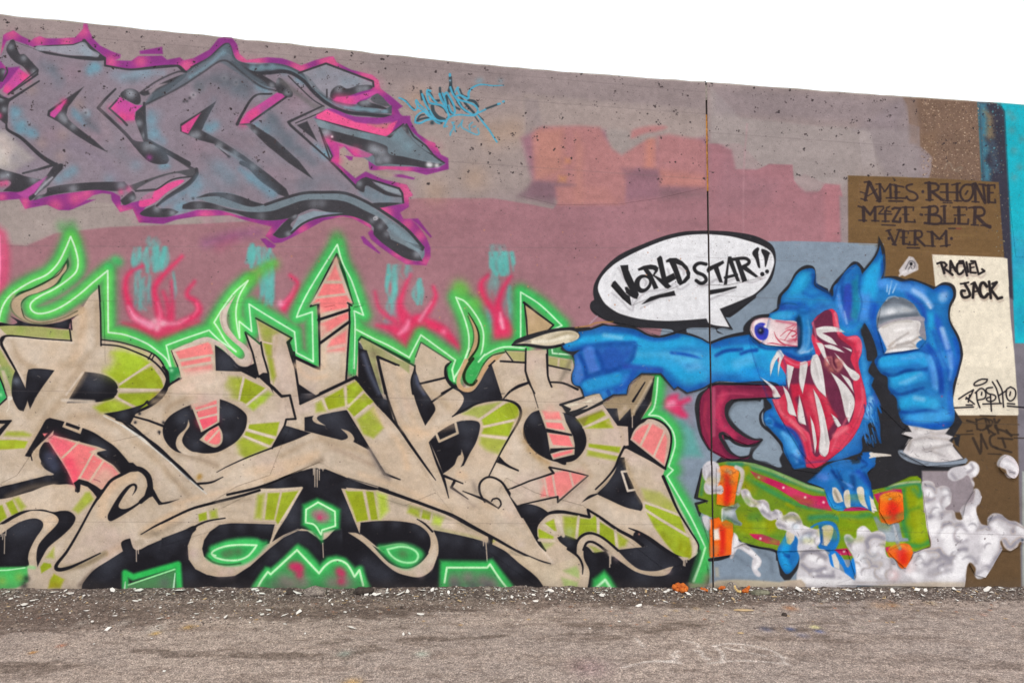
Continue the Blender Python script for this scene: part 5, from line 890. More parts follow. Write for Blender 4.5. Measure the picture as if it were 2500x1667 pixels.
P('#d9d0b8', '40 470* 180 425 400 350 600 310 720 325 770 370 740 420 580 470 420 490 200 470', f=1.6, sm=1); S('#a39676', '420 420 600 350 700 350 740 380 680 430', w=6, f=6, a=.7); S('#f1ebd8', '240 445 450 430 640 380', w=7, f=4, a=.7); S('#6f6670', '150 440 200 440', w=5, f=3, a=.6)
S(KB, '5 480 60 430 300 350 560 300 890 290', w=[5, 8, 8, 6]); S(KB, '5 480 170 480 400 510 570 480 590 470', w=[4, 8, 7, 7])
P('#d6ccb4', '580 1165* 820 1080 1000 1035 1045 1110 860 1210 700 1230 640 1250* 665 1215*', f=1.6); S('#a3936f', '780 1140 930 1060 1010 1060', w=7, f=5, a=.6); S('#efe8d4', '620 1180 800 1140 900 1120', w=5, f=4, a=.7)
S(KB, '555 1165 665 1215 625 1265 720 1240 860 1180', w=[5, 5, 5, 4], sm=0); S(KB, '820 1080 555 1165', w=6, sm=0); S(KB, '710 1300 720 1240', w=5, sm=0); S(KB, '710 1295 1030 1145', w=6, sm=0)
# right part of the arm, behind the face
T(1650, 740, 4.704)
bl(B2, '420 640 700 650 1000 600 1200 750', 50, 16, .8, ARM); bl('#1f64b6', '440 480 700 430 900 440', 10, 9, .6, ARM); bl(B3, '460 600 560 550 750 530', 7, 6, .7, ARM); bl(B3, '750 580 830 550 920 540', 7, 6, .7, ARM); bl('#1d74c4', '400 880 700 900 1200 920', 12, 9, .8, ARM); bl('#51b4ea', '700 700 850 640', 20, 13, .6, ARM); bl('#2296dc', '800 800 1200 850 1180 780', 20, 12, .6, ARM)
S(KB, '400 455 560 395 830 335', w=6)
# --- bubble ---
T(1400, 540, 4.273)
P(KB, '1330 100 1150 110 950 155 700 250 500 340 380 430 290 530 220 650 205 740 215 820* 180 850 175 910 220 970 330 1030 500 1090 700 1110 1020 1130 1060 1160 1180 1160 1180 1120 1400 1110* 1480 1120 1500 1160 1565 1180* 1500 1125 1665 1130* 1585 1000* 1640 1000 1900 800* 1910 770* 2060 620 2110 430 2100 300 2050 230 1880 150 1640 110 1450 100', f=1.4, sm=1)
P(KB, '680 1105 800 1170 900 1195 960 1180 1060 1150 1060 1180 950 1205 860 1200', f=1.4)
P('#e4e6ea', '1330 137 1150 152 950 200 700 300 520 390 400 470 290 590 255 700 290 800 340 870 420 930 500 970 700 1020 960 1040 1200 1030 1385 1015* 1420 1070 1625 1105* 1580 1020* 1525 915* 1760 820 1900 750 2020 620 2090 450 2085 370 2050 310 1950 250 1800 200 1640 160 1450 140', f=1.4, sm=1)
wl = ['490 460 575 465* 620 690*', '400 640 600 870*']
for s, w in (('500 470 620 740 610 860', 3), ('400 750 500 830 610 930 630 860 760 740 900 720 1000 700 1050 650 1100 710 1200 660', 3.5), ('700 910 900 800 1060 770', 3.5), ('1420 820 1560 760 1680 720', 4), ('470 490 560 650', 5), ('760 600 750 680 700 690', 4), ('1290 640 1340 680 1500 600', 5), ('1500 620 1560 640 1700 600 1850 640 1960 600', 4), ('1100 460 1140 530 1110 600', 5), ('980 500 1000 560', 4)):
    S('#a8a5ac', s, w=w, f=3.5, a=.65)
BKL = '#2b2b2e'
def WL(s, w=9, sm=0): S(BKL, s, w=w, f=1.3, sm=sm)
T(1480, 610, 6.095)
P(BKL, '205 235 325 225 330 300 360 370 420 500 485 665 455 735 400 705 340 640 280 600 275 555 310 550 345 590 270 440', f=1.2); P(BKL, '70 540 95 480 130 458 200 540 300 660 350 690 375 825 350 820 240 730 160 640', f=1.2); P(BKL, '290 560 345 600 400 560 460 640 430 730 350 690 290 640', f=1.2)
P(BKL, '415 500 440 430 500 380 560 370 620 390 665 450 670 520 630 590 560 635 500 640 440 590', f=1.2, sm=1); P('#e0e2e6', '495 490 520 435 570 415 620 435 637 480 610 540 560 578 510 560', f=1.2, sm=1); S('#a8a5ac', '560 430 590 480 575 540', w=4, f=3, a=.6)
P(BKL, '465 285 550 240 660 220 740 235 775 270 765 320 715 380 740 390 820 430 965 545 920 575 880 570 720 410 690 390 775 570 705 590 660 470 620 400 550 300 480 315', f=1.2, sm=0); P('#e0e2e6', '625 292 690 295 720 315 690 375', f=1.3)
P(BKL, '750 130 800 88 828 110 855 240 890 400 1000 345 1040 430 920 500 965 545 915 580 870 560 820 430 765 200', f=1.2, sm=0)
P(BKL, '885 160 940 125 1040 122 1130 170 1210 250 1250 340 1245 420 1180 490 1095 530 1060 500 1000 330 935 185 890 190', f=1.2, sm=0); P('#e0e2e6', '1040 210 1120 240 1180 310 1195 380 1130 465', f=1.2, sm=0); S('#a8a5ac', '1080 260 1150 310 1150 360', w=6, f=3, a=.6)
T(1400, 540, 4.273)
WL('1380 450 1310 440 1260 480 1280 530 1360 570 1380 620 1330 650 1280 620', 8.5, 1)
P(BKL, '1385 510 1400 480 1560 410 1570 440 1510 480 1555 640 1520 640 1460 500 1395 540', f=1.3)
P(BKL, '1610 370 1645 370 1735 630 1700 630 1620 440 1600 660 1565 665 1590 500', f=1.3); WL('1580 590 1700 560', 7); P(BKL, '1675 385 1720 380 1810 620 1760 640', f=1.3); WL('1660 400 1790 390 1830 430 1760 480', 8, 1); P(BKL, '1740 490 1800 470 1930 580 1900 590', f=1.3)
P(BKL, '1862 332 1915 275 1935 285 1925 330 1945 490 1925 485 1895 400', f=1.3, sm=1); P(BKL, '1955 298 2000 300 2048 335 2040 350 2005 475 1995 478 1985 380', f=1.3, sm=1); 
P(BKL, '710 865 800 790 1050 725 1065 775 900 800 740 860', f=1.5); P(BKL, '1410 770 1410 720 1550 700 1700 680 1700 695 1560 740', f=1.5)
S('#c09040', '20 1110 160 1090 240 1060 410 1050', w=3, f=2, a=.7); S('#b8a8b8', '170 1070 250 990', w=3, f=2, a=.6)
# --- monster: tongue ---
T(1680, 900, 4.704)
P(KB, '240 170 500 160 1000 160 1100 330* 850 350 830 380* 870 460* 830 540 860 650 1000 780 1090 920* 1060 1040* 1070 1140* 900 1080 700 1040 560 1060 310 1080* 380 1010* 230 930* 130 750 80 500 80 400 120 290 220 220', f=1.6, sm=1)
P('#8797a6', '480 560 470 480 540 390 680 375 830 380 870 460 830 540 860 650 1000 780 1090 920 1050 1040 1065 1130 900 1070 740 1010 850 810 760 800 600 700', f=2.5, sm=1); S('#5c656e', '480 600 470 500 560 400 800 380', w=6, f=6, a=.6); S('#5c656e', '560 940 700 920 840 830', w=10, f=7, a=.6); S('#6b7580', '850 640 1000 800 1070 940', w=6, f=7, a=.6)
P('#8797a6', '415 810* 500 820 600 870 720 900 700 990 580 1010 500 960', f=2)
TG = P('#8a2a4a', '130 480 150 330 240 220 300 190 500 190 900 190 1120 200* 1150 330* 980 325 700 335 520 350 450 400 440 520 480 620 560 700 700 790 850 815* 790 850 680 870 560 840 400 750* 420 850 500 970 600 1010 720 990* 680 1030 500 1050 400 1020 250 920 160 750', f=1.8, sm=1)
bl('#b8345a', '420 280 340 450 360 620 500 760', 14, 9, .7, TG); bl('#b03a5c', '500 250 700 270 950 260', 7, 8, .5, TG); bl('#6c2440', '560 200 800 220 960 240', 8, 8, .7, TG); bl('#a83450', '190 400 170 600 240 800', 10, 8, .5, TG); bl('#6a2742', '430 900 520 1020 680 1020', 10, 9, .8, TG); bl('#742845', '600 800 780 840', 12, 8, .7, TG); bl('#c0607c', '290 230 290 500 290 760', 7, 5, .4, TG)
S(KB, '500 360 440 420 440 540 500 650 620 750 720 800 850 815', w=[6, 8, 6, 4]); S(KB, '850 815 780 870 650 885 540 850 380 740 420 880 500 970 580 1010 680 1005 735 970', w=[4, 6, 6, 8, 8, 8, 5, 6, 3])
# black wedge between head and raised arm
T(2050, 700, 5.227)
P(KB, '310 455* 250 560 330 800 350 940* 420 930* 475 860* 430 730 370 570', f=2); P(KB, '440 930* 360 1080* 420 1110 370 1200* 440 1160* 400 1260 460 1320 500 1430 540 1600 760 1600 720 1440 620 1300 600 1150 500 1090', f=2, sm=1)
T(1850, 560, 4.273)
HC = HD
bl(B2, '450 480 420 560 330 640', 26, 12, .85, HC); bl('#2a8cd0', '280 700 500 690 640 660', 16, 12, .6, HC); bl(B3, '560 440 590 560 640 620 740 680', 7, 7, .7, HC); bl('#1c5cb0', '240 790 350 770 500 790', 7, 7, .8, HC); bl(BV, '260 820 400 830', 12, 9, .6, HC); bl('#38a8e0', '160 920 300 900', 14, 9, .7, HC); bl('#1b62b0', '620 700 720 740 600 860', 18, 12, .5, HC)
bl(BV, '940 620 930 780 950 900', 20, 10, .8, HC); bl(B3, '880 520 870 700 890 850', 8, 7, .6, HC); bl('#1f7c9c', '1010 560 1020 760 1000 900', 12, 8, .7, HC); bl('#3f8ee0', '820 600 850 800 900 950', 10, 8, .6, HC); bl('#8fb8ee', '860 800 905 940', 6, 6, .6, HC)
bl(B2, '1190 420 1170 600 1110 800', 30, 13, .9, HC); bl('#4a90de', '1110 700 1130 860 1120 900', 24, 12, .6, HC); bl(B3, '1290 250 1300 480', 5, 5, .6, HC)
bl('#4c90de', '1300 560 1500 590 1700 640', 20, 11, .6, HC); bl('#86b4ea', '1620 640 1740 720 1800 800', 10, 9, .75, HC); bl('#c8dcf4', '1770 770 1800 820', 3, 5, .8, HC); bl('#8ab4e4', '1930 670 1920 720', 14, 9, .6, HC); bl('#1f64c4', '1830 640 1950 640', 8, 8, .5, HC)
bl(BV, '1560 680 1700 800 1760 960', 8, 10, .45, HC); bl(B2, '1800 900 1810 1050 1850 1250', 14, 12, .6, HC); bl('#2a62c8', '1880 950 1950 1200 2050 1400', 10, 10, .6, HC); bl('#9cc4f0', '1920 1040 1980 1230', 9, 8, .75, HC); bl('#7aaeea', '2000 1290 2010 1430', 9, 8, .7, HC); bl('#1c5ec4', '2060 1150 2090 1350 2050 1560', 10, 8, .7, HC); bl('#1d50b4', '1220 800 1200 1000 1250 1180', 12, 12, .6, HC); bl('#2e80d4', '1150 980 1220 1150 1280 1300', 12, 9, .6, HC)
for q_ in ('1350 580 1345 650', '1395 540 1365 675', '1445 570 1405 660'): S('#b8d4f2', q_, w=3.4, f=2, a=.85)
bl(B3, '1250 1180 1300 1280', 10, 9, .6, HC)
# fist
T(2050, 700, 5.227)
bl('#1c56ae', '440 980 520 900 800 830 1100 830', 6, 6, .7, HC); bl(B2, '560 950 800 930 1000 900 1080 940', 22, 12, .9, HC); bl('#57b0e8', '900 890 1030 880', 9, 8, .6, HC); bl('#164a9c', '560 1110 700 1120 860 1070 1100 1060', 6, 6, .85, HC); bl(B2, '700 1200 850 1170 1000 1130', 22, 12, .9, HC); bl('#6ab8ec', '830 1220 1030 1130', 9, 8, .7, HC); bl('#164a9c', '640 1300 760 1370 900 1330 1060 1290', 6, 6, .85, HC)
bl('#5ca8e8', '1170 900 1210 1050 1240 1280', 12, 9, .6, HC); bl('#1a4cac', '1120 760 1250 900 1290 1100 1310 1350', 9, 9, .7, HC); bl('#4aaae6', '1280 860 1350 1000', 12, 9, .5, HC)
T(2050, 950, 5.227)
bl(B2, '800 180 950 150 1200 180', 22, 12, .9, HC); bl('#7cbce8', '960 110 1060 130', 9, 8, .6, HC); bl('#164a9c', '780 290 920 300 1100 270 1240 290', 6, 6, .85, HC); bl('#3a9ce0', '900 380 1200 360 1350 330', 20, 12, .7, HC); bl('#1a5cc0', '860 430 1100 470 1400 440', 10, 9, .8, HC); bl('#1d5cc4', '1400 50 1420 300', 10, 9, .7, HC); D('#c0507a', '1300 90 1320 460', r=2.5, a=.7)
# microphone
T(2050, 700, 5.227)
P('#7d8894', '470 520 470 380 520 260 600 170 700 130 830 150 930 220 1020 360 1040 380 1075 400 1060 440 1080 560 1090 680 1000 640 480 540', f=2, sm=1)
mc = M('470 520 470 380 520 260 600 170 700 130 830 150 930 220 1020 360 760 400 480 520', sm=1)
bl('#aeb6be', '560 360 700 330 850 300', 22, 12, .75, mc); D('#e6eaee', '620 330 660 320', r=9, a=.6, clip=mc); bl('#5c6570', '500 420 700 380 960 360', 9, 8, .6, mc); bl('#626c78', '560 200 700 160 900 230', 12, 9, .6, mc); S('#aab0b8', '590 180 620 140 700 125 735 145', w=3, f=2, a=.8)
P('#a39ea6', '480 500 600 440 760 400 1020 380 1075 400 1060 440 760 430 500 530', f=2.5, sm=1); P('#928c96', '1020 440 1065 440 1085 660 1000 620', f=3, a=.8)
P('#d9d6d4', '475 545* 560 490 760 430 960 430 1020 460 1000 580 1015 620* 990 640 1040 670* 980 710 960 760 1000 790* 700 840 560 855* 590 800* 540 690 500 600', f=1.8, sm=1)
for q_, c_ in (('620 760 700 690 860 590', '#8f8a88'), ('720 740 860 720 1000 640', '#8f8a88'), ('700 760 860 700 960 760', '#a09a98'), ('540 520 700 450 900 440', '#a39e98'), ('600 800 750 770 940 770', '#a09a98'), ('980 480 990 600', '#b5b0ae')): S(c_, q_, w=4, f=4, a=.7)
for q_ in ('700 560 900 520', '760 700 930 640', '640 820 860 790'): S('#f4f3f2', q_, w=6, f=5, a=.8)
T(2050, 950, 5.227)
P('#d3cfd0', '855 455* 1000 475 1200 515 1390 490* 1330 565* 1435 600* 1375 650* 1435 690* 1430 720 1560 880* 1300 925 1100 915 900 860 790 800* 880 640* 920 615* 790 570* 820 540* 905 540*', f=1.8, sm=1)
P('#8b97a6', '745 790 790 770 800 800 900 860 1100 915 1300 925 1560 890 1600 870 1635 910 1600 940 1400 985 1100 975 900 930 780 860', f=2, sm=1)
for q_, c_ in (('960 500 1150 560 1330 560', '#a39c9e'), ('940 640 1100 610 1380 640', '#a09a9a'), ('1060 770 1200 740 1400 700', '#8c878a'), ('1160 780 1320 850', '#9a9496'), ('900 640 860 760', '#8c8888')): S(c_, q_, w=5, f=5, a=.6)
for q_ in ('1000 540 1100 545', '960 700 1250 690', '900 820 1200 880', '1380 760 1460 860'): S('#efedec', q_, w=10, f=7, a=.8)
# --- face ---
T(1650, 740, 4.704)
bl(B2, '1100 560 1060 700 1200 800', 18, 10, .6, HC); bl('#1b4a9a', '1280 600 1420 660 1560 600', 12, 9, .8, HC); bl('#16406c', '1410 180 1430 350 1400 520', 14, 9, .85, HC); bl('#79b0e0', '1470 330 1480 480 1420 560', 8, 8, .7, HC); bl('#a4c8ee', '1440 560 1540 520', 5, 6, .7, HC); bl('#2a84c8', '1480 180 1500 400 1540 560', 16, 10, .6, HC); bl('#1f70c0', '1300 120 1500 80 1700 20', 16, 12, .6, HC)
bl('#3ea0dc', '1150 140 1300 150', 10, 8, .8, HC); bl('#2a7cd0', '1880 100 1950 280 2100 300', 14, 10, .6, HC); bl('#3a9ade', '2160 420 2170 700 2200 1000', 14, 9, .8, HC); bl('#8cc4ee', '2240 1100 2200 1300', 12, 9, .6, HC); bl('#4a7ade', '2280 1000 2320 1150', 10, 9, .6, HC)
# lips and mouth
LP = P('#d13652', '1550 230* 1620 150 1750 75 1800 70 1850 130 1870 260* 1900 340* 1950 380 2080 375 2130 450 2130 560 2090 680 2130 850 2170 1000 2185 1150 2150 1300 2100 1420 2020 1560 1900 1680 1700 1840 1600 1890 1500 1880* 1430 1700 1380 1560 1250 1400 1150 1230 1100 1100* 1200 1080 1280 900 1160 660* 1200 580 1300 620 1430 670 1550 650 1600 600 1550 400 1570 300', f=1.8, sm=1)
MO = P('#6d2e48', '1580 210* 1750 80 1800 250* 1880 400 2020 520 2000 640 2060 800 2030 900 2050 1130 1990 1370 1850 1420* 1780 1560 1700 1640 1620 1760 1560 1700 1530 1500 1400 1380 1300 1100 1260 900 1280 730* 1480 740 1640 600* 1700 500 1600 400 1560 330', f=1.8, sm=1)
P('#c02a46', '1310 930* 1450 920 1600 940 1700 1060 1780 1200 1850 1300 1720 1500 1620 1700 1540 1560 1450 1400 1340 1240', f=5, clip=MO); bl('#e05468', '1540 1050 1620 1300 1650 1500', 10, 8, .6, MO); bl('#6d2e48', '1400 1100 1480 1350 1530 1560', 10, 7, .8, MO); bl('#d8485c', '1700 1060 1760 1250', 8, 7, .5, MO)
P('#6d2e48', '1620 140 1750 80 1800 240 1600 260', f=4, a=.6); bl('#e86a80', '1830 120 1850 260', 7, 6, .7, LP); bl('#e4566e', '2000 420 2080 420 2100 520', 9, 8, .7, LP); bl('#e8707e', '1130 1120 1230 1270 1400 1430 1480 1560', 7, 7, .7, LP); bl('#a4283e', '1880 380 2020 480', 8, 8, .6, LP); bl('#e04a60', '2150 1000 2140 1200 2060 1400', 7, 7, .6, LP); bl('#e87282', '1820 1520 1950 1430', 9, 8, .7, LP); bl('#b0283c', '1180 1180 1280 1330', 6, 7, .5, LP)
D('#c07868', '1730 700 1780 760 1840 760 1870 700 1850 650', r=8, a=.7, clip=MO); bl('#4c1f30', '1800 650 1810 730 1830 770', 6, 4, .8, MO)
def tooth(s): 
    m = P('#dcd9d8', s, f=1.5, sm=1); return m
TE = ['1600 290* 1700 265 1850 280 1945 335* 1800 330 1700 340 1680 345* 1780 400 1850 485* 1740 450 1620 370', '1605 450* 1680 470 1720 600 1760 705* 1690 620', '1690 480* 1780 480 1880 530 1930 568* 1840 545 1720 510', '1910 500* 2010 535 2010 560*', '1815 570* 1900 650 1970 730 2080 800 2105 850 2060 890 2010 860 1960 780',
      '1885 810* 1990 880 2040 1030*', '1770 790* 1850 850 1960 960 2040 1090 2040 1200 1980 1370* 1940 1280 1900 1100 1860 960', '1560 600* 1620 590 1680 780 1720 1080* 1620 980 1550 830 1540 700', '1420 680* 1500 670 1500 760 1450 1040* 1410 900', '1270 700* 1350 730* 1290 990* 1265 860', '1140 580 1190 530 1240 600* 1200 680 1170 840* 1165 740 1180 620* 1140 660 1110 740 1080 840* 1080 700',
      '960 845* 1050 900 1130 960 1200 1075* 1120 1080 1090 980', '1220 940* 1290 1030 1380 1300* 1290 1260 1270 1130', '1410 1050* 1450 1200 1490 1400* 1400 1350', '1570 980* 1640 1100 1700 1290 1760 1600* 1740 1720 1700 1760 1640 1700 1650 1450', '1535 1290* 1580 1400 1610 1600 1590 1720* 1560 1500', '1775 1265* 1840 1320 1890 1400* 1850 1420']
for s in TE: tooth(s)
for q_ in ('1620 320 1740 300', '1580 650 1640 860', '1930 1060 1980 1250', '2030 840 2080 850', '1700 1400 1720 1640', '1440 720 1460 850', '1290 760 1300 860'): S('#b4afae', q_, w=6, f=6, a=.5)
for q_ in ('1640 290 1780 290', '1600 640 1660 900', '1990 1130 1970 1300', '1660 1300 1700 1600'): S('#f6f5f4', q_, w=3, f=3, a=.7)
T(1680, 900, 4.704)
LP2 = P('#d2384f', '1300 620 1400 720 1460 880 1500 990 1560 1030 1620 990 1640 900 1720 700 1830 620 1960 640 1860 900 1700 1040 1580 1100 1450 1160* 1380 1060 1340 900', f=3, sm=1, a=.0)
# eye
T(1650, 740, 4.704)
EY = P('#e6cfd2', '850 300 880 220 970 175 1080 170 1100 185* 1240 200 1380 215 1390 300 1395 500* 1200 495 1020 475 900 400 860 350', f=1.8, sm=1)
S(KB, '830 340 820 290 860 210 950 155 1060 140', w=[5, 8, 7, 6]); D('#f6f0f0', '950 200 1080 300 1100 420 900 240', r=11, a=.6, clip=EY); bl('#c8788c', '1150 200 1370 240', 6, 6, .7, EY); bl('#c98494', '1300 450 1390 400 1390 300', 9, 8, .6, EY); bl('#c8909c', '870 380 1000 470', 4, 5, .5, EY)
P('#3b3fc0', '970 225 1020 240 1000 270 1050 300 1055 350 1030 410 980 425 930 400 900 340 900 270 930 240', f=2, sm=1); D('#1b1b26', '968 310 970 330', r=7, a=.9); D('#a8b4d8', '962 312', r=3, a=.7); D('#ffffff', '1022 268', r=2.5, a=.9)
for q_, w in (('1120 330 1150 400 1230 470 1390 495', [1, 4, 3]), ('1040 465 1100 460 1250 490', [1, 3, 2]), ('1190 380 1280 310 1340 320 1380 350 1320 380', [1, 3, 3, 2]), ('1330 390 1390 340', 2), ('1250 300 1350 250', [1, 2]), ('1290 415 1380 415', [1, 3]), ('1380 380 1360 440', 2)): S('#b8344c', q_, w=w, f=1.3, a=.85)
bl('#16365e', '1400 190 1410 500', 5, 5, .7)
S(KB, '400 455 620 375 840 335 850 350', w=[4, 6, 4]); bl('#1a4f96', '860 400 1000 510 1200 520 1380 520', 6, 6, .6)
# brow bumps outline already; ring on the throat
T(1680, 900, 4.704)
S('#4a9ce0', '890 580 940 560 980 600 970 650 900 640', w=5, f=3, a=.7); bl('#5cb0ea', '1100 740 1180 840 1240 1000', 12, 9, .7, HC); bl('#1a4aa4', '1000 640 1200 720 1280 860 1320 1040', 8, 8, .7, HC); bl('#6aa8ea', '1230 980 1250 1060', 6, 6, .7, HC); bl('#1f6cc8', '900 420 950 520', 10, 8, .6, HC)
S(KB, '870 460 830 530 850 640 960 740 1060 860 1090 940', w=[4, 7, 6, 4])
P(B1, '1190 1120* 1340 1060 1350 1130 1220 1150', f=3)
# --- skateboard ---
P(KB, '60 1160 150 1140 210 1520 80 1500 220 1510 90 1560', f=1.5, a=0)
T(1690, 1110, 4.704)
P(KB, '110 150* 30 490* 170 525* 60 560 90 700* 250 90 400 40 700 50 900 110 1330 310 1340 800 1000 1100 970 1110 580 1010* 400 900 300 700 200 500', f=1.5)
SK = P('#6f8f24', '250 100 400 75 560 75 720 100 900 160 1100 240 1330 340 1520 390 1700 450 2080 430 2352 320 2352 1200 1700 1200 1640 1080 1000 1100 950 1100 580 1010 470 900 240 720 180 700 60 640 60 560 180 525 60 490 110 200 150 300', f=1.6)
bl('#3c8a60', '420 100 620 110 820 170 1100 280 1500 410', 12, 9, .7, SK); bl('#93b070', '600 90 900 180 1300 350 1500 400', 6, 5, .7, SK); bl('#93971a', '620 150 560 300 700 420', 14, 9, .7, SK); bl('#3f8d4c', '640 260 900 420 1200 560 1500 640', 8, 8, .8, SK); bl('#8f9a14', '560 800 800 860 1000 700', 26, 14, .7, SK); bl('#939c1a', '1700 700 2000 720', 26, 14, .5, SK); bl('#8f9412', '1080 560 1150 600', 6, 6, .6, SK); bl('#3c8a5a', '1350 720 1600 700 1750 780', 10, 9, .7, SK)
bl('#4a8c50', '130 250 100 450', 6, 6, .6, SK); bl('#45964c', '800 350 1000 450', 8, 8, .4, SK)
S(KB, '110 165 70 350 35 490 170 525 40 560 85 700', w=[3, 6, 6, 4, 6, 3], sm=0); S(KB, '580 1015 760 1060 960 1105 980 1200', w=[7, 6, 7])
MGT = '#c4245a'
P(MGT, '660 180* 850 250 1050 330 1250 420 1380 465 1520 470 1600 640* 1400 600 1240 560 1130 480 950 370 720 265*', f=1.6); P(MGT, '1620 1080 1770 1065 1830 1150* 1700 1150', f=1.6); P(MGT, '650 900* 800 905 1000 980 1000 1035* 850 1010 700 950', f=1.6); P('#a02a70', '1250 540 1400 560 1580 630 1560 640 1330 600', f=3, a=.6)
P('#b02a68', '1660 640 1800 600 1950 580 2040 630 1850 640 1700 655', f=1.8); D('#f0c4cc', '760 255 1042 372 1290 483 1502 540 777 955 1745 1108', r=3, a=.95); D('#f0c4cc', '760 255 1042 372 1290 483 1502 540 777 955 1745 1108', r=2.4, a=.95)
# foot on the board
FT = P(B1, '1320 310* 1450 200 1520 130 1700 60 1900 60 2100 90* 2090 140 2000 200 2060 340 2080 420 2110 640 2060 650* 1960 600 1830 590* 1760 600 1720 640 1620 620 1560 560 1520 420 1500 380', f=1.8, sm=1)
bl('#5c8ee0', '1450 240 1520 260', 12, 9, .6, FT); bl('#133f86', '1600 180 1700 330 1740 420', 7, 7, .7, FT); bl('#133f86', '1820 240 1850 380', 9, 9, .6, FT); bl('#2050b4', '1900 200 2000 300 2060 360', 12, 9, .6, FT); bl(B2, '1560 480 1600 580 1700 620', 9, 8, .8, FT); bl('#2a88d8', '1780 380 1880 540', 8, 8, .7, FT); bl('#2a90dc', '1990 420 2030 560', 8, 8, .7, FT); bl('#6c98e8', '1780 340 1820 360', 6, 6, .6, FT)
for s in ('1600 370* 1640 370 1700 450 1725 530* 1640 540 1600 450', '1740 410 1790 400 1810 600* 1760 600 1730 500', '1885 370 1950 370 1970 500 2010 615* 1930 560 1890 460', '2030 465* 2110 560 2110 650 2060 650'): P('#d8d2c4', s, f=1.8, sm=1)
bl('#a9a090', '1620 420 1680 520', 4, 4, .6)
# claw and bracelet spikes
T(1680, 900, 4.704)
P(B1, '2010 960* 2100 955 2160 990* 2145 1110* 2050 1180* 1940 1120 1990 1040', f=1.8); P('#d8d0c8', '2070 990* 2150 965 2330 985 2335 1000* 2200 1000 2080 1030*', f=1.6); bl('#1a4a9c', '1990 1060 2090 1100', 6, 6, .5); P(KB, '1860 1000* 1990 990 1960 1080 1870 1090*', f=4, a=.75); P('#1f86d8', '2090 160* 2110 90 2130 110 2105 180', f=2)
# lower hand with two fingers
T(1690, 1110, 4.704)
P(KB, '960 1110* 1040 1000 1230 1000 1230 1290* 1120 1440 1060 1440 1010 1380', f=1.6); P(B1, '1080 870* 1050 940 980 1060 975 1120 1010 1260 1070 1360 1110 1360 1180 1290 1225 1200 1230 1060 1180 900', f=1.8, sm=1); bl('#1a9ae0', '1080 1040 1050 1200 1100 1300', 14, 9, .7); bl('#144f9c', '1060 1150 1110 1170', 5, 4, .8); P('#cfc4ae', '1080 870 1160 860 1165 960 1120 1025* 1080 1000', f=2, sm=1)
P(B1, '1350 820* 1450 770 1580 755 1650 800 1680 920 1650 1060 1600 1130* 1540 1100 1440 1050 1440 800 1360 840', f=1.8, sm=1); P('#cfc4ae', '1480 830 1540 800 1610 820 1590 960 1540 1040* 1480 1020 1490 940', f=2, sm=1); P('#cfc4ae', '1400 850 1460 840 1450 970 1410 960', f=2); bl('#144f9c', '1465 820 1475 1000', 4, 4, .7)
P('#1c7cd8', '1565 1150* 1610 1090 1660 1110 1740 1200 1790 1290 1830 1180 1870 1200 1870 1340 1850 1430* 1780 1400 1700 1250 1640 1300 1590 1260', f=2, sm=1); P('#d8d4cc', '1600 1150* 1640 1125 1690 1230 1690 1310* 1630 1290', f=2); P('#dcdfe6', '1700 1130 1790 1290* 1740 1200', f=1.6)
# --- wheels and trucks ---
OR = '#ee6a1e'
W1 = P(OR, '275 130* 380 115 470 130 530 190* 510 350 470 590* 400 590 270 560 280 350', f=1.8); P('#dc2a1c', '380 260 410 240 435 300 430 470 390 580 360 500', f=8, sm=1); D('#a09a80', '390 175 430 195', r=7, a=.8); D('#f59a30', '330 180 480 260 500 220', r=12, a=.5, clip=W1)
S('#c0bebe', '500 140 560 170 575 240 550 330 520 440', w=10, f=3); S('#d8d4d6', '540 160 560 250 530 400', w=3, f=3, a=.7)
P('#8b97a2', '340 600 480 560 520 545 550 580 510 610 490 640 520 740 570 780 560 810 480 800 430 740 340 740', f=2); D('#dfe6ea', '380 660 440 660', r=9, a=.6); bl('#5f6a76', '380 620 500 600', 4, 5, .7); bl('#5f6a76', '400 720 540 790', 4, 5, .7); S('#e0e0e0', '340 620 335 760', w=3, f=2)
W2 = P(OR, '190 740 300 710 330 760 380 740 460 780 465 1130 380 1160 200 1170', f=1.8); P('#d42a1c', '320 860 370 840 350 1100 310 1130', f=8); P('#e7ddd0', '230 850 300 830 310 960 240 970', f=4); D('#c07a50', '260 1060 230 1100', r=10, a=.6); S(KB, '200 1205 320 1190 450 1150', w=[8, 9, 6])
T(2050, 1150, 5.227)
P(KB, '400 235 400 -20 1060 -20 1080 80 1070 150 1030 180 1030 80 980 55 850 80 600 190', f=1.6)
SK2 = P('#7b9a1a', '-20 500 350 510 440 560 410 240* 600 200 800 110 900 65 990 60 1030 90 1045 200 1060 350 1100 700 1145 950* 960 1020 580 960 200 960 -20 980', f=1.8)
bl('#3e8a5c', '600 210 850 160 1000 160 1010 300 930 240', 9, 8, .8, SK2); bl('#a8b888', '620 180 850 140 1020 130', 4, 4, .7, SK2); bl('#3c8a44', '810 240 840 500 800 620 860 860', 9, 9, .7, SK2); bl('#3c9048', '850 940 1000 940 1120 900', 9, 8, .6, SK2); bl('#96a010', '900 300 960 600 1020 850', 22, 12, .5, SK2); bl('#3c8a5a', '20 560 200 580 380 540', 9, 9, .5, SK2)
P(MGT, '425 290 500 270 700 225 780 225 790 300 600 300 480 400', f=2); D('#a04878', '520 300 680 250', r=8, a=.6)
W3 = P('#f26a1c', '500 330 560 280 700 260 780 280 800 400 800 600 720 660 600 675 520 640 490 500', f=2, sm=1); D('#e02c22', '660 480 650 560 680 500 650 430', r=14, a=.7, clip=W3); D('#f8952a', '560 330 740 300', r=13, a=.6, clip=W3); P('#a8a8b4', '600 340 640 330 645 350 610 360', f=2)
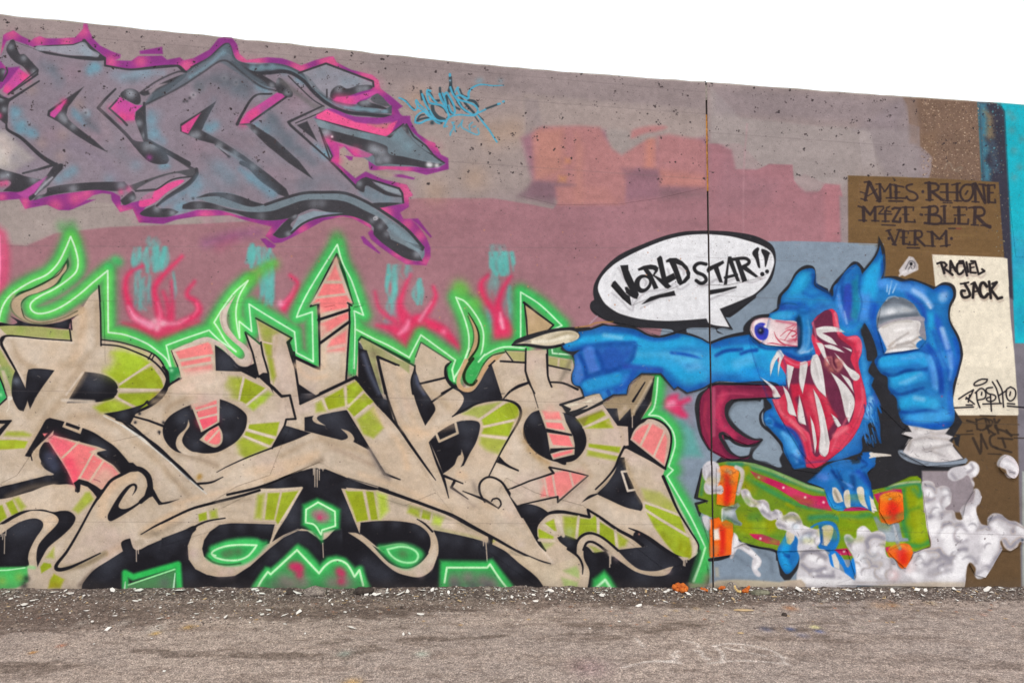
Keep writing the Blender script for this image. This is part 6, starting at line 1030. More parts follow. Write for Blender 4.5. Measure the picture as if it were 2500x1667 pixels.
P('#8b98a6', '420 580 460 570 520 650 640 670 720 650 750 660 790 840 860 850 870 880 840 890 600 895 540 860 480 740', f=2.5); D('#b6c4cc', '600 780 660 840', r=12, a=.6); S('#b4bcc4', '675 670 710 800 750 970', w=[3, 7, 8], f=3)
P(MGT, '570 965 640 945 620 1000 590 1030', f=2); W4 = P('#f0701e', '600 1010 660 950 780 915 880 930 920 1020 900 1130 830 1230 760 1220 700 1120 620 1080', f=2, sm=1); D('#de2e1e', '780 1080 800 1130 770 1040', r=13, a=.75, clip=W4); S('#8b98a6', '725 900 750 975', w=8, f=3)
# --- smoke ---
SM = '#cfccd1'; SD = '#98959f'; SW = '#f0eff2'
def puff(s, f=2.5, a=1.0): return P(SM, s, f=f, sm=1, a=a)
T(2050, 950, 5.227)
P('#9a9096', '1050 1040 1400 1040 1700 1100 1720 1400 1700 1568 1060 1568', f=3)
m1 = puff('1440 1000 1620 960 1680 915 1760 950 1785 1030 1740 1110 1680 1140 1720 1190 1710 1240 1640 1100 1560 1140 1460 1170 1390 1130 1380 1060'); bl(SW, '1640 1000 1720 980 1730 1060', 12, 8, .7, m1); bl(SD, '1640 1060 1700 1010 1680 960', 5, 6, .6, m1); bl(SD, '1430 1080 1480 1140', 6, 6, .5, m1)
m1 = puff('2010 970 2040 880 2110 835 2190 860 2250 960 2260 1040 2220 1120 2160 1130 2110 1080 2090 1020'); bl(SW, '2070 930 2200 980 2230 1050', 8, 7, .7, m1); bl(SD, '2140 1040 2200 1060', 5, 5, .7, m1); bl('#e8e0e6', '2110 850 2240 970 2240 1080 2150 1120', 4, 4, .7, m1)
T(2050, 1150, 5.227)
m1 = puff('1040 150 1130 120 1200 150 1230 210 1300 185 1380 200 1415 260 1400 400 1340 480 1440 500 1480 600 1560 600 1540 500 1600 420 1690 370 1710 280 1720 225 1770 230 1805 320 1780 400 1730 460 1740 550 1790 660 1830 680 1880 680 1890 600 1960 540 2060 550 2140 620 2250 640 2352 720 2352 900 2290 890 2240 980 2170 1010 2090 960 2040 880 2060 1000 2000 1110 1950 1220 1850 1350 1760 1370 1720 1310 1720 1220 1640 1160 1600 1300 1600 1400 1580 1470 1000 1460 -60 1440 -60 1400 150 1400 200 1350 190 1180 150 1060 60 900 55 810 120 800 190 850 215 740 290 690 370 740 400 770 480 750 560 790 580 880 570 980 600 1080 680 1110 740 1230 800 1240 860 1170 920 1100 940 1040 1050 990 1150 950 1100 700 1060 330')
for q_, w, a in (('1080 180 1180 200 1200 260', 8, .7), ('1300 220 1390 230 1390 360', 7, .6), ('1100 380 1180 340', 8, .7), ('1140 580 1200 540 1290 550', 10, .8), ('1330 520 1420 510 1450 600', 6, .5), ('1280 780 1310 690 1400 670', 10, .8), ('1450 760 1470 690 1560 680 1610 740', 9, .6), ('1460 860 1540 890 1600 870', 6, .6), ('1560 540 1560 440 1680 380', 7, .6), ('1740 560 1770 680 1740 740', 7, .6), ('1800 720 1860 690 1900 720', 8, .7), ('1920 620 2000 570 2100 600', 10, .8), ('2150 640 2240 680 2200 760', 10, .7), ('2090 880 2160 960 2240 900 2300 860', 10, .7), ('2010 900 2040 1000 1990 1100', 8, .7), ('1740 1300 1860 1260 1980 1100', 9, .6),
              ('1000 1040 1120 1010 1240 1000', 8, .6), ('1260 1000 1300 1060 1400 1100 1460 1060 1520 1000 1600 990', 9, .8), ('1240 1130 1300 1100 1420 1130', 10, .7), ('1040 1160 1100 1180 1180 1120', 9, .6), ('1290 1180 1400 1160', 10, .6), ('90 860 130 950', 9, .6), ('350 960 340 880 430 820 560 850', 10, .8), ('340 1020 400 1080 480 1040', 8, .6), ('640 1120 720 1200', 6, .5), ('1700 1180 1800 1080', 6, .4), ('300 1180 500 1180', 14, .4), ('1150 1290 1300 1260 1400 1300', 16, .4)):
    bl(SD, q_, w, 8, a * .85, m1)
for q_, w in (('1120 260 1160 290', 10), ('1340 260 1370 400', 10), ('1250 440 1200 500', 14), ('1150 680 1220 680 1180 760', 18), ('1320 800 1400 760 1380 900 1420 1000', 20), ('1500 780 1560 820', 14), ('1600 600 1680 700 1700 500', 16), ('1850 860 1950 880 1900 1000 1850 1100', 22), ('1960 680 2060 760', 12), ('2260 720 2330 780', 10), ('1760 1340 1840 1280', 6), ('1000 1100 1060 1060', 12), ('1560 1100 1500 1300 1300 1400', 24), ('250 1100 240 1300 400 1380', 16), ('250 760 300 740', 10), ('460 960 440 1000', 9), ('880 1280 1000 1350', 16)):
    bl(SW, q_, w, 10, .8, m1)
D('#e0b8b8', '680 1300 680 1340 870 1220 900 1180', r=12, a=.5, clip=m1); D('#a8b4bc', '300 1100 420 1080', r=12, a=.3, clip=m1); bl('#a09aa0', '2000 560 2130 620 2340 720', 2, 2, .5); D('#3d4a58', '2320 870', r=3.5, a=.9)
S('#b8b0ac', '-60 1420 300 1410 900 1400', w=3, f=3, a=.5); P('#d6c8b4', '500 1440 1200 1400 1590 1410 1590 1450 1580 1480 250 1500', f=5, a=.8)
def billow(m, n, x0, y0, x1, y1, r0, r1):
    for i in range(n):
        x, y, r = g.uniform(x0, x1), g.uniform(y0, y1), g.uniform(r0, r1)
        T(0, 0, 1); th = g.uniform(2.6, 5.4); aa = np.linspace(th - 1.1, th + 1.1, 6)
        S(SD, ' '.join('%.1f %.1f' % (x + r * np.cos(t), y + r * np.sin(t)) for t in aa), w=[1, r * .35, r * .4, 1], f=r * .3, a=.75, clip=m, n=.3)
        D(SW, '%.1f %.1f' % (x - r * .1 * np.cos(th), y - r * .2 * np.sin(th)), r=r * .5, a=.75, clip=m)
billow(m1, 46, 2090, 1180, 2440, 1400, 9, 20); billow(m1, 14, 2060, 1330, 2200, 1410, 9, 18)
# chain of puffs running across the board
T(1690, 1110, 4.704)
m1 = puff('550 410 600 385 650 410 690 490 740 515 820 510 870 550 900 640 960 620 1020 650 1045 690 1120 650 1200 670 1250 750 1270 800 1340 830 1440 870 1460 1000 1430 1060 1520 1090 1560 1150 1600 1270 1700 1320 1860 1440 1880 1520 1240 1520 1200 1400 1230 1250 1240 1180 1200 1080 1200 950 1060 860 980 840 950 780 960 740 890 750 800 690 740 600 660 590 600 540', f=2.5)
for q_, w in (('600 420 640 500 700 560', 6), ('760 530 840 570 870 640', 7), ('800 640 880 690', 7), ('940 660 1000 660', 8), ('1060 720 1150 690 1220 760', 9), ('980 790 1060 820', 7), ('1260 980 1300 900 1400 900', 9), ('1250 1180 1300 1120 1440 1120 1530 1180', 10), ('1260 1260 1380 1340 1520 1300', 9), ('1400 1400 1600 1400', 12), ('1620 1340 1640 1470 1690 1420', 4)): bl(SD, q_, w, 8, .75, m1)
for q_, w in (('640 450 680 570', 5), ('800 560 860 640', 5), ('1100 780 1200 820', 12), ('1300 960 1380 1000', 14), ('1360 1180 1460 1220', 12), ('1240 1440 1500 1460 1800 1460', 14), ('980 640 1010 700', 4)): bl(SW, q_, w, 8, .8, m1)
billow(m1, 22, 1800, 1190, 2080, 1400, 7, 15)
T(1690, 1110, 4.704)
D('#9fb8cc', '1250 960 1330 930 1180 820', r=9, a=.4, clip=m1)
for s, q_ in (('145 310 170 300 210 340 280 350 320 340 350 390 330 440 270 440 200 450 150 430 130 370', '160 340 200 410 300 400'), ('110 180 140 110 200 70 300 110 280 350 150 300', '150 130 160 250 220 200')):
    m1 = puff(s); bl(SD, q_, 5, 6, .7, m1); bl(SW, q_.split()[0] + ' ' + str(int(q_.split()[1]) - 5) + ' ' + ' '.join(q_.split()[2:4]), 5, 5, .4, m1)
m1 = puff('470 890 510 920 540 1000 580 1000 640 1040 740 1140 795 1210 780 1280 750 1310 790 1370 770 1400 720 1370 685 1300 690 1210 700 1190 600 1110 520 1080 450 1190 440 1100'); bl(SW, '500 950 480 1080', 9, 7, .7, m1); bl(SW, '600 1060 760 1200 720 1300', 7, 7, .7, m1); bl(SD, '560 1030 650 1080', 4, 5, .5, m1)
puff('110 710 180 700 200 820 170 860', 3.5)
S('#5c6774', '780 1110 900 1200 920 1330', w=10, f=9, a=.5); S('#5c6774', '500 1160 640 1250', w=8, f=9, a=.5); P('#8494a4', '240 1230 440 1190 430 1300 700 1420 300 1420', f=8, a=.0)
P('#cfc0a4', '290 1440 500 1430 760 1440 1000 1460 1100 1440 1250 1430 1300 1480 1300 1530 230 1540 180 1490', f=4, a=.9); P('#c9b48c', '260 1290 300 1290 310 1400 270 1400', f=5, a=.5)
S('#7d7470', '-60 1490 200 1500', w=10, f=5, a=.5); P('#b8a888', '-40 1470 160 1490 180 1560 -40 1560', f=5, a=.6)
# --- blue tag ---
T(980, 180, 5.364)
TB, TKK = '#4fa9c9', '#38474f'
for s, w in (('0 330 60 360 110 420 165 465', 4), ('255 230 270 340', 6), ('290 290 330 390 380 540', 5), ('350 220 400 300 420 350 490 355', 6), ('405 430 420 500 480 570 560 605', 9), ('370 390 470 410 560 460 590 510', 5), ('505 190 510 260 550 360', 6), ('640 50 645 150 625 230', 8), ('645 150 690 280 720 330 790 440 860 500', 7), ('590 300 600 400 640 500 670 520', 8), ('620 300 680 420 760 470', 5), ('765 205 800 280 870 310', 4), ('740 370 770 410', 9), ('760 290 830 380 950 510', 5), ('880 350 960 370 1000 430', 7), ('830 390 880 450 950 520', 4), ('200 625 250 600 340 580 400 590', 5), ('210 600 250 550 300 540', 4), ('430 590 520 640', 8), ('960 560 1010 630', 3), ('1000 540 1075 610', 3), ('1000 515 1090 480', 3), ('1110 460 1180 435 1260 405', 5), ('600 580 650 560', 4)):
    S(TKK, s, w=w, f=1.3, a=.9)
for s, w in (('-30 320 0 330 60 370 150 470 185 480 210 440 190 350 230 400 330 490 410 590 460 640 500 655', 4), ('210 440 290 490 360 560 410 600', 4), ('180 630 190 570 240 520 300 500 350 540', 4), ('180 640 240 650 330 610 430 590', 5), ('270 270 310 380 380 500 440 590 500 620 580 620', 5), ('380 230 340 220 340 290 370 380 440 400 530 420 600 500 620 560 590 620 560 690', 5), ('360 260 420 340 460 380', 5), ('500 270 520 330 560 400 600 480', 6), ('555 300 590 250 620 290 680 400 700 470 690 520 650 500 620 420', 5), ('540 260 570 340 590 420', 5), ('640 180 670 260 720 330 800 450 900 520 960 550', 5), ('700 250 740 180 740 220 780 290 860 330 880 310 880 250 940 180 1040 145 1200 160 1340 155', [3, 4, 4, 4, 5, 6, 5, 4, 3, 2]), ('860 330 780 290 720 300 740 340 850 370 950 410 1000 470 990 520 930 550', 5), ('620 580 680 550 780 540 900 550 990 530', 4), ('990 520 1040 500 1100 470', 4), ('1000 550 1070 640 1150 740 1200 820 1250 895', [3, 5, 4, 4]), ('1265 400 1290 395', 5), ('635 10 635 30', 6), ('1330 370 1341 365', 5)):
    S(TB, s, w=w * 1.0 if not isinstance(w, list) else w, f=1.3, a=.95)
for s in ('670 650 710 760', '640 790 700 680', '560 700 600 690', '740 700 790 640 800 610', '790 640 790 700 850 740 930 780 1010 795 1000 720', '930 640 890 680 900 740', '940 700 970 690', '660 640 690 640', '645 770 640 810'): S(TB, s, w=3.2, f=1.8, a=.85)
D(TKK, '400 645 405 640', r=4.5, a=.9); D(TB, '1000 100 1040 90 1300 100', r=7, a=.2); D('#9cc4dc', '637 92', r=2.4, a=.9)

# ================= second pass over the monster: folds, rims, fur, flesh =================
T(0, 0, 1)
S('#174488', headi, w=5, f=8, a=.6, sm=1, closed=True, clip=HD); S('#174488', inner, w=4, f=7, a=.55, sm=1, closed=True, clip=ARM)
T(1800, 560, 2.24)
def cl(c, s, w=5, f=5, a=.8, clip=None): S(c, s, w=w, f=f, a=a, sm=1, clip=clip, n=.2)
# crown and brow
cl('#133f84', '425 250 430 300 470 330 510 360 525 390', [2, 6, 6, 5, 3]); cl('#12406e', '240 412 275 404 320 410 330 415', [2, 3, 3, 1], 2); cl('#1d55a8', '360 345 420 370 470 350 500 380', 7, 7, .6); cl('#2aa0cc', '300 350 350 330 395 265', 10, 9, .6); cl('#38b0e0', '345 290 375 250 400 235', 7, 7, .6); cl('#1a4ea4', '235 420 300 430 360 425 400 440', 8, 6, .7); cl('#2c9ccc', '400 400 450 380 500 400', 12, 9, .5)
cl('#15488e', '330 440 345 455 400 450 470 420', 6, 6, .6); cl('#34a4d8', '200 475 250 455 310 460', 8, 6, .7); cl('#1c5cb0', '470 430 520 400', 8, 7, .5)
# ear
cl('#16458c', '530 380 560 280 620 215 650 190', [3, 5, 4, 2], 4); cl('#2f50b8', '620 320 600 400 590 470 600 520', [8, 16, 12, 3], 7, .8); cl('#1b7f9c', '655 260 640 330 660 400 645 500', [6, 12, 10, 3], 7, .75); cl('#5a92e4', '555 360 565 440 595 510', 5, 5, .8); cl('#a8c4f2', '585 450 598 515', 3, 4, .8); cl('#144a8c', '670 250 665 330 680 400 660 500', 3, 4, .6); cl('#2c9cc4', '560 540 620 560 670 530', 9, 8, .6)
cl('#2aa6e2', '790 150 760 210 730 260 700 340', [3, 8, 12, 14], 8, .8); cl('#184e9e', '800 140 806 200 800 262', 3, 4, .7)
# shoulder and raised arm
cl('#184fa6', '905 290 930 285 960 300', 4, 5, .6); cl('#4b94e2', '800 290 860 300 940 330', 14, 11, .6); cl('#9cc4f0', '960 330 1010 365 1050 415', [4, 8, 5], 6, .75); cl('#184fa6', '1085 330 1120 310 1165 320', 4, 5, .6); cl('#85aede', '1120 370 1140 350 1135 380', 11, 8, .55); cl('#1a50b0', '940 370 1000 420 1020 480', 7, 8, .6); cl('#2b60c6', '1085 470 1100 560 1150 640 1180 740', [6, 10, 9, 6], 7, .7); cl('#1a48a8', '1070 560 1110 680 1160 800 1165 890', 8, 8, .65); cl('#8cbaf0', '1110 540 1130 600 1150 650', [3, 7, 4], 5, .8); cl('#6fa8ec', '1165 690 1170 760 1160 820', 6, 5, .7); cl('#174aa6', '1205 620 1212 700 1195 800', 5, 6, .7); cl('#1c50b2', '735 390 725 470 750 560 790 640', 9, 9, .65); cl('#3c86dc', '700 420 690 480', 14, 10, .5)
# fist: finger creases
cl('#123e84', '760 740 770 700 830 680 920 672 1000 660 1040 680', [3, 6, 5, 5, 5, 2], 4); cl('#123e84', '800 790 850 800 920 775 1010 765 1040 755', [3, 6, 6, 5, 2], 4); cl('#2c9ee0', '800 735 880 715 980 700', 15, 10, .8); cl('#64b8ee', '900 705 970 700', 5, 6, .7); cl('#2ea2e2', '850 850 940 820 1020 810', 14, 10, .8); cl('#7cc4f2', '890 840 970 810', 6, 6, .7); cl('#123e84', '840 895 900 900 980 880', 5, 4, .8)
cl('#5d9fea', '1030 690 1060 760 1075 860', [5, 9, 7], 7, .7); cl('#153f9a', '1000 640 1060 680 1100 780 1110 890', [4, 7, 8, 7], 6, .8)
# socket and snout
cl('#103a5e', '335 470 342 520 345 580 335 650', [4, 10, 10, 4], 5, .9); cl('#5fa6da', '385 500 395 570 380 640 345 672', [3, 7, 7, 4], 5, .8); cl('#aecdf0', '345 675 385 668 410 650', [2, 5, 2], 4, .8); cl('#14448e', '250 670 300 700 350 710 400 690', 7, 6, .7); cl('#1f78b8', '410 470 400 520', 7, 7, .6)
cl('#c8788c', '80 540 90 500 130 487 180 488', 2, 4, .6); cl('#b8344c', '255 605 290 560 325 550', 1.6, 1.6); cl('#b8344c', '275 575 320 520', 1.4, 1.6); cl('#b8344c', '230 600 280 610 325 600', 1.2, 1.6); cl('#c8687c', '270 540 325 530 325 620', 5, 7, .5)
# mouth flesh
LPc = LP
for s, w_ in (('530 460 545 520 552 570', 3), ('600 600 640 590 670 600 676 640 665 690', 4), ('410 510 425 570 430 620', 3), ('250 700 320 740 390 720', 3)): cl('#e87a90', s, w_, 4, .75, LPc)
for s in ('560 580 620 620 630 650', '640 650 650 720 655 780'): cl('#a8304c', s, 4, 4, .7, LPc)
cl('#c4787a', '490 740 480 710 510 700 520 740 545 770 570 740 560 715 535 720', 5, 4, .85, MO); cl('#5a2038', '522 700 525 730 540 755', 3, 3, .9, MO); cl('#e0a090', '490 730 500 715', 3, 4, .6, MO)
for s, w_ in (('600 560 560 590', 2), ('470 640 500 690', 2)): cl('#4e1a34', s, w_, 3, .7, MO)
# bubble marks
P(KB, '85 132 115 102 122 135 122 215 112 190', f=1.2, a=0.0)
def dot(u, v, r): P('#2b2b2e', ' '.join('%.1f %.1f' % (u + r * math.cos(t * .785), v + r * math.sin(t * .785)) for t in range(8)), f=1.2, sm=1)
dot(135, 245, 12); dot(161, 231, 11); cl('#a39aa0', '110 262 130 270 150 262', 4, 4, .5)
T(2050, 400, 5.227)
P('#c9c4c4', '885 1182 940 1197 998 1290 998 1350 830 1430 770 1400 760 1360', f=2); P('#23232a', '895 1262 915 1255 930 1270 925 1295 905 1300 893 1285', f=1.5, sm=1); cl('#4a4850', '840 1340 880 1260 900 1240 940 1250 960 1290 930 1350 905 1310 870 1370', 2.2, 2, .85); cl('#f2f0f2', '800 1390 860 1370 950 1350', 4, 4, .8); cl('#8c8890', '960 1250 985 1330', 4, 4, .6)
# second view: lower body, tongue, board
T(1680, 900, 1.66)
cl('#7c2444', '150 85 250 90 340 95', 9, 6, .6, TG); cl('#c2486a', '120 110 170 100 260 105', 3, 4, .7, TG); cl('#b83c5e', '118 140 128 220 160 270', 4, 5, .6, TG); cl('#6a2040', '60 120 55 200 80 290', 6, 6, .6, TG); cl('#6a2040', '180 300 230 312 280 300', 4, 4, .7, TG); cl('#a83458', '150 230 190 280', 5, 5, .5, TG); cl('#5c1c38', '130 300 160 345 200 358', 5, 5, .8, TG)
for s in ('360 130 380 180 430 220 480 260 500 330', '640 200 610 260 580 330', '700 60 705 130 690 190'): cl('#e2657c', s, 4, 4, .75, LP)
for s in ('350 120 370 190 420 235 470 280 490 350', '560 380 620 310 680 220 712 140', '500 360 540 370 570 340'): cl('#a02a48', s, 2.5, 4, .6, LP)
# chest fur
for s in ('400 260 410 300 440 330 460 370', '390 240 400 300 420 350'): cl('#4f9ee2', s, [3, 10, 3], 7, .6, HD)
cl('#143f8c', '330 190 370 230 440 290 470 350', [3, 7, 7, 4], 6, .75, HD); cl('#164a98', '420 350 460 380 480 395', 7, 6, .7, HD); cl('#a8c8f0', '440 330 450 345', 4, 5, .6, HD)
for k in range(26):
    x = 712 + g.uniform(0, 50); y = g.uniform(120, 290)
    cl(['#3a8ee0', '#1c5cb8', '#5aa8ee', '#14458e'][k % 4], '%.0f %.0f %.0f %.0f' % (x, y, x + g.uniform(2, 16), y + g.uniform(18, 40)), [3, .5], 1.6, .8)
for s in ('735 30 745 50 730 70 755 90 742 110', '770 130 785 180 778 178 765 150', '760 230 782 300 770 280', '745 240 760 300 748 280', '725 230 738 300 728 280', '712 250 722 290'): P('#1f74c8', s, f=1.6) if len(s.split()) > 6 else cl('#1f74c8', s, [3, 1], 1.5)
for s in ('705 340 735 340 740 352 720 370', '700 350 740 365 755 395 720 400'): P('#1e6fc4', s, f=2)
P('#ddd6cc', '735 340 760 342 820 350 790 355 745 356', f=1.5, sm=1); cl('#123c7c', '690 360 720 385 700 400', 4, 4, .7)
# foot
cl('#0f3a7c', '600 410 620 450 640 480', [3, 6, 5], 5, .8); cl('#0f3a7c', '665 420 670 470', 6, 5, .7); cl('#0f3a7c', '710 420 735 470 742 520', 5, 5, .7); cl('#4a86de', '530 430 560 420 580 440', 8, 7, .6); cl('#3f86da', '650 420 690 430', 6, 6, .6); cl('#8fb2ea', '625 455 640 465', 3, 4, .6)
cl('#2a8edc', '565 500 580 550 610 565', [4, 8, 5], 5, .8); cl('#8a8272', '592 490 605 530', 4, 4, .7)
for s in ('730 512 752 545 764 575 742 578', ): P('#ddd8cc', s, f=1.5)
# board blotches
for k in range(46):
    x, y = g.uniform(60, 960), g.uniform(400, 720)
    cl(['#8f9418', '#4f8c38', '#7f9a1c', '#3f8a50', '#9aa01c'][k % 5], '%.0f %.0f %.0f %.0f' % (x, y, x + g.uniform(20, 70), y + g.uniform(-8, 18)), g.uniform(8, 18), 10, .35, SK if x < 740 else SK2)
cl('#2f7a4a', '540 480 500 455 420 430 300 395 220 385', 4, 5, .5, SK); cl('#a8b46c', '130 378 220 378 320 400 460 450 545 490', 2.5, 3, .55, SK)
cl('#3a8440', '700 590 800 600 930 560', 8, 8, .5, SK2)
# lower foot rim light and creases
cl('#2aa0e6', '390 690 380 750 400 800', 8, 7, .6); cl('#0f468c', '385 745 410 755', 3, 3, .8); cl('#1f7cd0', '510 630 560 620 600 650 605 700 575 735', [3, 5, 6, 5, 3], 3, .8); cl('#123f80', '540 650 545 710', 3, 3, .7)
# wheels: gradients
for s, c_ in (('150 430 155 500 150 540', '#d8261c'), ('130 640 140 700 135 745', '#d0281c'), ('820 540 830 570 825 600', '#dc2a1e'), ('860 740 865 775', '#dc2a1e')): cl(c_, s, 10, 8, .7)
for s, c_ in (('125 410 150 398 190 410', '#f79a48'), ('780 520 820 500 860 510', '#f8a038'), ('820 720 860 712 900 730', '#f09a3c')): cl(c_, s, 6, 7, .7)
for k in range(60):
    x, y = (g.uniform(120, 195), g.uniform(400, 550)) if k % 2 else (g.uniform(775, 868), g.uniform(500, 620))
    crack_s = '%.0f %.0f %.0f %.0f %.0f %.0f' % (x, y, x + g.normal(0, 6), y + g.normal(0, 5), x + g.normal(0, 10), y + g.normal(0, 8)); S('#8a3a1c', crack_s, w=.8, f=.7, a=.5, sm=0)

# ================= overspray: soft tone shifts where cans were faded in ================= AUTOSHADE
def bblur(m, r):
    r = max(1, int(r * K))
    for ax in (0, 1):
        for _ in range(2):
            p = np.concatenate([np.repeat(m.take([0], ax), r, ax), m, np.repeat(m.take([-1], ax), r, ax)], ax)
            cs = np.cumsum(p, ax, dtype=np.float32)
            z0 = np.zeros_like(cs.take([0], ax)); cs = np.concatenate([z0, cs], ax)
            n = m.shape[ax]
            m = (cs.take(range(2 * r + 1, 2 * r + 1 + n), ax) - cs.take(range(0, n), ax)) / (2 * r + 1)
    return m
def near(c, tol):
    d = np.abs(IMG - hexc(c)).max(2)
    return np.clip(1.6 - d / tol, 0, 1)
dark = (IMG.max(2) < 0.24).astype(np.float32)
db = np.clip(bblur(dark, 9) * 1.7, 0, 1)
f1, f2, f3 = fbm(70 * K, 101, oct=3), fbm(40 * K, 111, oct=3), fbm(110 * K, 121, oct=3)
def tint(m, c, a):
    k = (m * a)[..., None]; IMG[:] = IMG * (1 - k) + hexc(c) * k
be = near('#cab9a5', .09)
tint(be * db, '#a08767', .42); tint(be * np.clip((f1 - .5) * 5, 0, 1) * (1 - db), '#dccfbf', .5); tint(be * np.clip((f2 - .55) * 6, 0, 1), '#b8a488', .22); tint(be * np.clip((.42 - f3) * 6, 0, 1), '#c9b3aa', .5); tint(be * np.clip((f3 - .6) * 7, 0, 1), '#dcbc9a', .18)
li = near('#9bab2e', .12)
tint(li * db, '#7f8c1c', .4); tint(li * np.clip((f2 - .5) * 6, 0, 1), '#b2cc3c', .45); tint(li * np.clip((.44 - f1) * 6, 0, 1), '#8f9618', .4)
blu = np.clip((IMG[..., 2] - IMG[..., 0] - .22) * 5, 0, 1) * (np.arange(W)[None, :] / K - OX > 1330) * (np.arange(H)[:, None] / K > 560) * (IMG[..., 2] > .45)
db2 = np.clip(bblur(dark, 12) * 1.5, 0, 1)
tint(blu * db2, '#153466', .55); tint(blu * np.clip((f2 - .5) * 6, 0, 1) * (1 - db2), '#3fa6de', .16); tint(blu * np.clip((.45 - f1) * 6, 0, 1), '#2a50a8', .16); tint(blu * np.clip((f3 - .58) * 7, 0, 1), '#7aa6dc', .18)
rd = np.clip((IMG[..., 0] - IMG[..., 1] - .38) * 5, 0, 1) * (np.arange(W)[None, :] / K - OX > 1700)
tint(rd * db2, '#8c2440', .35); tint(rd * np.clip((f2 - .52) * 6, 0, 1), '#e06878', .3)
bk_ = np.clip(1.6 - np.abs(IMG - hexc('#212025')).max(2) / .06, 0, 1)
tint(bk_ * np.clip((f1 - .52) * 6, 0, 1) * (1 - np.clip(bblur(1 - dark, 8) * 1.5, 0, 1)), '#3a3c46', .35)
# ================= weathering over everything =================
hh = np.arange(H)[:, None] / K; ww = np.arange(W)[None, :] / K - OX
q = fbm(120 * K, 41); q3 = fbm(10 * K, 51, oct=3); q4 = fbm(26 * K, 61, sx=6.0)
IMG *= (1 + 0.09 * (q - 0.5) + 0.12 * (q3 - 0.5) + 0.10 * (q4 - 0.5) + 0.07 * (rng.random((H, W), dtype=np.float32) - 0.5))[..., None]
# pits and blow holes: many near the top of the wall, fewer below
def pits(n, x0, y0, x1, y1, cols, r0, r1, a, thr=None, pw=3):
    for i in range(n):
        x = g.uniform(x0, x1); y = g.uniform(y0, y1)
        if thr is not None and g.random() > thr(x, y): continue
        r = r0 + (r1 - r0) * g.random() ** pw
        xx = (x + OX) * K; yy = y * K; R = r * K
        b = box(xx - R - 1, yy - R - 1, xx + R + 1, yy + R + 1)
        if b[2] <= b[0] or b[3] <= b[1]: continue
        X = np.arange(b[0], b[2])[None, :] + .5 - xx; Y = np.arange(b[1], b[3])[:, None] + .5 - yy
        th = g.uniform(0, 3.14); e = g.uniform(.4, 1)
        u = X * np.cos(th) + Y * np.sin(th); v = (-X * np.sin(th) + Y * np.cos(th)) / e
        m = np.clip(.5 + (R - np.sqrt(u * u + v * v)), 0, 1).astype(np.float32)
        comp(m, b, cols[g.integers(len(cols))], a, None)
dens = lambda x, y: 1.0 if y < 330 + 40 * np.sin(x / 90) else (0.45 if y < 520 else 0.16)
PC = ['#3c3436', '#4a4042', '#2e2a2c', '#564a4b']
pits(9000, 0, 30, 2500, 1440, PC, .5, 1.9, .75, dens, 3)
pits(9000, 0, 30, 2500, 640, ['#6f6264', '#7d7070', '#5f5456'], .5, 1.3, .6, None, 2)
for i in range(420):                                     # ragged clusters of blow holes
    cx, cy = g.uniform(0, 2450), 30 + 420 * g.random() ** 1.4; nn = g.integers(2, 8); sp = g.uniform(1.2, 4.5)
    for k in range(nn):
        x, y = cx + g.normal(0, sp), cy + g.normal(0, sp * .8)
        pits(1, x, y, x + .01, y + .01, PC[:3], .8, 2.5, .85, None, 1.5)
pits(2200, 0, 500, 2500, 1440, ['#cdbdb0', '#d8c8b8', '#6a5c58'], .4, 1.0, .35, None, 2)
pits(160, 500, 560, 1700, 820, ['#c88f6a', '#b87f60'], .6, 2.4, .7, None, 3)
# pale worn arris along the top of the wall
T(0, 0, 1)
for du, cc, aa in ((1.2, '#a9ac96', .7), (4, '#a39a90', .35)):
    S(cc, '-30 %f 0 %f 600 %f 1100 %f 1250 %f 1500 %f 1724 %f 2000 %f 2150 %f 2500 %f 2530 %f' % tuple(v + du for v in (31, 34, 94.5, 148, 162.6, 182, 198, 219, 229.6, 253, 255)), w=2.6, f=1.5, a=aa, sm=0, n=.9)
# old cracks and peeling edges
def crack(x, y, n, st, c='#5a4c48', a=.45, w=1.1):
    th = g.uniform(0, 6.28); s = ''
    for i in range(n):
        s += '%.1f %.1f ' % (x, y); th += g.normal(0, .7); x += st * np.cos(th); y += st * .6 * np.sin(th)
    if len(s.split()) >= 4: S(c, s, w=w, f=.8, a=a, sm=0)
T(0, 0, 1)
for i in range(300):
    x, y = g.uniform(0, 1650), g.uniform(880, 1180)
    if y < 1150 or g.random() < .3: crack(x, y, g.integers(3, 5), 3, ['#86705c', '#e2d3c0'][i % 2], .4)
for i in range(150): crack(g.uniform(1750, 2480), g.uniform(980, 1380), g.integers(3, 6), 4, ['#2e2a30', '#4a4450'][i % 2], .45)
for i in range(60): crack(g.uniform(0, 2300), g.uniform(560, 900), g.integers(3, 6), 4, ['#7d5f64', '#bda6a4'][i % 2], .35)
# construction joint lines cast into the concrete
for s in ('0 952 800 968 1700 990', '0 1273 900 1275 1690 1280', '1740 1285 2500 1305', '1750 722 2330 745', '2060 1020 2490 1037', '1700 628 1990 640', '0 730 500 738 1000 742'):
    S('#4d4244', s, w=1.3, f=1.0, a=.24)
S('#efe6dc', '0 953.5 1700 991.5', w=1.0, f=.8, a=.12); S('#e8e4e6', '2330 1305 2500 1308', w=1.4, f=1, a=.5)
# damp and splash grime at the foot
gr = np.clip((hh - 1405 - 18 * (fbm(60 * K, 71) - .5)) / 45, 0, 1) * (0.35 + 0.65 * fbm(14 * K, 81))
IMG[:] = IMG * (1 - 0.55 * gr[..., None]) + hexc('#6b5f57') * (0.55 * gr[..., None])
# bleached fade of everything above the top roller line
IMG[:] = np.clip(IMG, 0, 1)

WK = K
ALB, GALB = 0.86, 1.12
WALL_IMG = IMG
WALL_WH = (W, H)
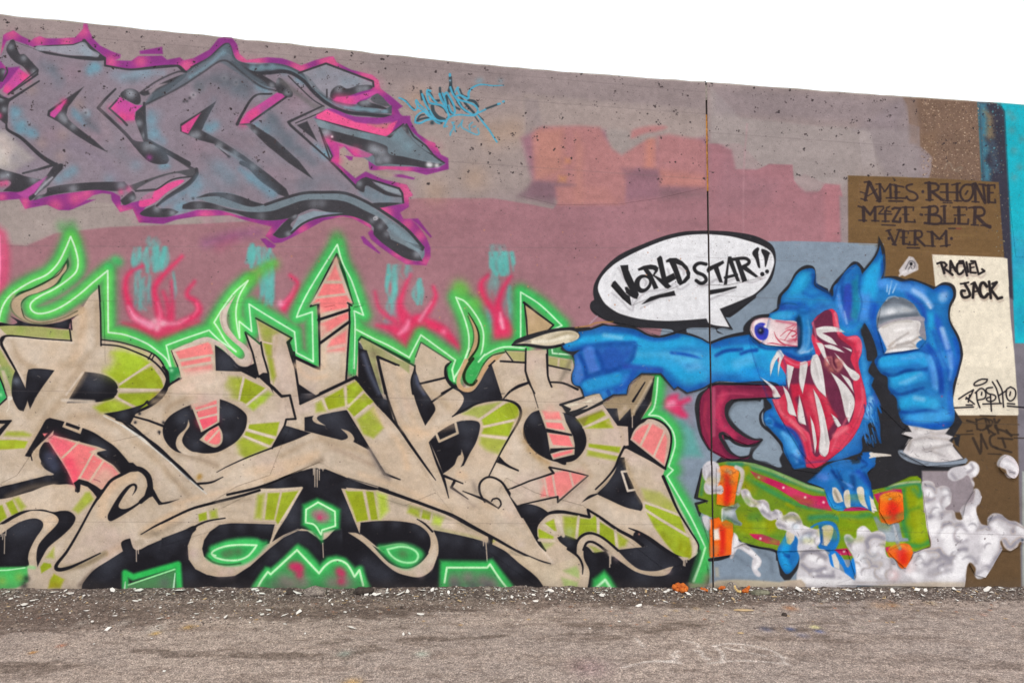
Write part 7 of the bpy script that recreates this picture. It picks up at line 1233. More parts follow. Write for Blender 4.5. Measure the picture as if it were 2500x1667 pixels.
# ================= ground survey: stains, dirt and spilled paint, in plan =================
GX0, GX1, GY0, GY1 = -4.6, 4.6, -2.3, 0.05
GK = 230.0
W, H, K, OX = int((GX1 - GX0) * GK), int((GY1 - GY0) * GK), 1.0, 0
IMG = np.zeros((H, W, 3), np.float32)
set_grain()
def gp(u, v):
    d = 1667.0 * CAMH / max(30.0, v - 833.5)
    x = (u - 1250.0) / 1667.0 * d; y = d - DIST
    return ((x - GX0) * GK, (GY1 - y) * GK)
def gs(s, k=1.0, x0=0, y0=0):
    v = [float(t) for t in s.split()]; o = ''
    for i in range(0, len(v) - 1, 2):
        a, b = gp(x0 + v[i] / k, y0 + v[i + 1] / k); o += '%.1f %.1f ' % (a, b)
    return o
T(0, 0, 1)
IMG[:] = hexc('#8d827b')
f1, f2, f3, f4 = fbm(60, 201, sx=3.5), fbm(14, 211, sx=3.0), fbm(160, 221, oct=3), fbm(5, 231, sx=1.6)
def tint(m, c, a):
    k = (np.clip(m, 0, 1) * a)[..., None]; IMG[:] = IMG * (1 - k) + hexc(c) * k
yy = (GY1 - np.arange(H)[:, None] / GK); xx = GX0 + np.arange(W)[None, :] / GK
tint((f3 - .5) * 5, '#968980', .6)
# loose dark dirt lying along the foot of the wall, broader to the left
edge = 0.40 + 0.36 * np.clip(-xx / 3.5, -.4, 1) + .22 * (f1 - .5) + .12 * (f2 - .5)
near_ = np.clip((edge + yy + .25 * (fbm(10, 261, sx=2.0) - .5)) / .10, 0, 1)
tint(near_, '#4e423c', .82); tint(near_ * (f4 - .45) * 5, '#4a3f3a', .6); tint(near_ * (f2 - .5) * 6, '#6d6058', .5)
# damp streaks further out
keep = IMG; IMG = np.zeros((H, W, 3), np.float32)
for s, wd, a in (('300 1590 500 1595 750 1600 960 1585', 24, .55), ('700 1560 900 1575 1150 1560 1400 1540', 13, .6), ('820 1590 980 1570 1200 1555 1250 1545', 12, .5), ('1250 1520 1500 1530 1700 1525', 14, .65), ('1400 1545 1500 1548 1640 1535', 9, .6), ('1850 1530 2000 1540 2120 1545', 11, .6), ('1760 1515 1900 1520 2050 1512', 10, .5), ('1980 1478 2200 1482 2500 1478', 12, .6), ('2100 1500 2300 1490 2500 1490', 7, .35), ('1200 1585 1300 1580', 8, .3), ('0 1640 60 1620 110 1635', 26, .5), ('330 1580 560 1640 700 1630', 18, .35), ('1850 1555 1930 1562', 3, .7), ('1550 1475 1700 1480 1900 1490 2050 1485', 12, .6), ('0 1555 300 1560 600 1555 850 1560', 20, .5), ('700 1520 900 1530 1100 1515 1400 1500', 18, .5)):
    S('#ffffff', gs(s), w=[wd * .4, wd * 1.3, wd, wd * .4], f=20, a=a, n=0)
    for q in range(5):
        v = [float(t) for t in s.split()]; j = g.integers(0, len(v) // 2 - 1); x, y = v[2 * j], v[2 * j + 1]
        xa = x + g.uniform(-40, 140); ya = y + g.uniform(-9, 9)
        S('#ffffff', gs('%.1f %.1f %.1f %.1f' % (xa, ya, xa + g.uniform(30, 130), ya + g.uniform(-3, 3))), w=g.uniform(3, 9), f=10, a=a * .6)
damp = IMG[..., 0]; IMG = keep
f5, f6 = fbm(26, 241, sx=5.0, oct=5), fbm(9, 251, sx=2.5)
field = damp * 1.15 + (f5 - .5) * 1.5 + (f6 - .5) * .9
tint((field - .42) * 3.2 * (damp > .01), '#4d423b', .6)
tint((f5 - .57) * 6 * np.clip(1.6 + yy, 0, 1), '#5a4d45', .5)
tint((f2 - .56) * 7, '#6b5e56', .45); tint((.42 - f1) * 6, '#9b8d83', .45)
tint(np.clip((f4 - .5) * 6, 0, 1), '#a5978c', .35); tint(np.clip((.45 - f4) * 6, 0, 1), '#5f534d', .35)
# spilled colours
def drip(c, u, v, r, a): 
    x, y = gp(u, v); D(c, '%.1f %.1f' % (x, y), r=r, a=a, n=.9)
for u, v, c, r, a in ((1930, 1535, '#3a4f8c', 6, .5), (1960, 1550, '#42528a', 8, .25), (1870, 1535, '#4a5a8c', 8, .35), (2000, 1540, '#3f5090', 6, .5), (1990, 1530, '#c8c48a', 6, .8), (1850, 1425, '#8a5a3c', 6, .5), (1930, 1484, '#9a6440', 9, .6), (2150, 1478, '#8f6a48', 14, .4), (2180, 1476, '#a07a50', 8, .5), (2270, 1470, '#a08a60', 8, .4), (1810, 1490, '#b59a70', 4, .3), (1440, 1628, '#8e6a76', 24, .25), (860, 1665, '#b08a50', 10, .6), (80, 1592, '#b07a3c', 4, .8), (150, 1575, '#9a5a40', 5, .6), (1030, 1595, '#9aa89c', 8, .6), (840, 1595, '#8fa39a', 8, .5), (460, 1530, '#b08a4a', 7, .6), (380, 1545, '#b0883c', 6, .6), (300, 1520, '#c9c4bc', 10, .5), (380, 1534, '#c4c0b8', 12, .5), (200, 1520, '#b9b4ac', 8, .5), (2400, 1500, '#8f5a4a', 5, .3), (1700, 1485, '#a58a60', 5, .5), (1650, 1490, '#a58a60', 4, .5)):
    drip(c, u, v, r, a)
for i in range(420):
    u = g.uniform(0, 2500); v = 1440 + 90 * g.random() ** 1.6
    drip(['#c9bca8', '#b08a50', '#cfc9bf', '#8f5a40', '#a6a090'][i % 5], u, v, g.uniform(.8, 2.6), .7)
# chalky scribble sprayed on the asphalt
CH = '#c9c2bc'
for s, w_ in (('1552 1557 1562 1566 1570 1577', 3), ('1520 1628 1600 1612 1660 1618', 2.4), ('1640 1600 1650 1590 1655 1588', 3), ('1625 1615 1640 1612 1655 1600', 4), ('1670 1563 1700 1570 1705 1577', 2.4), ('1700 1588 1712 1590 1715 1600 1728 1608', 4), ('1745 1575 1760 1590 1765 1600 1762 1615', 3.5), ('1740 1576 1790 1570 1850 1578 1900 1595 1915 1618', 2.8), ('1730 1618 1800 1612 1860 1614 1925 1620', 2.6), ('1770 1580 1830 1592 1870 1600', 2), ('1895 1600 1920 1605', 2.5), ('1810 1578 1815 1585', 2.4), ('1570 1615 1660 1612', 1.6)):
    S(CH, gs(s), w=w_ * 1.5, f=3, a=.55, n=.9)
IMG *= (1 + .10 * (rng.random((H, W), dtype=np.float32) - .5))[..., None]
IMG[:] = np.clip(IMG, 0, 1)
GND_IMG = IMG

# ======================= from survey to objects =======================
def wx(u): return (u - 1250.0) / PXM
def wz(v): return CAMH - (v - 833.5) / PXM
def gpos(u, v):
    d = 1667.0 * CAMH / (v - 833.5)
    return (u - 1250.0) / 1667.0 * d, d - DIST

def make_image(name, arr):
    h, w_ = arr.shape[:2]
    im = bpy.data.images.new(name, w_, h, alpha=True)
    px = np.ones((h, w_, 4), np.float32); px[..., :3] = arr[::-1]
    im.pixels.foreach_set(px.ravel()); im.update(); im.pack()
    return im

class MatB:
    def __init__(s, name):
        s.m = bpy.data.materials.new(name); s.m.use_nodes = True; s.t = s.m.node_tree; s.n = s.t.nodes; s.n.clear()
        s.out = s.n.new('ShaderNodeOutputMaterial'); s.b = s.n.new('ShaderNodeBsdfPrincipled'); s.t.links.new(s.b.outputs[0], s.out.inputs[0])
    def node(s, kind, **kw):
        n = s.n.new(kind)
        for k, v in kw.items():
            if k in n.inputs: n.inputs[k].default_value = v
            else: setattr(n, k, v)
        return n
    def link(s, a, b): s.t.links.new(a, b)
    def noise(s, vec, scale, detail=4, rough=.55):
        n = s.node('ShaderNodeTexNoise'); n.inputs['Scale'].default_value = scale; n.inputs['Detail'].default_value = detail; n.inputs['Roughness'].default_value = rough
        s.link(vec, n.inputs['Vector']); return n
    def math(s, op, a, b):
        n = s.node('ShaderNodeMath', operation=op)
        for i, x in enumerate((a, b)):
            if isinstance(x, (int, float)): n.inputs[i].default_value = x
            else: s.link(x, n.inputs[i])
        return n.outputs[0]
    def mix(s, f, a, b, mode='MIX'):
        n = s.node('ShaderNodeMix', data_type='RGBA', blend_type=mode)
        for i, x in ((0, f), (6, a), (7, b)):
            if isinstance(x, (int, float)): n.inputs[i].default_value = x
            elif isinstance(x, tuple): n.inputs[i].default_value = x
            else: s.link(x, n.inputs[i])
        return n.outputs[2]
    def ramp(s, fac, stops):
        n = s.node('ShaderNodeValToRGB'); e = n.color_ramp.elements
        while len(e) > 1: e.remove(e[-1])
        for i, (p, c) in enumerate(stops):
            el = e[0] if i == 0 else e.new(p)
            el.position = p; el.color = c if len(c) == 4 else (*c, 1)
        s.link(fac, n.inputs[0]); return n.outputs[0]

def lin(c):
    v = hexc(c); return tuple(float(((x + .055) / 1.055) ** 2.4 if x > .04045 else x / 12.92) for x in v)

WIM = make_image('wall_paint_coats', WALL_IMG)
GIM = make_image('ground_stains', GND_IMG)

def wall_material():
    M_ = MatB('painted_concrete')
    geo = M_.node('ShaderNodeNewGeometry'); sep = M_.node('ShaderNodeSeparateXYZ'); M_.link(geo.outputs['Position'], sep.inputs[0])
    Wm, Hm = WALL_WH[0] / WK / PXM, WALL_WH[1] / WK / PXM
    xa = wx(-30.0); zb = wz(WALL_WH[1] / WK)
    u = M_.math('DIVIDE', M_.math('SUBTRACT', sep.outputs[0], xa), Wm)
    v = M_.math('DIVIDE', M_.math('SUBTRACT', sep.outputs[2], zb), Hm)
    cb = M_.node('ShaderNodeCombineXYZ'); M_.link(u, cb.inputs[0]); M_.link(v, cb.inputs[1])
    tx = M_.node('ShaderNodeTexImage', extension='CLIP', interpolation='Cubic'); tx.image = WIM; M_.link(cb.outputs[0], tx.inputs[0])
    pos = geo.outputs['Position']
    n1 = M_.noise(pos, 1.3, 5); n2 = M_.noise(pos, 9, 5)
    bare = M_.mix(n2.outputs['Fac'], lin('#8d807c') + (1,), lin('#a79a95') + (1,))
    # paint only on the road face: elsewhere it is bare concrete
    sn = M_.node('ShaderNodeSeparateXYZ'); M_.link(geo.outputs['True Normal'], sn.inputs[0])
    face = M_.math('LESS_THAN', sn.outputs[1], -0.5)
    fac = M_.math('MULTIPLY', tx.outputs['Alpha'], face)
    c = M_.mix(fac, bare, tx.outputs['Color'])
    fine = M_.noise(pos, 170, 3, .6)
    fr = M_.ramp(fine.outputs['Fac'], [(0.3, (.86, .86, .86)), (.7, (1.1, 1.1, 1.1))])
    c = M_.mix(.8, c, fr, 'MULTIPLY')
    c = M_.mix(1.0, c, (ALB, ALB, ALB, 1), 'MULTIPLY')
    M_.link(c, M_.b.inputs['Base Color'])
    M_.b.inputs['Roughness'].default_value = .8; M_.b.inputs['Specular IOR Level'].default_value = .05
    # plaster-like relief of many coats over formed concrete
    v1 = M_.noise(pos, 60, 5, .6); v2 = M_.noise(pos, 7, 4, .5); vo = M_.node('ShaderNodeTexVoronoi', Scale=38.0); M_.link(pos, vo.inputs['Vector'])
    hgt = M_.math('ADD', M_.math('MULTIPLY', v1.outputs['Fac'], .8), M_.math('MULTIPLY', v2.outputs['Fac'], 1.2))
    pit = M_.math('MULTIPLY', M_.math('LESS_THAN', vo.outputs['Distance'], .10), -0.9)
    hgt = M_.math('ADD', hgt, pit)
    bp = M_.node('ShaderNodeBump', Strength=.32, Distance=.006); M_.link(hgt, bp.inputs['Height']); M_.link(bp.outputs[0], M_.b.inputs['Normal'])
    return M_.m

def ground_material():
    M_ = MatB('worn_asphalt')
    geo = M_.node('ShaderNodeNewGeometry'); sep = M_.node('ShaderNodeSeparateXYZ'); M_.link(geo.outputs['Position'], sep.inputs[0]); pos = geo.outputs['Position']
    u = M_.math('DIVIDE', M_.math('SUBTRACT', sep.outputs[0], GX0), GX1 - GX0)
    v = M_.math('DIVIDE', M_.math('SUBTRACT', sep.outputs[1], GY0), GY1 - GY0)
    cb = M_.node('ShaderNodeCombineXYZ'); M_.link(u, cb.inputs[0]); M_.link(v, cb.inputs[1])
    tx = M_.node('ShaderNodeTexImage', extension='CLIP'); tx.image = GIM; M_.link(cb.outputs[0], tx.inputs[0])
    n1 = M_.noise(pos, .9, 6); plain = M_.mix(n1.outputs['Fac'], lin('#7b6f68') + (1,), lin('#978a81') + (1,))
    c = M_.mix(tx.outputs['Alpha'], plain, tx.outputs['Color'])
    vo = M_.node('ShaderNodeTexVoronoi', Scale=210.0); M_.link(pos, vo.inputs['Vector'])
    sv = M_.node('ShaderNodeSeparateColor'); M_.link(vo.outputs['Color'], sv.inputs[0])
    agg = M_.ramp(sv.outputs[0], [(0, (.42, .40, .39)), (.45, (.85, .84, .82)), (.8, (1.25, 1.22, 1.2)), (.97, (1.9, 1.85, 1.8))])
    c = M_.mix(.85, c, agg, 'MULTIPLY')
    v2 = M_.node('ShaderNodeTexVoronoi', Scale=85.0); M_.link(pos, v2.inputs['Vector']); s2 = M_.node('ShaderNodeSeparateColor'); M_.link(v2.outputs['Color'], s2.inputs[0])
    ag2 = M_.ramp(s2.outputs[1], [(0, (.72, .7, .69)), (.5, (1, 1, 1)), (1, (1.25, 1.24, 1.22))])
    c = M_.mix(.7, c, ag2, 'MULTIPLY')
    c = M_.mix(1.0, c, (GALB, GALB, GALB, 1), 'MULTIPLY')
    M_.link(c, M_.b.inputs['Base Color']); M_.b.inputs['Roughness'].default_value = .85; M_.b.inputs['Specular IOR Level'].default_value = .25
    hgt = M_.math('ADD', M_.math('MULTIPLY', vo.outputs['Distance'], -1.0), M_.math('MULTIPLY', v2.outputs['Distance'], -1.2))
    bp = M_.node('ShaderNodeBump', Strength=.6, Distance=.003); M_.link(hgt, bp.inputs['Height']); M_.link(bp.outputs[0], M_.b.inputs['Normal'])
    return M_.m

def plain_mat(name, c1, c2, scale=30, rough=.8, bump=.4, bd=.004, speck=None):
    M_ = MatB(name); tcn = M_.node('ShaderNodeTexCoord'); pos = tcn.outputs['Object']
    n = M_.noise(pos, scale, 5, .65); c = M_.ramp(n.outputs['Fac'], [(.32, lin(c1)), (.66, lin(c2))])
    if speck:
        vo = M_.node('ShaderNodeTexVoronoi', Scale=scale * 5); M_.link(pos, vo.inputs['Vector']); sv = M_.node('ShaderNodeSeparateColor'); M_.link(vo.outputs['Color'], sv.inputs[0])
        c = M_.mix(M_.ramp(sv.outputs[0], [(.6, (0, 0, 0)), (.8, (.8, .8, .8))]), c, lin(speck) + (1,))
    M_.link(c, M_.b.inputs['Base Color']); M_.b.inputs['Roughness'].default_value = rough
    n2 = M_.noise(pos, scale * 3, 4); bp = M_.node('ShaderNodeBump', Strength=bump, Distance=bd); M_.link(n2.outputs['Fac'], bp.inputs['Height']); M_.link(bp.outputs[0], M_.b.inputs['Normal'])
    return M_.m

MW = wall_material(); MG_ = ground_material()

def obj(name, bm, mat, parent=None, smooth=False, loc=None):
    me = bpy.data.meshes.new(name); bm.normal_update(); bm.to_mesh(me); bm.free()
    if smooth: me.polygons.foreach_set('use_smooth', [True] * len(me.polygons))
    o = bpy.data.objects.new(name, me); col.objects.link(o)
    if mat:
        for m_ in (mat if isinstance(mat, (list, tuple)) else [mat]): me.materials.append(m_)
    if parent: o.parent = parent
    if loc: o.location = loc
    return o

def tag(o, label=None, cat=None, group=None, kind=None):
    for k, v in (('label', label), ('category', cat), ('group', group), ('kind', kind)):
        if v: o[k] = v
    return o

# ---------------- ground ----------------
bm = bmesh.new()
S_ = 400
v = [bm.verts.new(p) for p in ((-S_, -S_, 0), (S_, -S_, 0), (S_, S_, 0), (-S_, S_, 0))]
bm.faces.new(v)
ground = tag(obj('ground', bm, MG_), kind='structure')

# ---------------- wall ----------------
wall = bpy.data.objects.new('concrete_wall', None); col.objects.link(wall)
tag(wall, 'long concrete wall covered in graffiti lettering, a blue monster and a speech bubble', 'wall', None, 'thing')
TOP = [(-1500, -116), (0, 34), (600, 94.5), (1100, 148), (1250, 162.6), (1500, 182), (1724, 198), (2000, 219), (2150, 229.6), (2500, 253), (4200, 367)]
def topv(u): return float(np.interp(u, [p[0] for p in TOP], [p[1] for p in TOP]))
def joint(v_): return 1724.2 + (v_ - 198) * (17.5 / 1252)
TH, CH_ = .30, .012
def panel(uL, uR):
    """solid slab between two side edges (functions of v), sloping top with a worn chamfer"""
    bm = bmesh.new()
    n = 90
    uTL = uL(topv(1724)) ; uTR = uR(topv(1724))
    us = np.linspace(0, 1, n)
    vb = 1500
    rows = []
    for t in us:
        ut = uTL + (uTR - uTL) * t; ub = uL(vb) + (uR(vb) - uL(vb)) * t
        jt = random.gauss(0, .0016)
        zt = wz(topv(ut)) + jt; ch = CH_ * random.uniform(.6, 1.3)
        rows.append([(wx(ub), 0, wz(vb)), (wx(ut), 0, zt - ch), (wx(ut), ch, zt), (wx(ut), TH, zt), (wx(ub), TH, wz(vb))])
    vs = [[bm.verts.new(p) for p in r] for r in rows]
    for a, b in zip(vs, vs[1:]):
        for k in range(4):
            bm.faces.new((a[k], b[k], b[k + 1], a[k + 1]))
    for r, rev in ((vs[0], False), (vs[-1], True)):
        bm.faces.new(r if not rev else list(reversed(r)))
    bmesh.ops.recalc_face_normals(bm, faces=bm.faces)
    return bm
GAPH = 2.3
p1 = obj('concrete_panel', panel(lambda v_: -1400.0, lambda v_: joint(v_) - GAPH), MW, wall)
p2 = obj('concrete_panel', panel(lambda v_: joint(v_) + GAPH, lambda v_: 4100.0), MW, wall)
# recessed joint filler: dark sealant, with a worn orange stretch
def strip(name, v0, v1, half, depth, thick, mat, jit=0):
    bm = bmesh.new(); n = max(2, int((v1 - v0) / 12)); vs = []
    for i in range(n + 1):
        vv = v0 + (v1 - v0) * i / n; hw = half * (1 + random.uniform(-jit, jit)); off = random.uniform(-jit, jit) * 1.2; yq = depth + random.uniform(-jit, jit) * .004
        vs.append([bm.verts.new((wx(joint(vv) + off - hw), yq, wz(vv))), bm.verts.new((wx(joint(vv) + off + hw), yq, wz(vv))), bm.verts.new((wx(joint(vv) + off + hw), yq + thick, wz(vv))), bm.verts.new((wx(joint(vv) + off - hw), yq + thick, wz(vv)))])
    for a, b in zip(vs, vs[1:]):
        for k in range(4): bm.faces.new((a[k], a[(k + 1) % 4], b[(k + 1) % 4], b[k]))
    bm.faces.new(vs[0][::-1]); bm.faces.new(vs[-1]); bmesh.ops.recalc_face_normals(bm, faces=bm.faces)
    return obj(name, bm, mat, wall)
m_seal = plain_mat('joint_sealant', '#141312', '#2e2a28', 40)
m_orng = plain_mat('weathered_orange_sealant', '#8a5a20', '#c98b3a', 60)
m_mort = plain_mat('grey_mortar', '#6a625c', '#9b938a', 50)
strip('joint_sealant', 195, 1499, 2.0, .025, .02, m_seal, .1)
strip('joint_backer_strip', 280, 466, 1.9, .004, .03, m_orng, .35)
strip('joint_mortar', 208, 244, 2.0, .002, .03, m_mort, .3)

# painted parts: coats of paint a fraction of a millimetre to a few millimetres proud of the concrete
lift = [0.0006]
def coat(name, s, parent=wall, sm=1, label=None):
    T(0, 0, 1) if '|' not in s else None
    pp, _ = pts_of(s.replace('|', ''), sm, True)
    if len(pp) > 140: pp = pp[::2]
    lift[0] += 0.00022
    P3 = [Vector((wx(p[0]), 0, wz(min(p[1], 1436)))) for p in pp]
    tris = tessellate_polygon([P3])
    bm = bmesh.new(); vs = [bm.verts.new(p) for p in P3]
    for t in tris:
        try: bm.faces.new([vs[i] for i in t])
        except ValueError: pass
    for sgn in (-1, 1):                                   # the coat stops at the open joint
        xa, xb = joint(198) + sgn * GAPH, joint(1450) + sgn * GAPH
        pa, pb = Vector((wx(xa), 0, wz(198))), Vector((wx(xb), 0, wz(1450))); dn = (pb - pa).normalized()
        bmesh.ops.bisect_plane(bm, geom=bm.verts[:] + bm.edges[:] + bm.faces[:], plane_co=pa, plane_no=Vector((dn.z, 0, -dn.x)))
    kill = [f_ for f_ in bm.faces if abs((f_.calc_center_median().x - wx(joint(833.5 - (f_.calc_center_median().z - CAMH) * PXM))) * PXM) < GAPH]
    if kill: bmesh.ops.delete(bm, geom=kill, context='FACES')
    bm.normal_update()
    for f_ in bm.faces:
        if f_.normal.y > 0: f_.normal_flip()
    o = obj(name, bm, MW, parent)
    o.location = (0, -lift[0], 0)
    if label: o['label'] = label
    return o
d_ = lambda s: A(0, 0, .9408, s)
OLD = A(0, 0, 3.92, '-100 560 15 480 30 340 130 295 300 390 380 350 600 370 720 360 800 225 835 225 890 370 1060 490 1155 525 1255 585 1550 535 1760 580 2000 480 2140 355 2220 360 2290 520 2560 550 2880 630 3190 545 3620 770 3855 1020 3840 1110 3930 1160 4160 1370 4295 1620 3950 1640 3500 1640 3890 1770 3950 1870 3860 2095 4080 2270 4080 2540 3760 2450 3550 2290 3380 2090 3110 2100 2540 2260 2200 2060 1890 2070 1330 2130 1060 1980 700 2000 450 1960 0 1920 -100 1920')
coat('painted_lettering', OLD, sm=0, label='older grey and magenta outlined lettering')
coat('painted_tag', A(980, 180, 5.364, '-60 300 260 200 640 0 760 150 1340 100 1400 400 1000 620 1280 900 1150 880 640 820 560 660 200 660 160 500'), sm=0, label='small turquoise and black scribbled tag')
coat('roller_patch', A(1250, 150, 2.6133, '60 490 200 420 560 420 700 600 870 480 1235 510 1235 805 950 870 690 910 290 915 60 860'), sm=0, label='salmon roller patch')
nb = coat('name_board', A(2050, 400, 5.227, '105 150 1200 185 2030 235 2100 1200 1180 1158 1225 1568 560 1500 540 1010 110 1005'), sm=0, label='brown painted rectangle with a list of names')
cb_ = coat('name_board', A(2050, 400, 5.227, '1180 1158 2080 1195 2140 1210') + A(2050, 700, 5.227, '2180 400 2260 1300 2275 1640 1480 1640 1440 1400 1560 900 1420 400 1480 60 1300 -200'), sm=0, label='cream painted rectangle lettered in black')
coat('turquoise_panel', A(2000, 200, 4.704, '2070 250 2420 270 2420 2010 2260 2010 2180 1300 2130 340'), sm=0)
neon = coat('neon_outline', ' '.join(body.split()), sm=0, label='green neon outlined beige lettering')
for L_, s in (('letter R', '0 770 10 748 60 738 170 742 238 690 242 835 310 848 362 878 386 922 376 965 340 995 262 1012 340 1075 430 1170 480 1220 380 1250 300 1160 250 1110 200 1060 140 1010 100 1000 40 1090 0 1110'),
              ('letter O', '400 790 480 785 520 800 560 900 620 920 655 930 665 985 655 1000 620 1090 545 1115 490 1150 460 1165 430 1140 340 1010 350 960 390 915'),
              ('letter S shaped like an arrow', '590 790 655 780 740 865 800 850 770 700 745 705 776 590 835 700 812 705 812 880 840 900 960 1060 1000 1130 930 1160 870 1140 735 1060 560 1130 500 1170 640 1100 690 990 665 930'),
              ('letter K', '850 775 890 760 1015 835 1055 780 1130 860 1150 960 1200 1000 1180 1060 1130 1160 1240 1350 1100 1250 1010 1140 960 1050 900 940'),
              ('last letter O', '1205 700 1290 755 1275 800 1310 900 1440 960 1445 1050 1370 1130 1420 1140 1570 1290 1530 1310 1340 1160 1230 1130 1150 1090 1200 1000 1150 880 1205 830')):
    coat('painted_letter', d_(s), neon, sm=0, label=L_)
bub = coat('speech_bubble', A(1400, 540, 4.273, '1330 100 950 155 500 340 290 530 205 740 175 910 330 1030 700 1110 1060 1160 1180 1120 1480 1120 1665 1130 1585 1000 1900 800 2060 620 2110 430 2050 230 1880 150 1640 110'), sm=0, label='white speech bubble reading WORLD STAR!!')
coat('lettering', A(1400, 540, 4.273, '480 455 620 460 900 350 1060 380 1220 540 1100 670 600 880 390 650'), bub, sm=0)
coat('lettering', A(1400, 540, 4.273, '1250 470 1350 430 1640 365 1930 280 2050 310 2035 540 1900 600 1600 665 1340 660'), bub, sm=0)
mon = coat('painted_monster', headb, sm=0, label='blue monster with one bulging eye and a gaping mouth')
coat('pointing_arm', arm, mon, sm=0)
coat('tongue', A(1680, 900, 4.704, '130 480 150 330 300 190 1120 200 1150 330 980 325 520 350 440 520 560 700 850 815 680 870 400 750 500 970 720 990 500 1050 250 920 160 750'), mon, sm=0)
coat('open_mouth', A(1650, 740, 4.704, '1550 230 1620 150 1750 75 1800 70 1870 260 1950 380 2080 375 2130 560 2090 680 2185 1150 2100 1420 1900 1680 1600 1890 1430 1700 1250 1400 1100 1100 1200 1080 1280 900 1160 660 1300 620 1550 650 1550 400'), mon, sm=0)
for s in TE: coat('tooth', A(1650, 740, 4.704, s), mon, sm=0)
coat('eyeball', A(1650, 740, 4.704, '850 300 880 220 970 175 1080 170 1380 215 1395 500 1200 495 1020 475 900 400'), mon, sm=0)
coat('microphone', A(2050, 700, 5.227, '470 520 520 260 700 130 930 220 1075 400 1090 680 1000 790 560 855'), mon, sm=0)
coat('microphone_base', A(2050, 950, 5.227, '855 455 1390 490 1435 600 1600 870 1600 940 1100 975 745 790 920 615 790 570'), mon, sm=0)
coat('foot', A(1690, 1110, 4.704, '1320 310 1520 130 1900 60 2100 90 2000 200 2110 640 1830 590 1620 620 1500 380'), mon, sm=0)
sk = coat('painted_skateboard', A(1690, 1110, 4.704, '110 150 250 100 560 75 900 160 1520 390 2080 430') + A(2050, 1150, 5.227, '900 65 1030 90 1145 950 960 1020') + A(1690, 1110, 4.704, '1640 1080 950 1100 580 1010 240 1170 60 560 170 525 30 490'), sm=0, label='green skateboard with orange wheels')
for x0, y0, k_, s in ((1690, 1110, 4.704, '275 130 380 115 530 190 470 590 270 560'), (1690, 1110, 4.704, '190 740 300 710 460 780 465 1130 200 1170'), (2050, 1150, 5.227, '500 330 700 260 780 280 800 600 600 675 490 500'), (2050, 1150, 5.227, '600 1010 780 915 920 1020 830 1230 700 1120')):
    coat('wheel', A(x0, y0, k_, s), sk, sm=0)
smo = coat('painted_smoke', A(2050, 1150, 5.227, '1040 150 1230 210 1415 260 1440 500 1560 600 1600 420 1720 225 1805 320 1740 550 1880 680 1960 540 2250 640 2352 720 2352 900 2170 1010 2060 1000 1850 1350 1720 1310 1640 1160 1580 1470 -60 1440 200 1350 60 900 215 740 400 770 580 880 700 1110 830 1240 940 1040 1150 950'), sm=0, label='billowing grey and white smoke')
coat('smoke_puff', A(2050, 950, 5.227, '2010 970 2110 835 2250 960 2220 1120 2110 1080'), smo, sm=1)

# ======================= loose things at the foot of the wall =======================
R = random.Random(5)
m_flake = [plain_mat('white_paint_flake', '#c9c4bb', '#efece6', 25, .7, .3), plain_mat('grey_paint_flake', '#a39b94', '#c8c1b8', 25, .7, .3), plain_mat('tan_paint_flake', '#a88a62', '#cdb48c', 25, .7, .3)]
m_dirt = plain_mat('loose_dirt', '#3a302b', '#5e5048', 14, .95, 1.0, .01, '#877a70')
m_stone = [plain_mat('grey_gravel', '#5c514a', '#8a7e74', 30), plain_mat('dark_gravel', '#3a302b', '#574b44', 30), plain_mat('pale_gravel', '#9a9086', '#c2bab0', 30)]
m_lump = plain_mat('broken_asphalt', '#4c4440', '#857a72', 30, .95, 1.0, .008, '#a09588')
m_clod = plain_mat('damp_soil', '#2a2320', '#4a3f38', 30, .98, 1.0, .01)
m_foam = plain_mat('orange_foam', '#9c4412', '#d0701f', 26, .85, .8, .01)
m_cream = plain_mat('cream_foam', '#b08a4a', '#e0c78c', 30, .8, .5)
m_moss = plain_mat('grey_green_rubble', '#4f4d40', '#86836e', 30, .95, .9, .008)

def bank_h(x, y):
    """height of the dirt drifted against the wall"""
    t = max(0.0, 1 + y / (.17 + .12 * (mnoise.noise((x * 1.3, 4.2, 0)) * .5 + .5)))
    base = .020 + .016 * mnoise.noise((x * .9, 1.7, 0)) + .006 * (x / 3.5)
    return t ** 1.4 * max(.006, base) + .010 * t * mnoise.noise((x * 9, y * 9, 0)) + .005 * t * mnoise.noise((x * 40, y * 40, 0)) - .004 * (1 - t) + .004 * mnoise.noise((x * 14, y * 22, 3))
bm = bmesh.new(); nx, ny = 900, 22; x0, x1 = -5.2, 5.2
grid = [[bm.verts.new((x0 + (x1 - x0) * i / nx, -.30 + .30 * (j / ny), bank_h(x0 + (x1 - x0) * i / nx, -.30 + .30 * (j / ny)) - (.004 if j == 0 else 0) + .0005)) for j in range(ny + 1)] for i in range(nx + 1)]
for i in range(nx):
    for j in range(ny): bm.faces.new((grid[i][j], grid[i + 1][j], grid[i + 1][j + 1], grid[i][j + 1]))
tag(obj('dirt', bm, m_dirt, smooth=True), kind='stuff', label='dark dirt drifted along the foot of the wall')

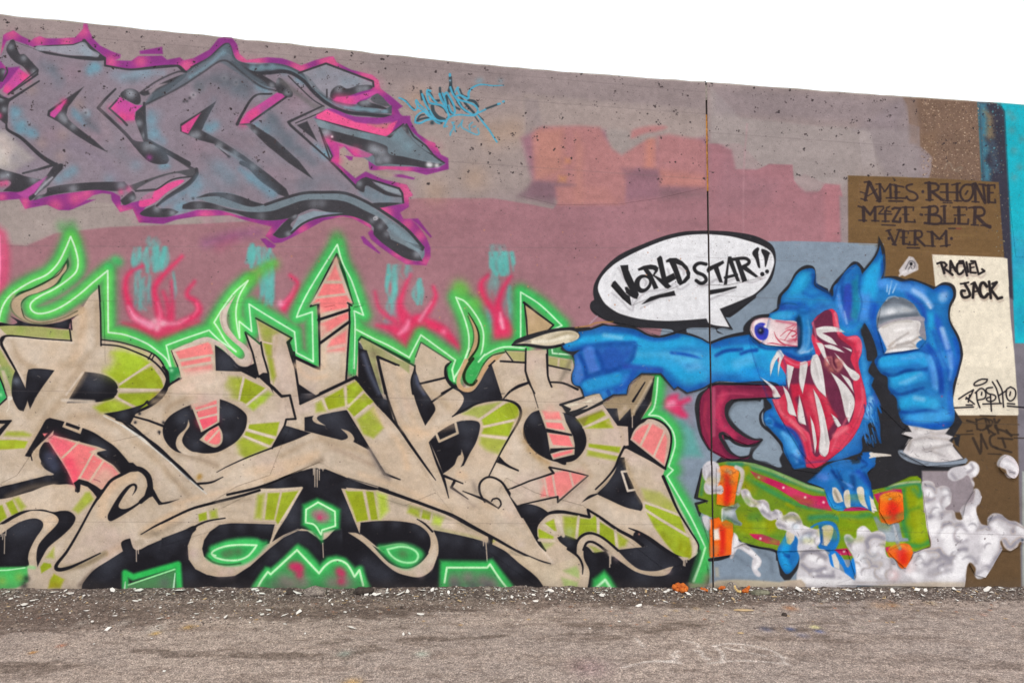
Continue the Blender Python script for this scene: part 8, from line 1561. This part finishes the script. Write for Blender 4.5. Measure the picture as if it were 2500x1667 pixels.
def height(x, y): return max(0.0, bank_h(x, y)) if y > -.29 else 0.0
def plate(bm, x, y, z, a, b, rot, tilt, roll, mi, n=None, th=.0016, curl=.0):
    n = n or R.randint(4, 7); pts = []
    for k in range(n):
        t = 2 * math.pi * (k + R.uniform(-.28, .28)) / n; r = R.uniform(.72, 1.15)
        pts.append((a * r * math.cos(t), b * r * math.sin(t)))
    cr, sr = math.cos(rot), math.sin(rot)
    def tf(px, py, pz):
        pz += curl * (px / a) ** 2 * a
        py, pz = py * math.cos(tilt) - pz * math.sin(tilt), py * math.sin(tilt) + pz * math.cos(tilt)
        px, pz = px * math.cos(roll) - pz * math.sin(roll), px * math.sin(roll) + pz * math.cos(roll)
        return (x + px * cr - py * sr, y + px * sr + py * cr, z + pz)
    t_ = [bm.verts.new(tf(p[0], p[1], th)) for p in pts]; b_ = [bm.verts.new(tf(p[0], p[1], 0)) for p in pts]
    f = bm.faces.new(t_); f.material_index = mi
    f = bm.faces.new(b_[::-1]); f.material_index = mi
    for k in range(n):
        f = bm.faces.new((t_[k], b_[k], b_[(k + 1) % n], t_[(k + 1) % n])); f.material_index = mi
def stone(bm, x, y, z, r, mi, sq=.65):
    q = R.uniform(0, 6.28); off = R.uniform(0, 90)
    vs = []
    for zz, rr, n in ((-.45, .55, 4), (0.15, 1.0, 5), (.75, .5, 4)):
        ring = []
        for k in range(n):
            t = q + 6.283 * k / n + zz; rj = r * rr * R.uniform(.75, 1.2)
            ring.append(bm.verts.new((x + rj * math.cos(t), y + rj * math.sin(t) * .85, z + r * sq * (zz + .45))))
        vs.append(ring)
    def bridge(a, b):
        i = j = 0; na, nb = len(a), len(b)
        while i < na or j < nb:
            if (i / na <= j / nb and i < na) or j >= nb: f = bm.faces.new((a[i % na], a[(i + 1) % na], b[j % nb])); i += 1
            else: f = bm.faces.new((a[i % na], b[(j + 1) % nb], b[j % nb])); j += 1
            f.material_index = mi
    bridge(vs[0], vs[1]); bridge(vs[1], vs[2]); f = bm.faces.new(vs[2]); f.material_index = mi

def scatter_y(sig): return -abs(R.gauss(0, sig)) - .004
# gravel
bm = bmesh.new()
for i in range(19000):
    x = R.uniform(-4.6, 4.6); lw = .18 + .16 * max(-.4, min(1, -x / 2.5)); y = scatter_y(lw)
    if y < -1.2: continue
    stone(bm, x, y, height(x, y) - .001, R.uniform(.0018, .0062) * (1.5 if R.random() < .06 else 1), R.choice((0, 0, 1, 1, 1, 1)) if R.random() < .93 else 2)
for i in range(1500):
    x = R.uniform(-4.6, 4.6); y = R.uniform(-2.2, -.2); stone(bm, x, y, 0, R.uniform(.0015, .004), R.choice((0, 1, 2, 2)))
tag(obj('gravel', bm, m_stone), kind='stuff', label='fine gravel and grit along the wall and over the asphalt')
# tiny flakes too small to pick apart
bm = bmesh.new()
for i in range(1500):
    x = R.uniform(-4.6, 4.6); lw = .13 + .15 * max(-.3, min(1, -x / 2.6)); y = scatter_y(lw) - .01
    if y < -1.3: continue
    a = R.uniform(.003, .009); plate(bm, x, y, height(x, y) + .002, a, a * R.uniform(.4, .9), R.uniform(0, 6.28), R.gauss(0, .3), R.gauss(0, .25), R.choice((0, 0, 0, 1, 2)), n=4)
tag(obj('paint_flakes', bm, m_flake), kind='stuff', label='tiny flakes of peeled paint littering the dirt')
# the flakes one can pick out: each its own object
protos = []
for k in range(10):
    bm = bmesh.new(); a = 1.0
    plate(bm, 0, 0, 0, a, a * R.uniform(.45, .8), 0, 0, 0, 0, n=R.randint(4, 7), th=.06, curl=R.uniform(-.1, .22))
    me = bpy.data.meshes.new('paint_chip'); bm.to_mesh(me); bm.free(); protos.append(me)
mm = []
for me in protos:
    row = []
    for m_ in m_flake:
        c_ = me.copy(); c_.materials.clear(); c_.materials.append(m_); row.append(c_)
    mm.append(row)
spots = [(20, 1445, 14), (45, 1448, 20), (60, 1478, 24), (45, 1480, 10), (130, 1448, 16), (170, 1452, 22), (160, 1440, 14), (275, 1447, 22), (280, 1505, 12), (340, 1447, 26), (390, 1512, 16), (440, 1443, 30), (480, 1444, 34), (535, 1447, 16), (465, 1473, 20), (620, 1441, 26), (634, 1470, 16), (640, 1453, 22), (700, 1451, 18), (725, 1452, 26), (752, 1451, 16), (730, 1497, 24), (726, 1497, 12), (695, 1525, 12), (695, 1503, 18), (655, 1491, 18), (640, 1502, 20), (805, 1467, 12), (812, 1477, 14), (842, 1496, 14), (860, 1534, 22), (895, 1453, 24), (920, 1454, 22), (945, 1441, 18), (978, 1453, 26), (995, 1449, 24), (1000, 1455, 14), (1027, 1502, 22), (1030, 1446, 22), (1036, 1456, 18), (1055, 1441, 16), (985, 1550, 12), (1100, 1448, 14), (1130, 1440, 20), (1095, 1452, 12), (1250, 1460, 16), (1305, 1448, 20), (1302, 1456, 12), (1345, 1450, 24), (1340, 1450, 20), (1390, 1448, 12), (1460, 1452, 24), (1470, 1458, 20), (1480, 1445, 18), (1640, 1436, 16), (1625, 1450, 20), (1632, 1443, 14), (1652, 1450, 18), (1680, 1454, 18), (1712, 1436, 20), (1748, 1440, 22), (1775, 1441, 30), (1625, 1471, 16), (1776, 1470, 10), (1830, 1431, 18), (1868, 1431, 30), (1905, 1431, 22), (1950, 1433, 34), (1990, 1433, 18), (2070, 1438, 26), (2100, 1433, 24), (2130, 1436, 18), (2180, 1441, 22), (2240, 1442, 30), (2260, 1440, 18), (2330, 1440, 22), (2410, 1442, 30), (2440, 1443, 22), (2470, 1444, 18), (2385, 1444, 14), (745, 1548, 8), (400, 1640, 8), (370, 1560, 8), (1000, 1548, 10), (112, 1500, 14), (138, 1490, 14), (212, 1493, 14), (225, 1519, 16), (262, 1537, 14), (385, 1530, 16), (395, 1465, 10), (530, 1510, 20), (550, 1508, 22), (480, 1500, 18), (345, 1430, 8), (1512, 1518, 8), (1440, 1535, 6), (1560, 1480, 14)]
n = 0
def chip(x, y, size, mi, rise=.004):
    global n
    o = bpy.data.objects.new('paint_chip', mm[R.randrange(len(mm))][mi]); col.objects.link(o)
    s_ = size; o.scale = (s_, s_ * R.uniform(.75, 1.1), s_ * .8)
    o.location = (x, y, height(x, y) + rise + s_ * .12); o.rotation_euler = (R.gauss(.12, .22), R.gauss(0, .18), R.uniform(0, 6.28))
    tag(o, 'pale curled chip of peeled paint lying on the dirt below the wall', 'paint chip', 'paint chips along the wall'); n += 1
for u, v_, px in spots:
    x, y = gpos(u, max(v_, 1447)); chip(x, min(y, -.02), px / 380 / 2 * R.uniform(.9, 1.2), 0)
for i in range(150):
    x = R.uniform(-3.4, 3.4); y = -.02 - abs(R.gauss(0, .12 + .08 * max(0, -x / 3)))
    chip(x, y, R.uniform(.009, .022), R.choice((0, 0, 0, 1, 2)))

def lump(name, u, v_, rx, ry, rz, mat, label, cat, seed, rough=.28, fq=2.2, sink=.25, sub=3, ang=0):
    bm = bmesh.new(); bmesh.ops.create_icosphere(bm, subdivisions=sub, radius=1.0)
    for q in bm.verts:
        d = 1 + rough * mnoise.noise(q.co * fq + Vector((seed, 0, 0))) + rough * .45 * mnoise.noise(q.co * fq * 3.1 + Vector((0, seed, 0)))
        q.co *= d
        q.co.x *= rx; q.co.y *= ry; q.co.z *= rz
        if q.co.z < -rz * sink * 1.6: q.co.z = -rz * sink * 1.6
    x, y = gpos(u, v_); y = min(y, -ry * 1.05)
    o = obj(name, bm, mat, smooth=True, loc=(x, y, height(x, y) + rz * sink)); o.rotation_euler = (0, 0, ang)
    return tag(o, label, cat)
a0 = lump('concrete_chunk', 768, 1452, .078, .05, .036, m_lump, 'cracked grey concrete chunk against the wall below the green zigzag', 'rubble', 1.0, .22, 1.6, .3)
lump('soil_clod', 708, 1450, .03, .03, .022, m_clod, 'small dark clod of soil touching the cracked concrete chunk', 'soil', 2.0)
lump('soil_clod', 888, 1450, .062, .035, .026, m_clod, 'dark slanting clod of soil between the concrete chunk and the small rubble lump', 'soil', 3.0, .35, 2.6, .35, 3, .3)
lump('rubble_lump', 928, 1450, .042, .03, .022, m_lump, 'small grey rubble lump beside the dark slanting soil clod', 'rubble', 4.0)
# orange sponge-like foam: several blobs grown into one body
def foam(name, u, v_, parts, mat, label, seed):
    x, y = gpos(u, v_); bm = bmesh.new()
    for px, py, pz, r in parts:
        t = bmesh.ops.create_icosphere(bm, subdivisions=2, radius=1.0)
        for q in t['verts']:
            q.co *= r * (1 + .3 * mnoise.noise(q.co * 2.4 + Vector((seed + px * 40, 0, 0)))); q.co += Vector((px, py, pz))
    y = min(y, -.045)
    return tag(obj(name, bm, mat, smooth=True, loc=(x, y, height(x, y))), label, 'foam')
foam('foam_lump', 1660, 1447, [(-.035, 0, .022, .02), (-.01, .005, .03, .024), (.02, 0, .03, .022), (.04, -.005, .018, .018), (.01, -.02, .012, .02), (-.02, -.015, .012, .016), (.03, -.02, .01, .015)], m_foam, 'largest lump of orange foam, against the wall left of the joint', 7)
foam('foam_lump', 1720, 1447, [(0, 0, .012, .013), (-.018, .004, .016, .011), (.016, -.002, .008, .009)], m_foam, 'small orange foam crumb between the wall joint and the largest foam lump', 8)
foam('foam_lump', 1762, 1446, [(0, 0, .02, .014), (.016, .002, .022, .011), (-.014, 0, .016, .01)], m_foam, 'small orange foam crumb touching the left side of the grey rock', 9)
foam('foam_lump', 1822, 1450, [(0, 0, .012, .017), (.012, .002, .026, .012), (-.018, -.004, .008, .013), (.02, .004, .036, .008)], m_foam, 'orange foam piece in front of the grey rock, beside cream foam', 10)
foam('foam_scrap', 1802, 1450, [(-.02, 0, .03, .009), (-.012, 0, .018, .009), (-.002, -.002, .010, .009), (.012, -.004, .008, .010), (-.022, 0, .042, .007)], m_cream, 'curved cream foam scrap in front of the grey rock', 11)
lump('rock', 1788, 1447, .042, .03, .048, m_lump, 'speckled grey rock standing at the wall right of the joint', 'rock', 5.0, .2, 1.8)
lump('rubble_lump', 1855, 1452, .062, .03, .020, m_moss, 'flat grey green lump of rubble right of the orange foam', 'rubble', 6.0, .35, 3.0)
lump('rubble_lump', 1895, 1450, .03, .022, .014, m_lump, 'small brownish rubble lump right of the flat grey green one', 'rubble', 6.6, .35, 3.0)
lump('stone', 1915, 1502, .017, .014, .015, m_clod, 'round dark stone lying alone on the asphalt', 'stone', 7.0, .15)
lump('stone', 980, 1484, .009, .009, .010, m_clod, 'tiny dark stone on the dirt below the green zigzag', 'stone', 7.7, .15)
lump('stone', 2012, 1468, .034, .02, .013, m_lump, 'flat brown stone on the dirt below the skateboard', 'stone', 8.0, .25)
lump('rubble_lump', 2040, 1446, .03, .02, .018, m_lump, 'brownish rubble lump at the wall below the painted smoke', 'rubble', 9.0, .3)
for u, v_, rx, lab in ((15, 1446, .02, 'grey stone at the wall at the far left end'), (430, 1495, .014, 'grey stone on the dirt below the small green box'), (1190, 1446, .03, 'grey stone at the wall below the black arch'), (2200, 1450, .03, 'low brown stone at the wall below the brown paint')):
    lump('stone', u, v_, rx, rx * .8, rx * .5, m_lump, lab, 'stone', u * .01)
bm = bmesh.new(); plate(bm, 0, 0, 0, .072, .018, 0, 0, 0, 0, n=9, th=.003, curl=.02)
x, y = gpos(1812, 1490); o = obj('wood_splinter', bm, m_flake[2], loc=(x, y, .003)); tag(o, 'long flat tan sliver lying on the asphalt below the joint', 'sliver')
bm = bmesh.new(); plate(bm, 0, 0, 0, .022, .010, 0, 0, 0, 0, n=7, th=.002)
x, y = gpos(1808, 1546); o = obj('wood_splinter', bm, m_flake[2], loc=(x, y, .003)); tag(o, 'short tan sliver lying nearest the white scribble', 'sliver')
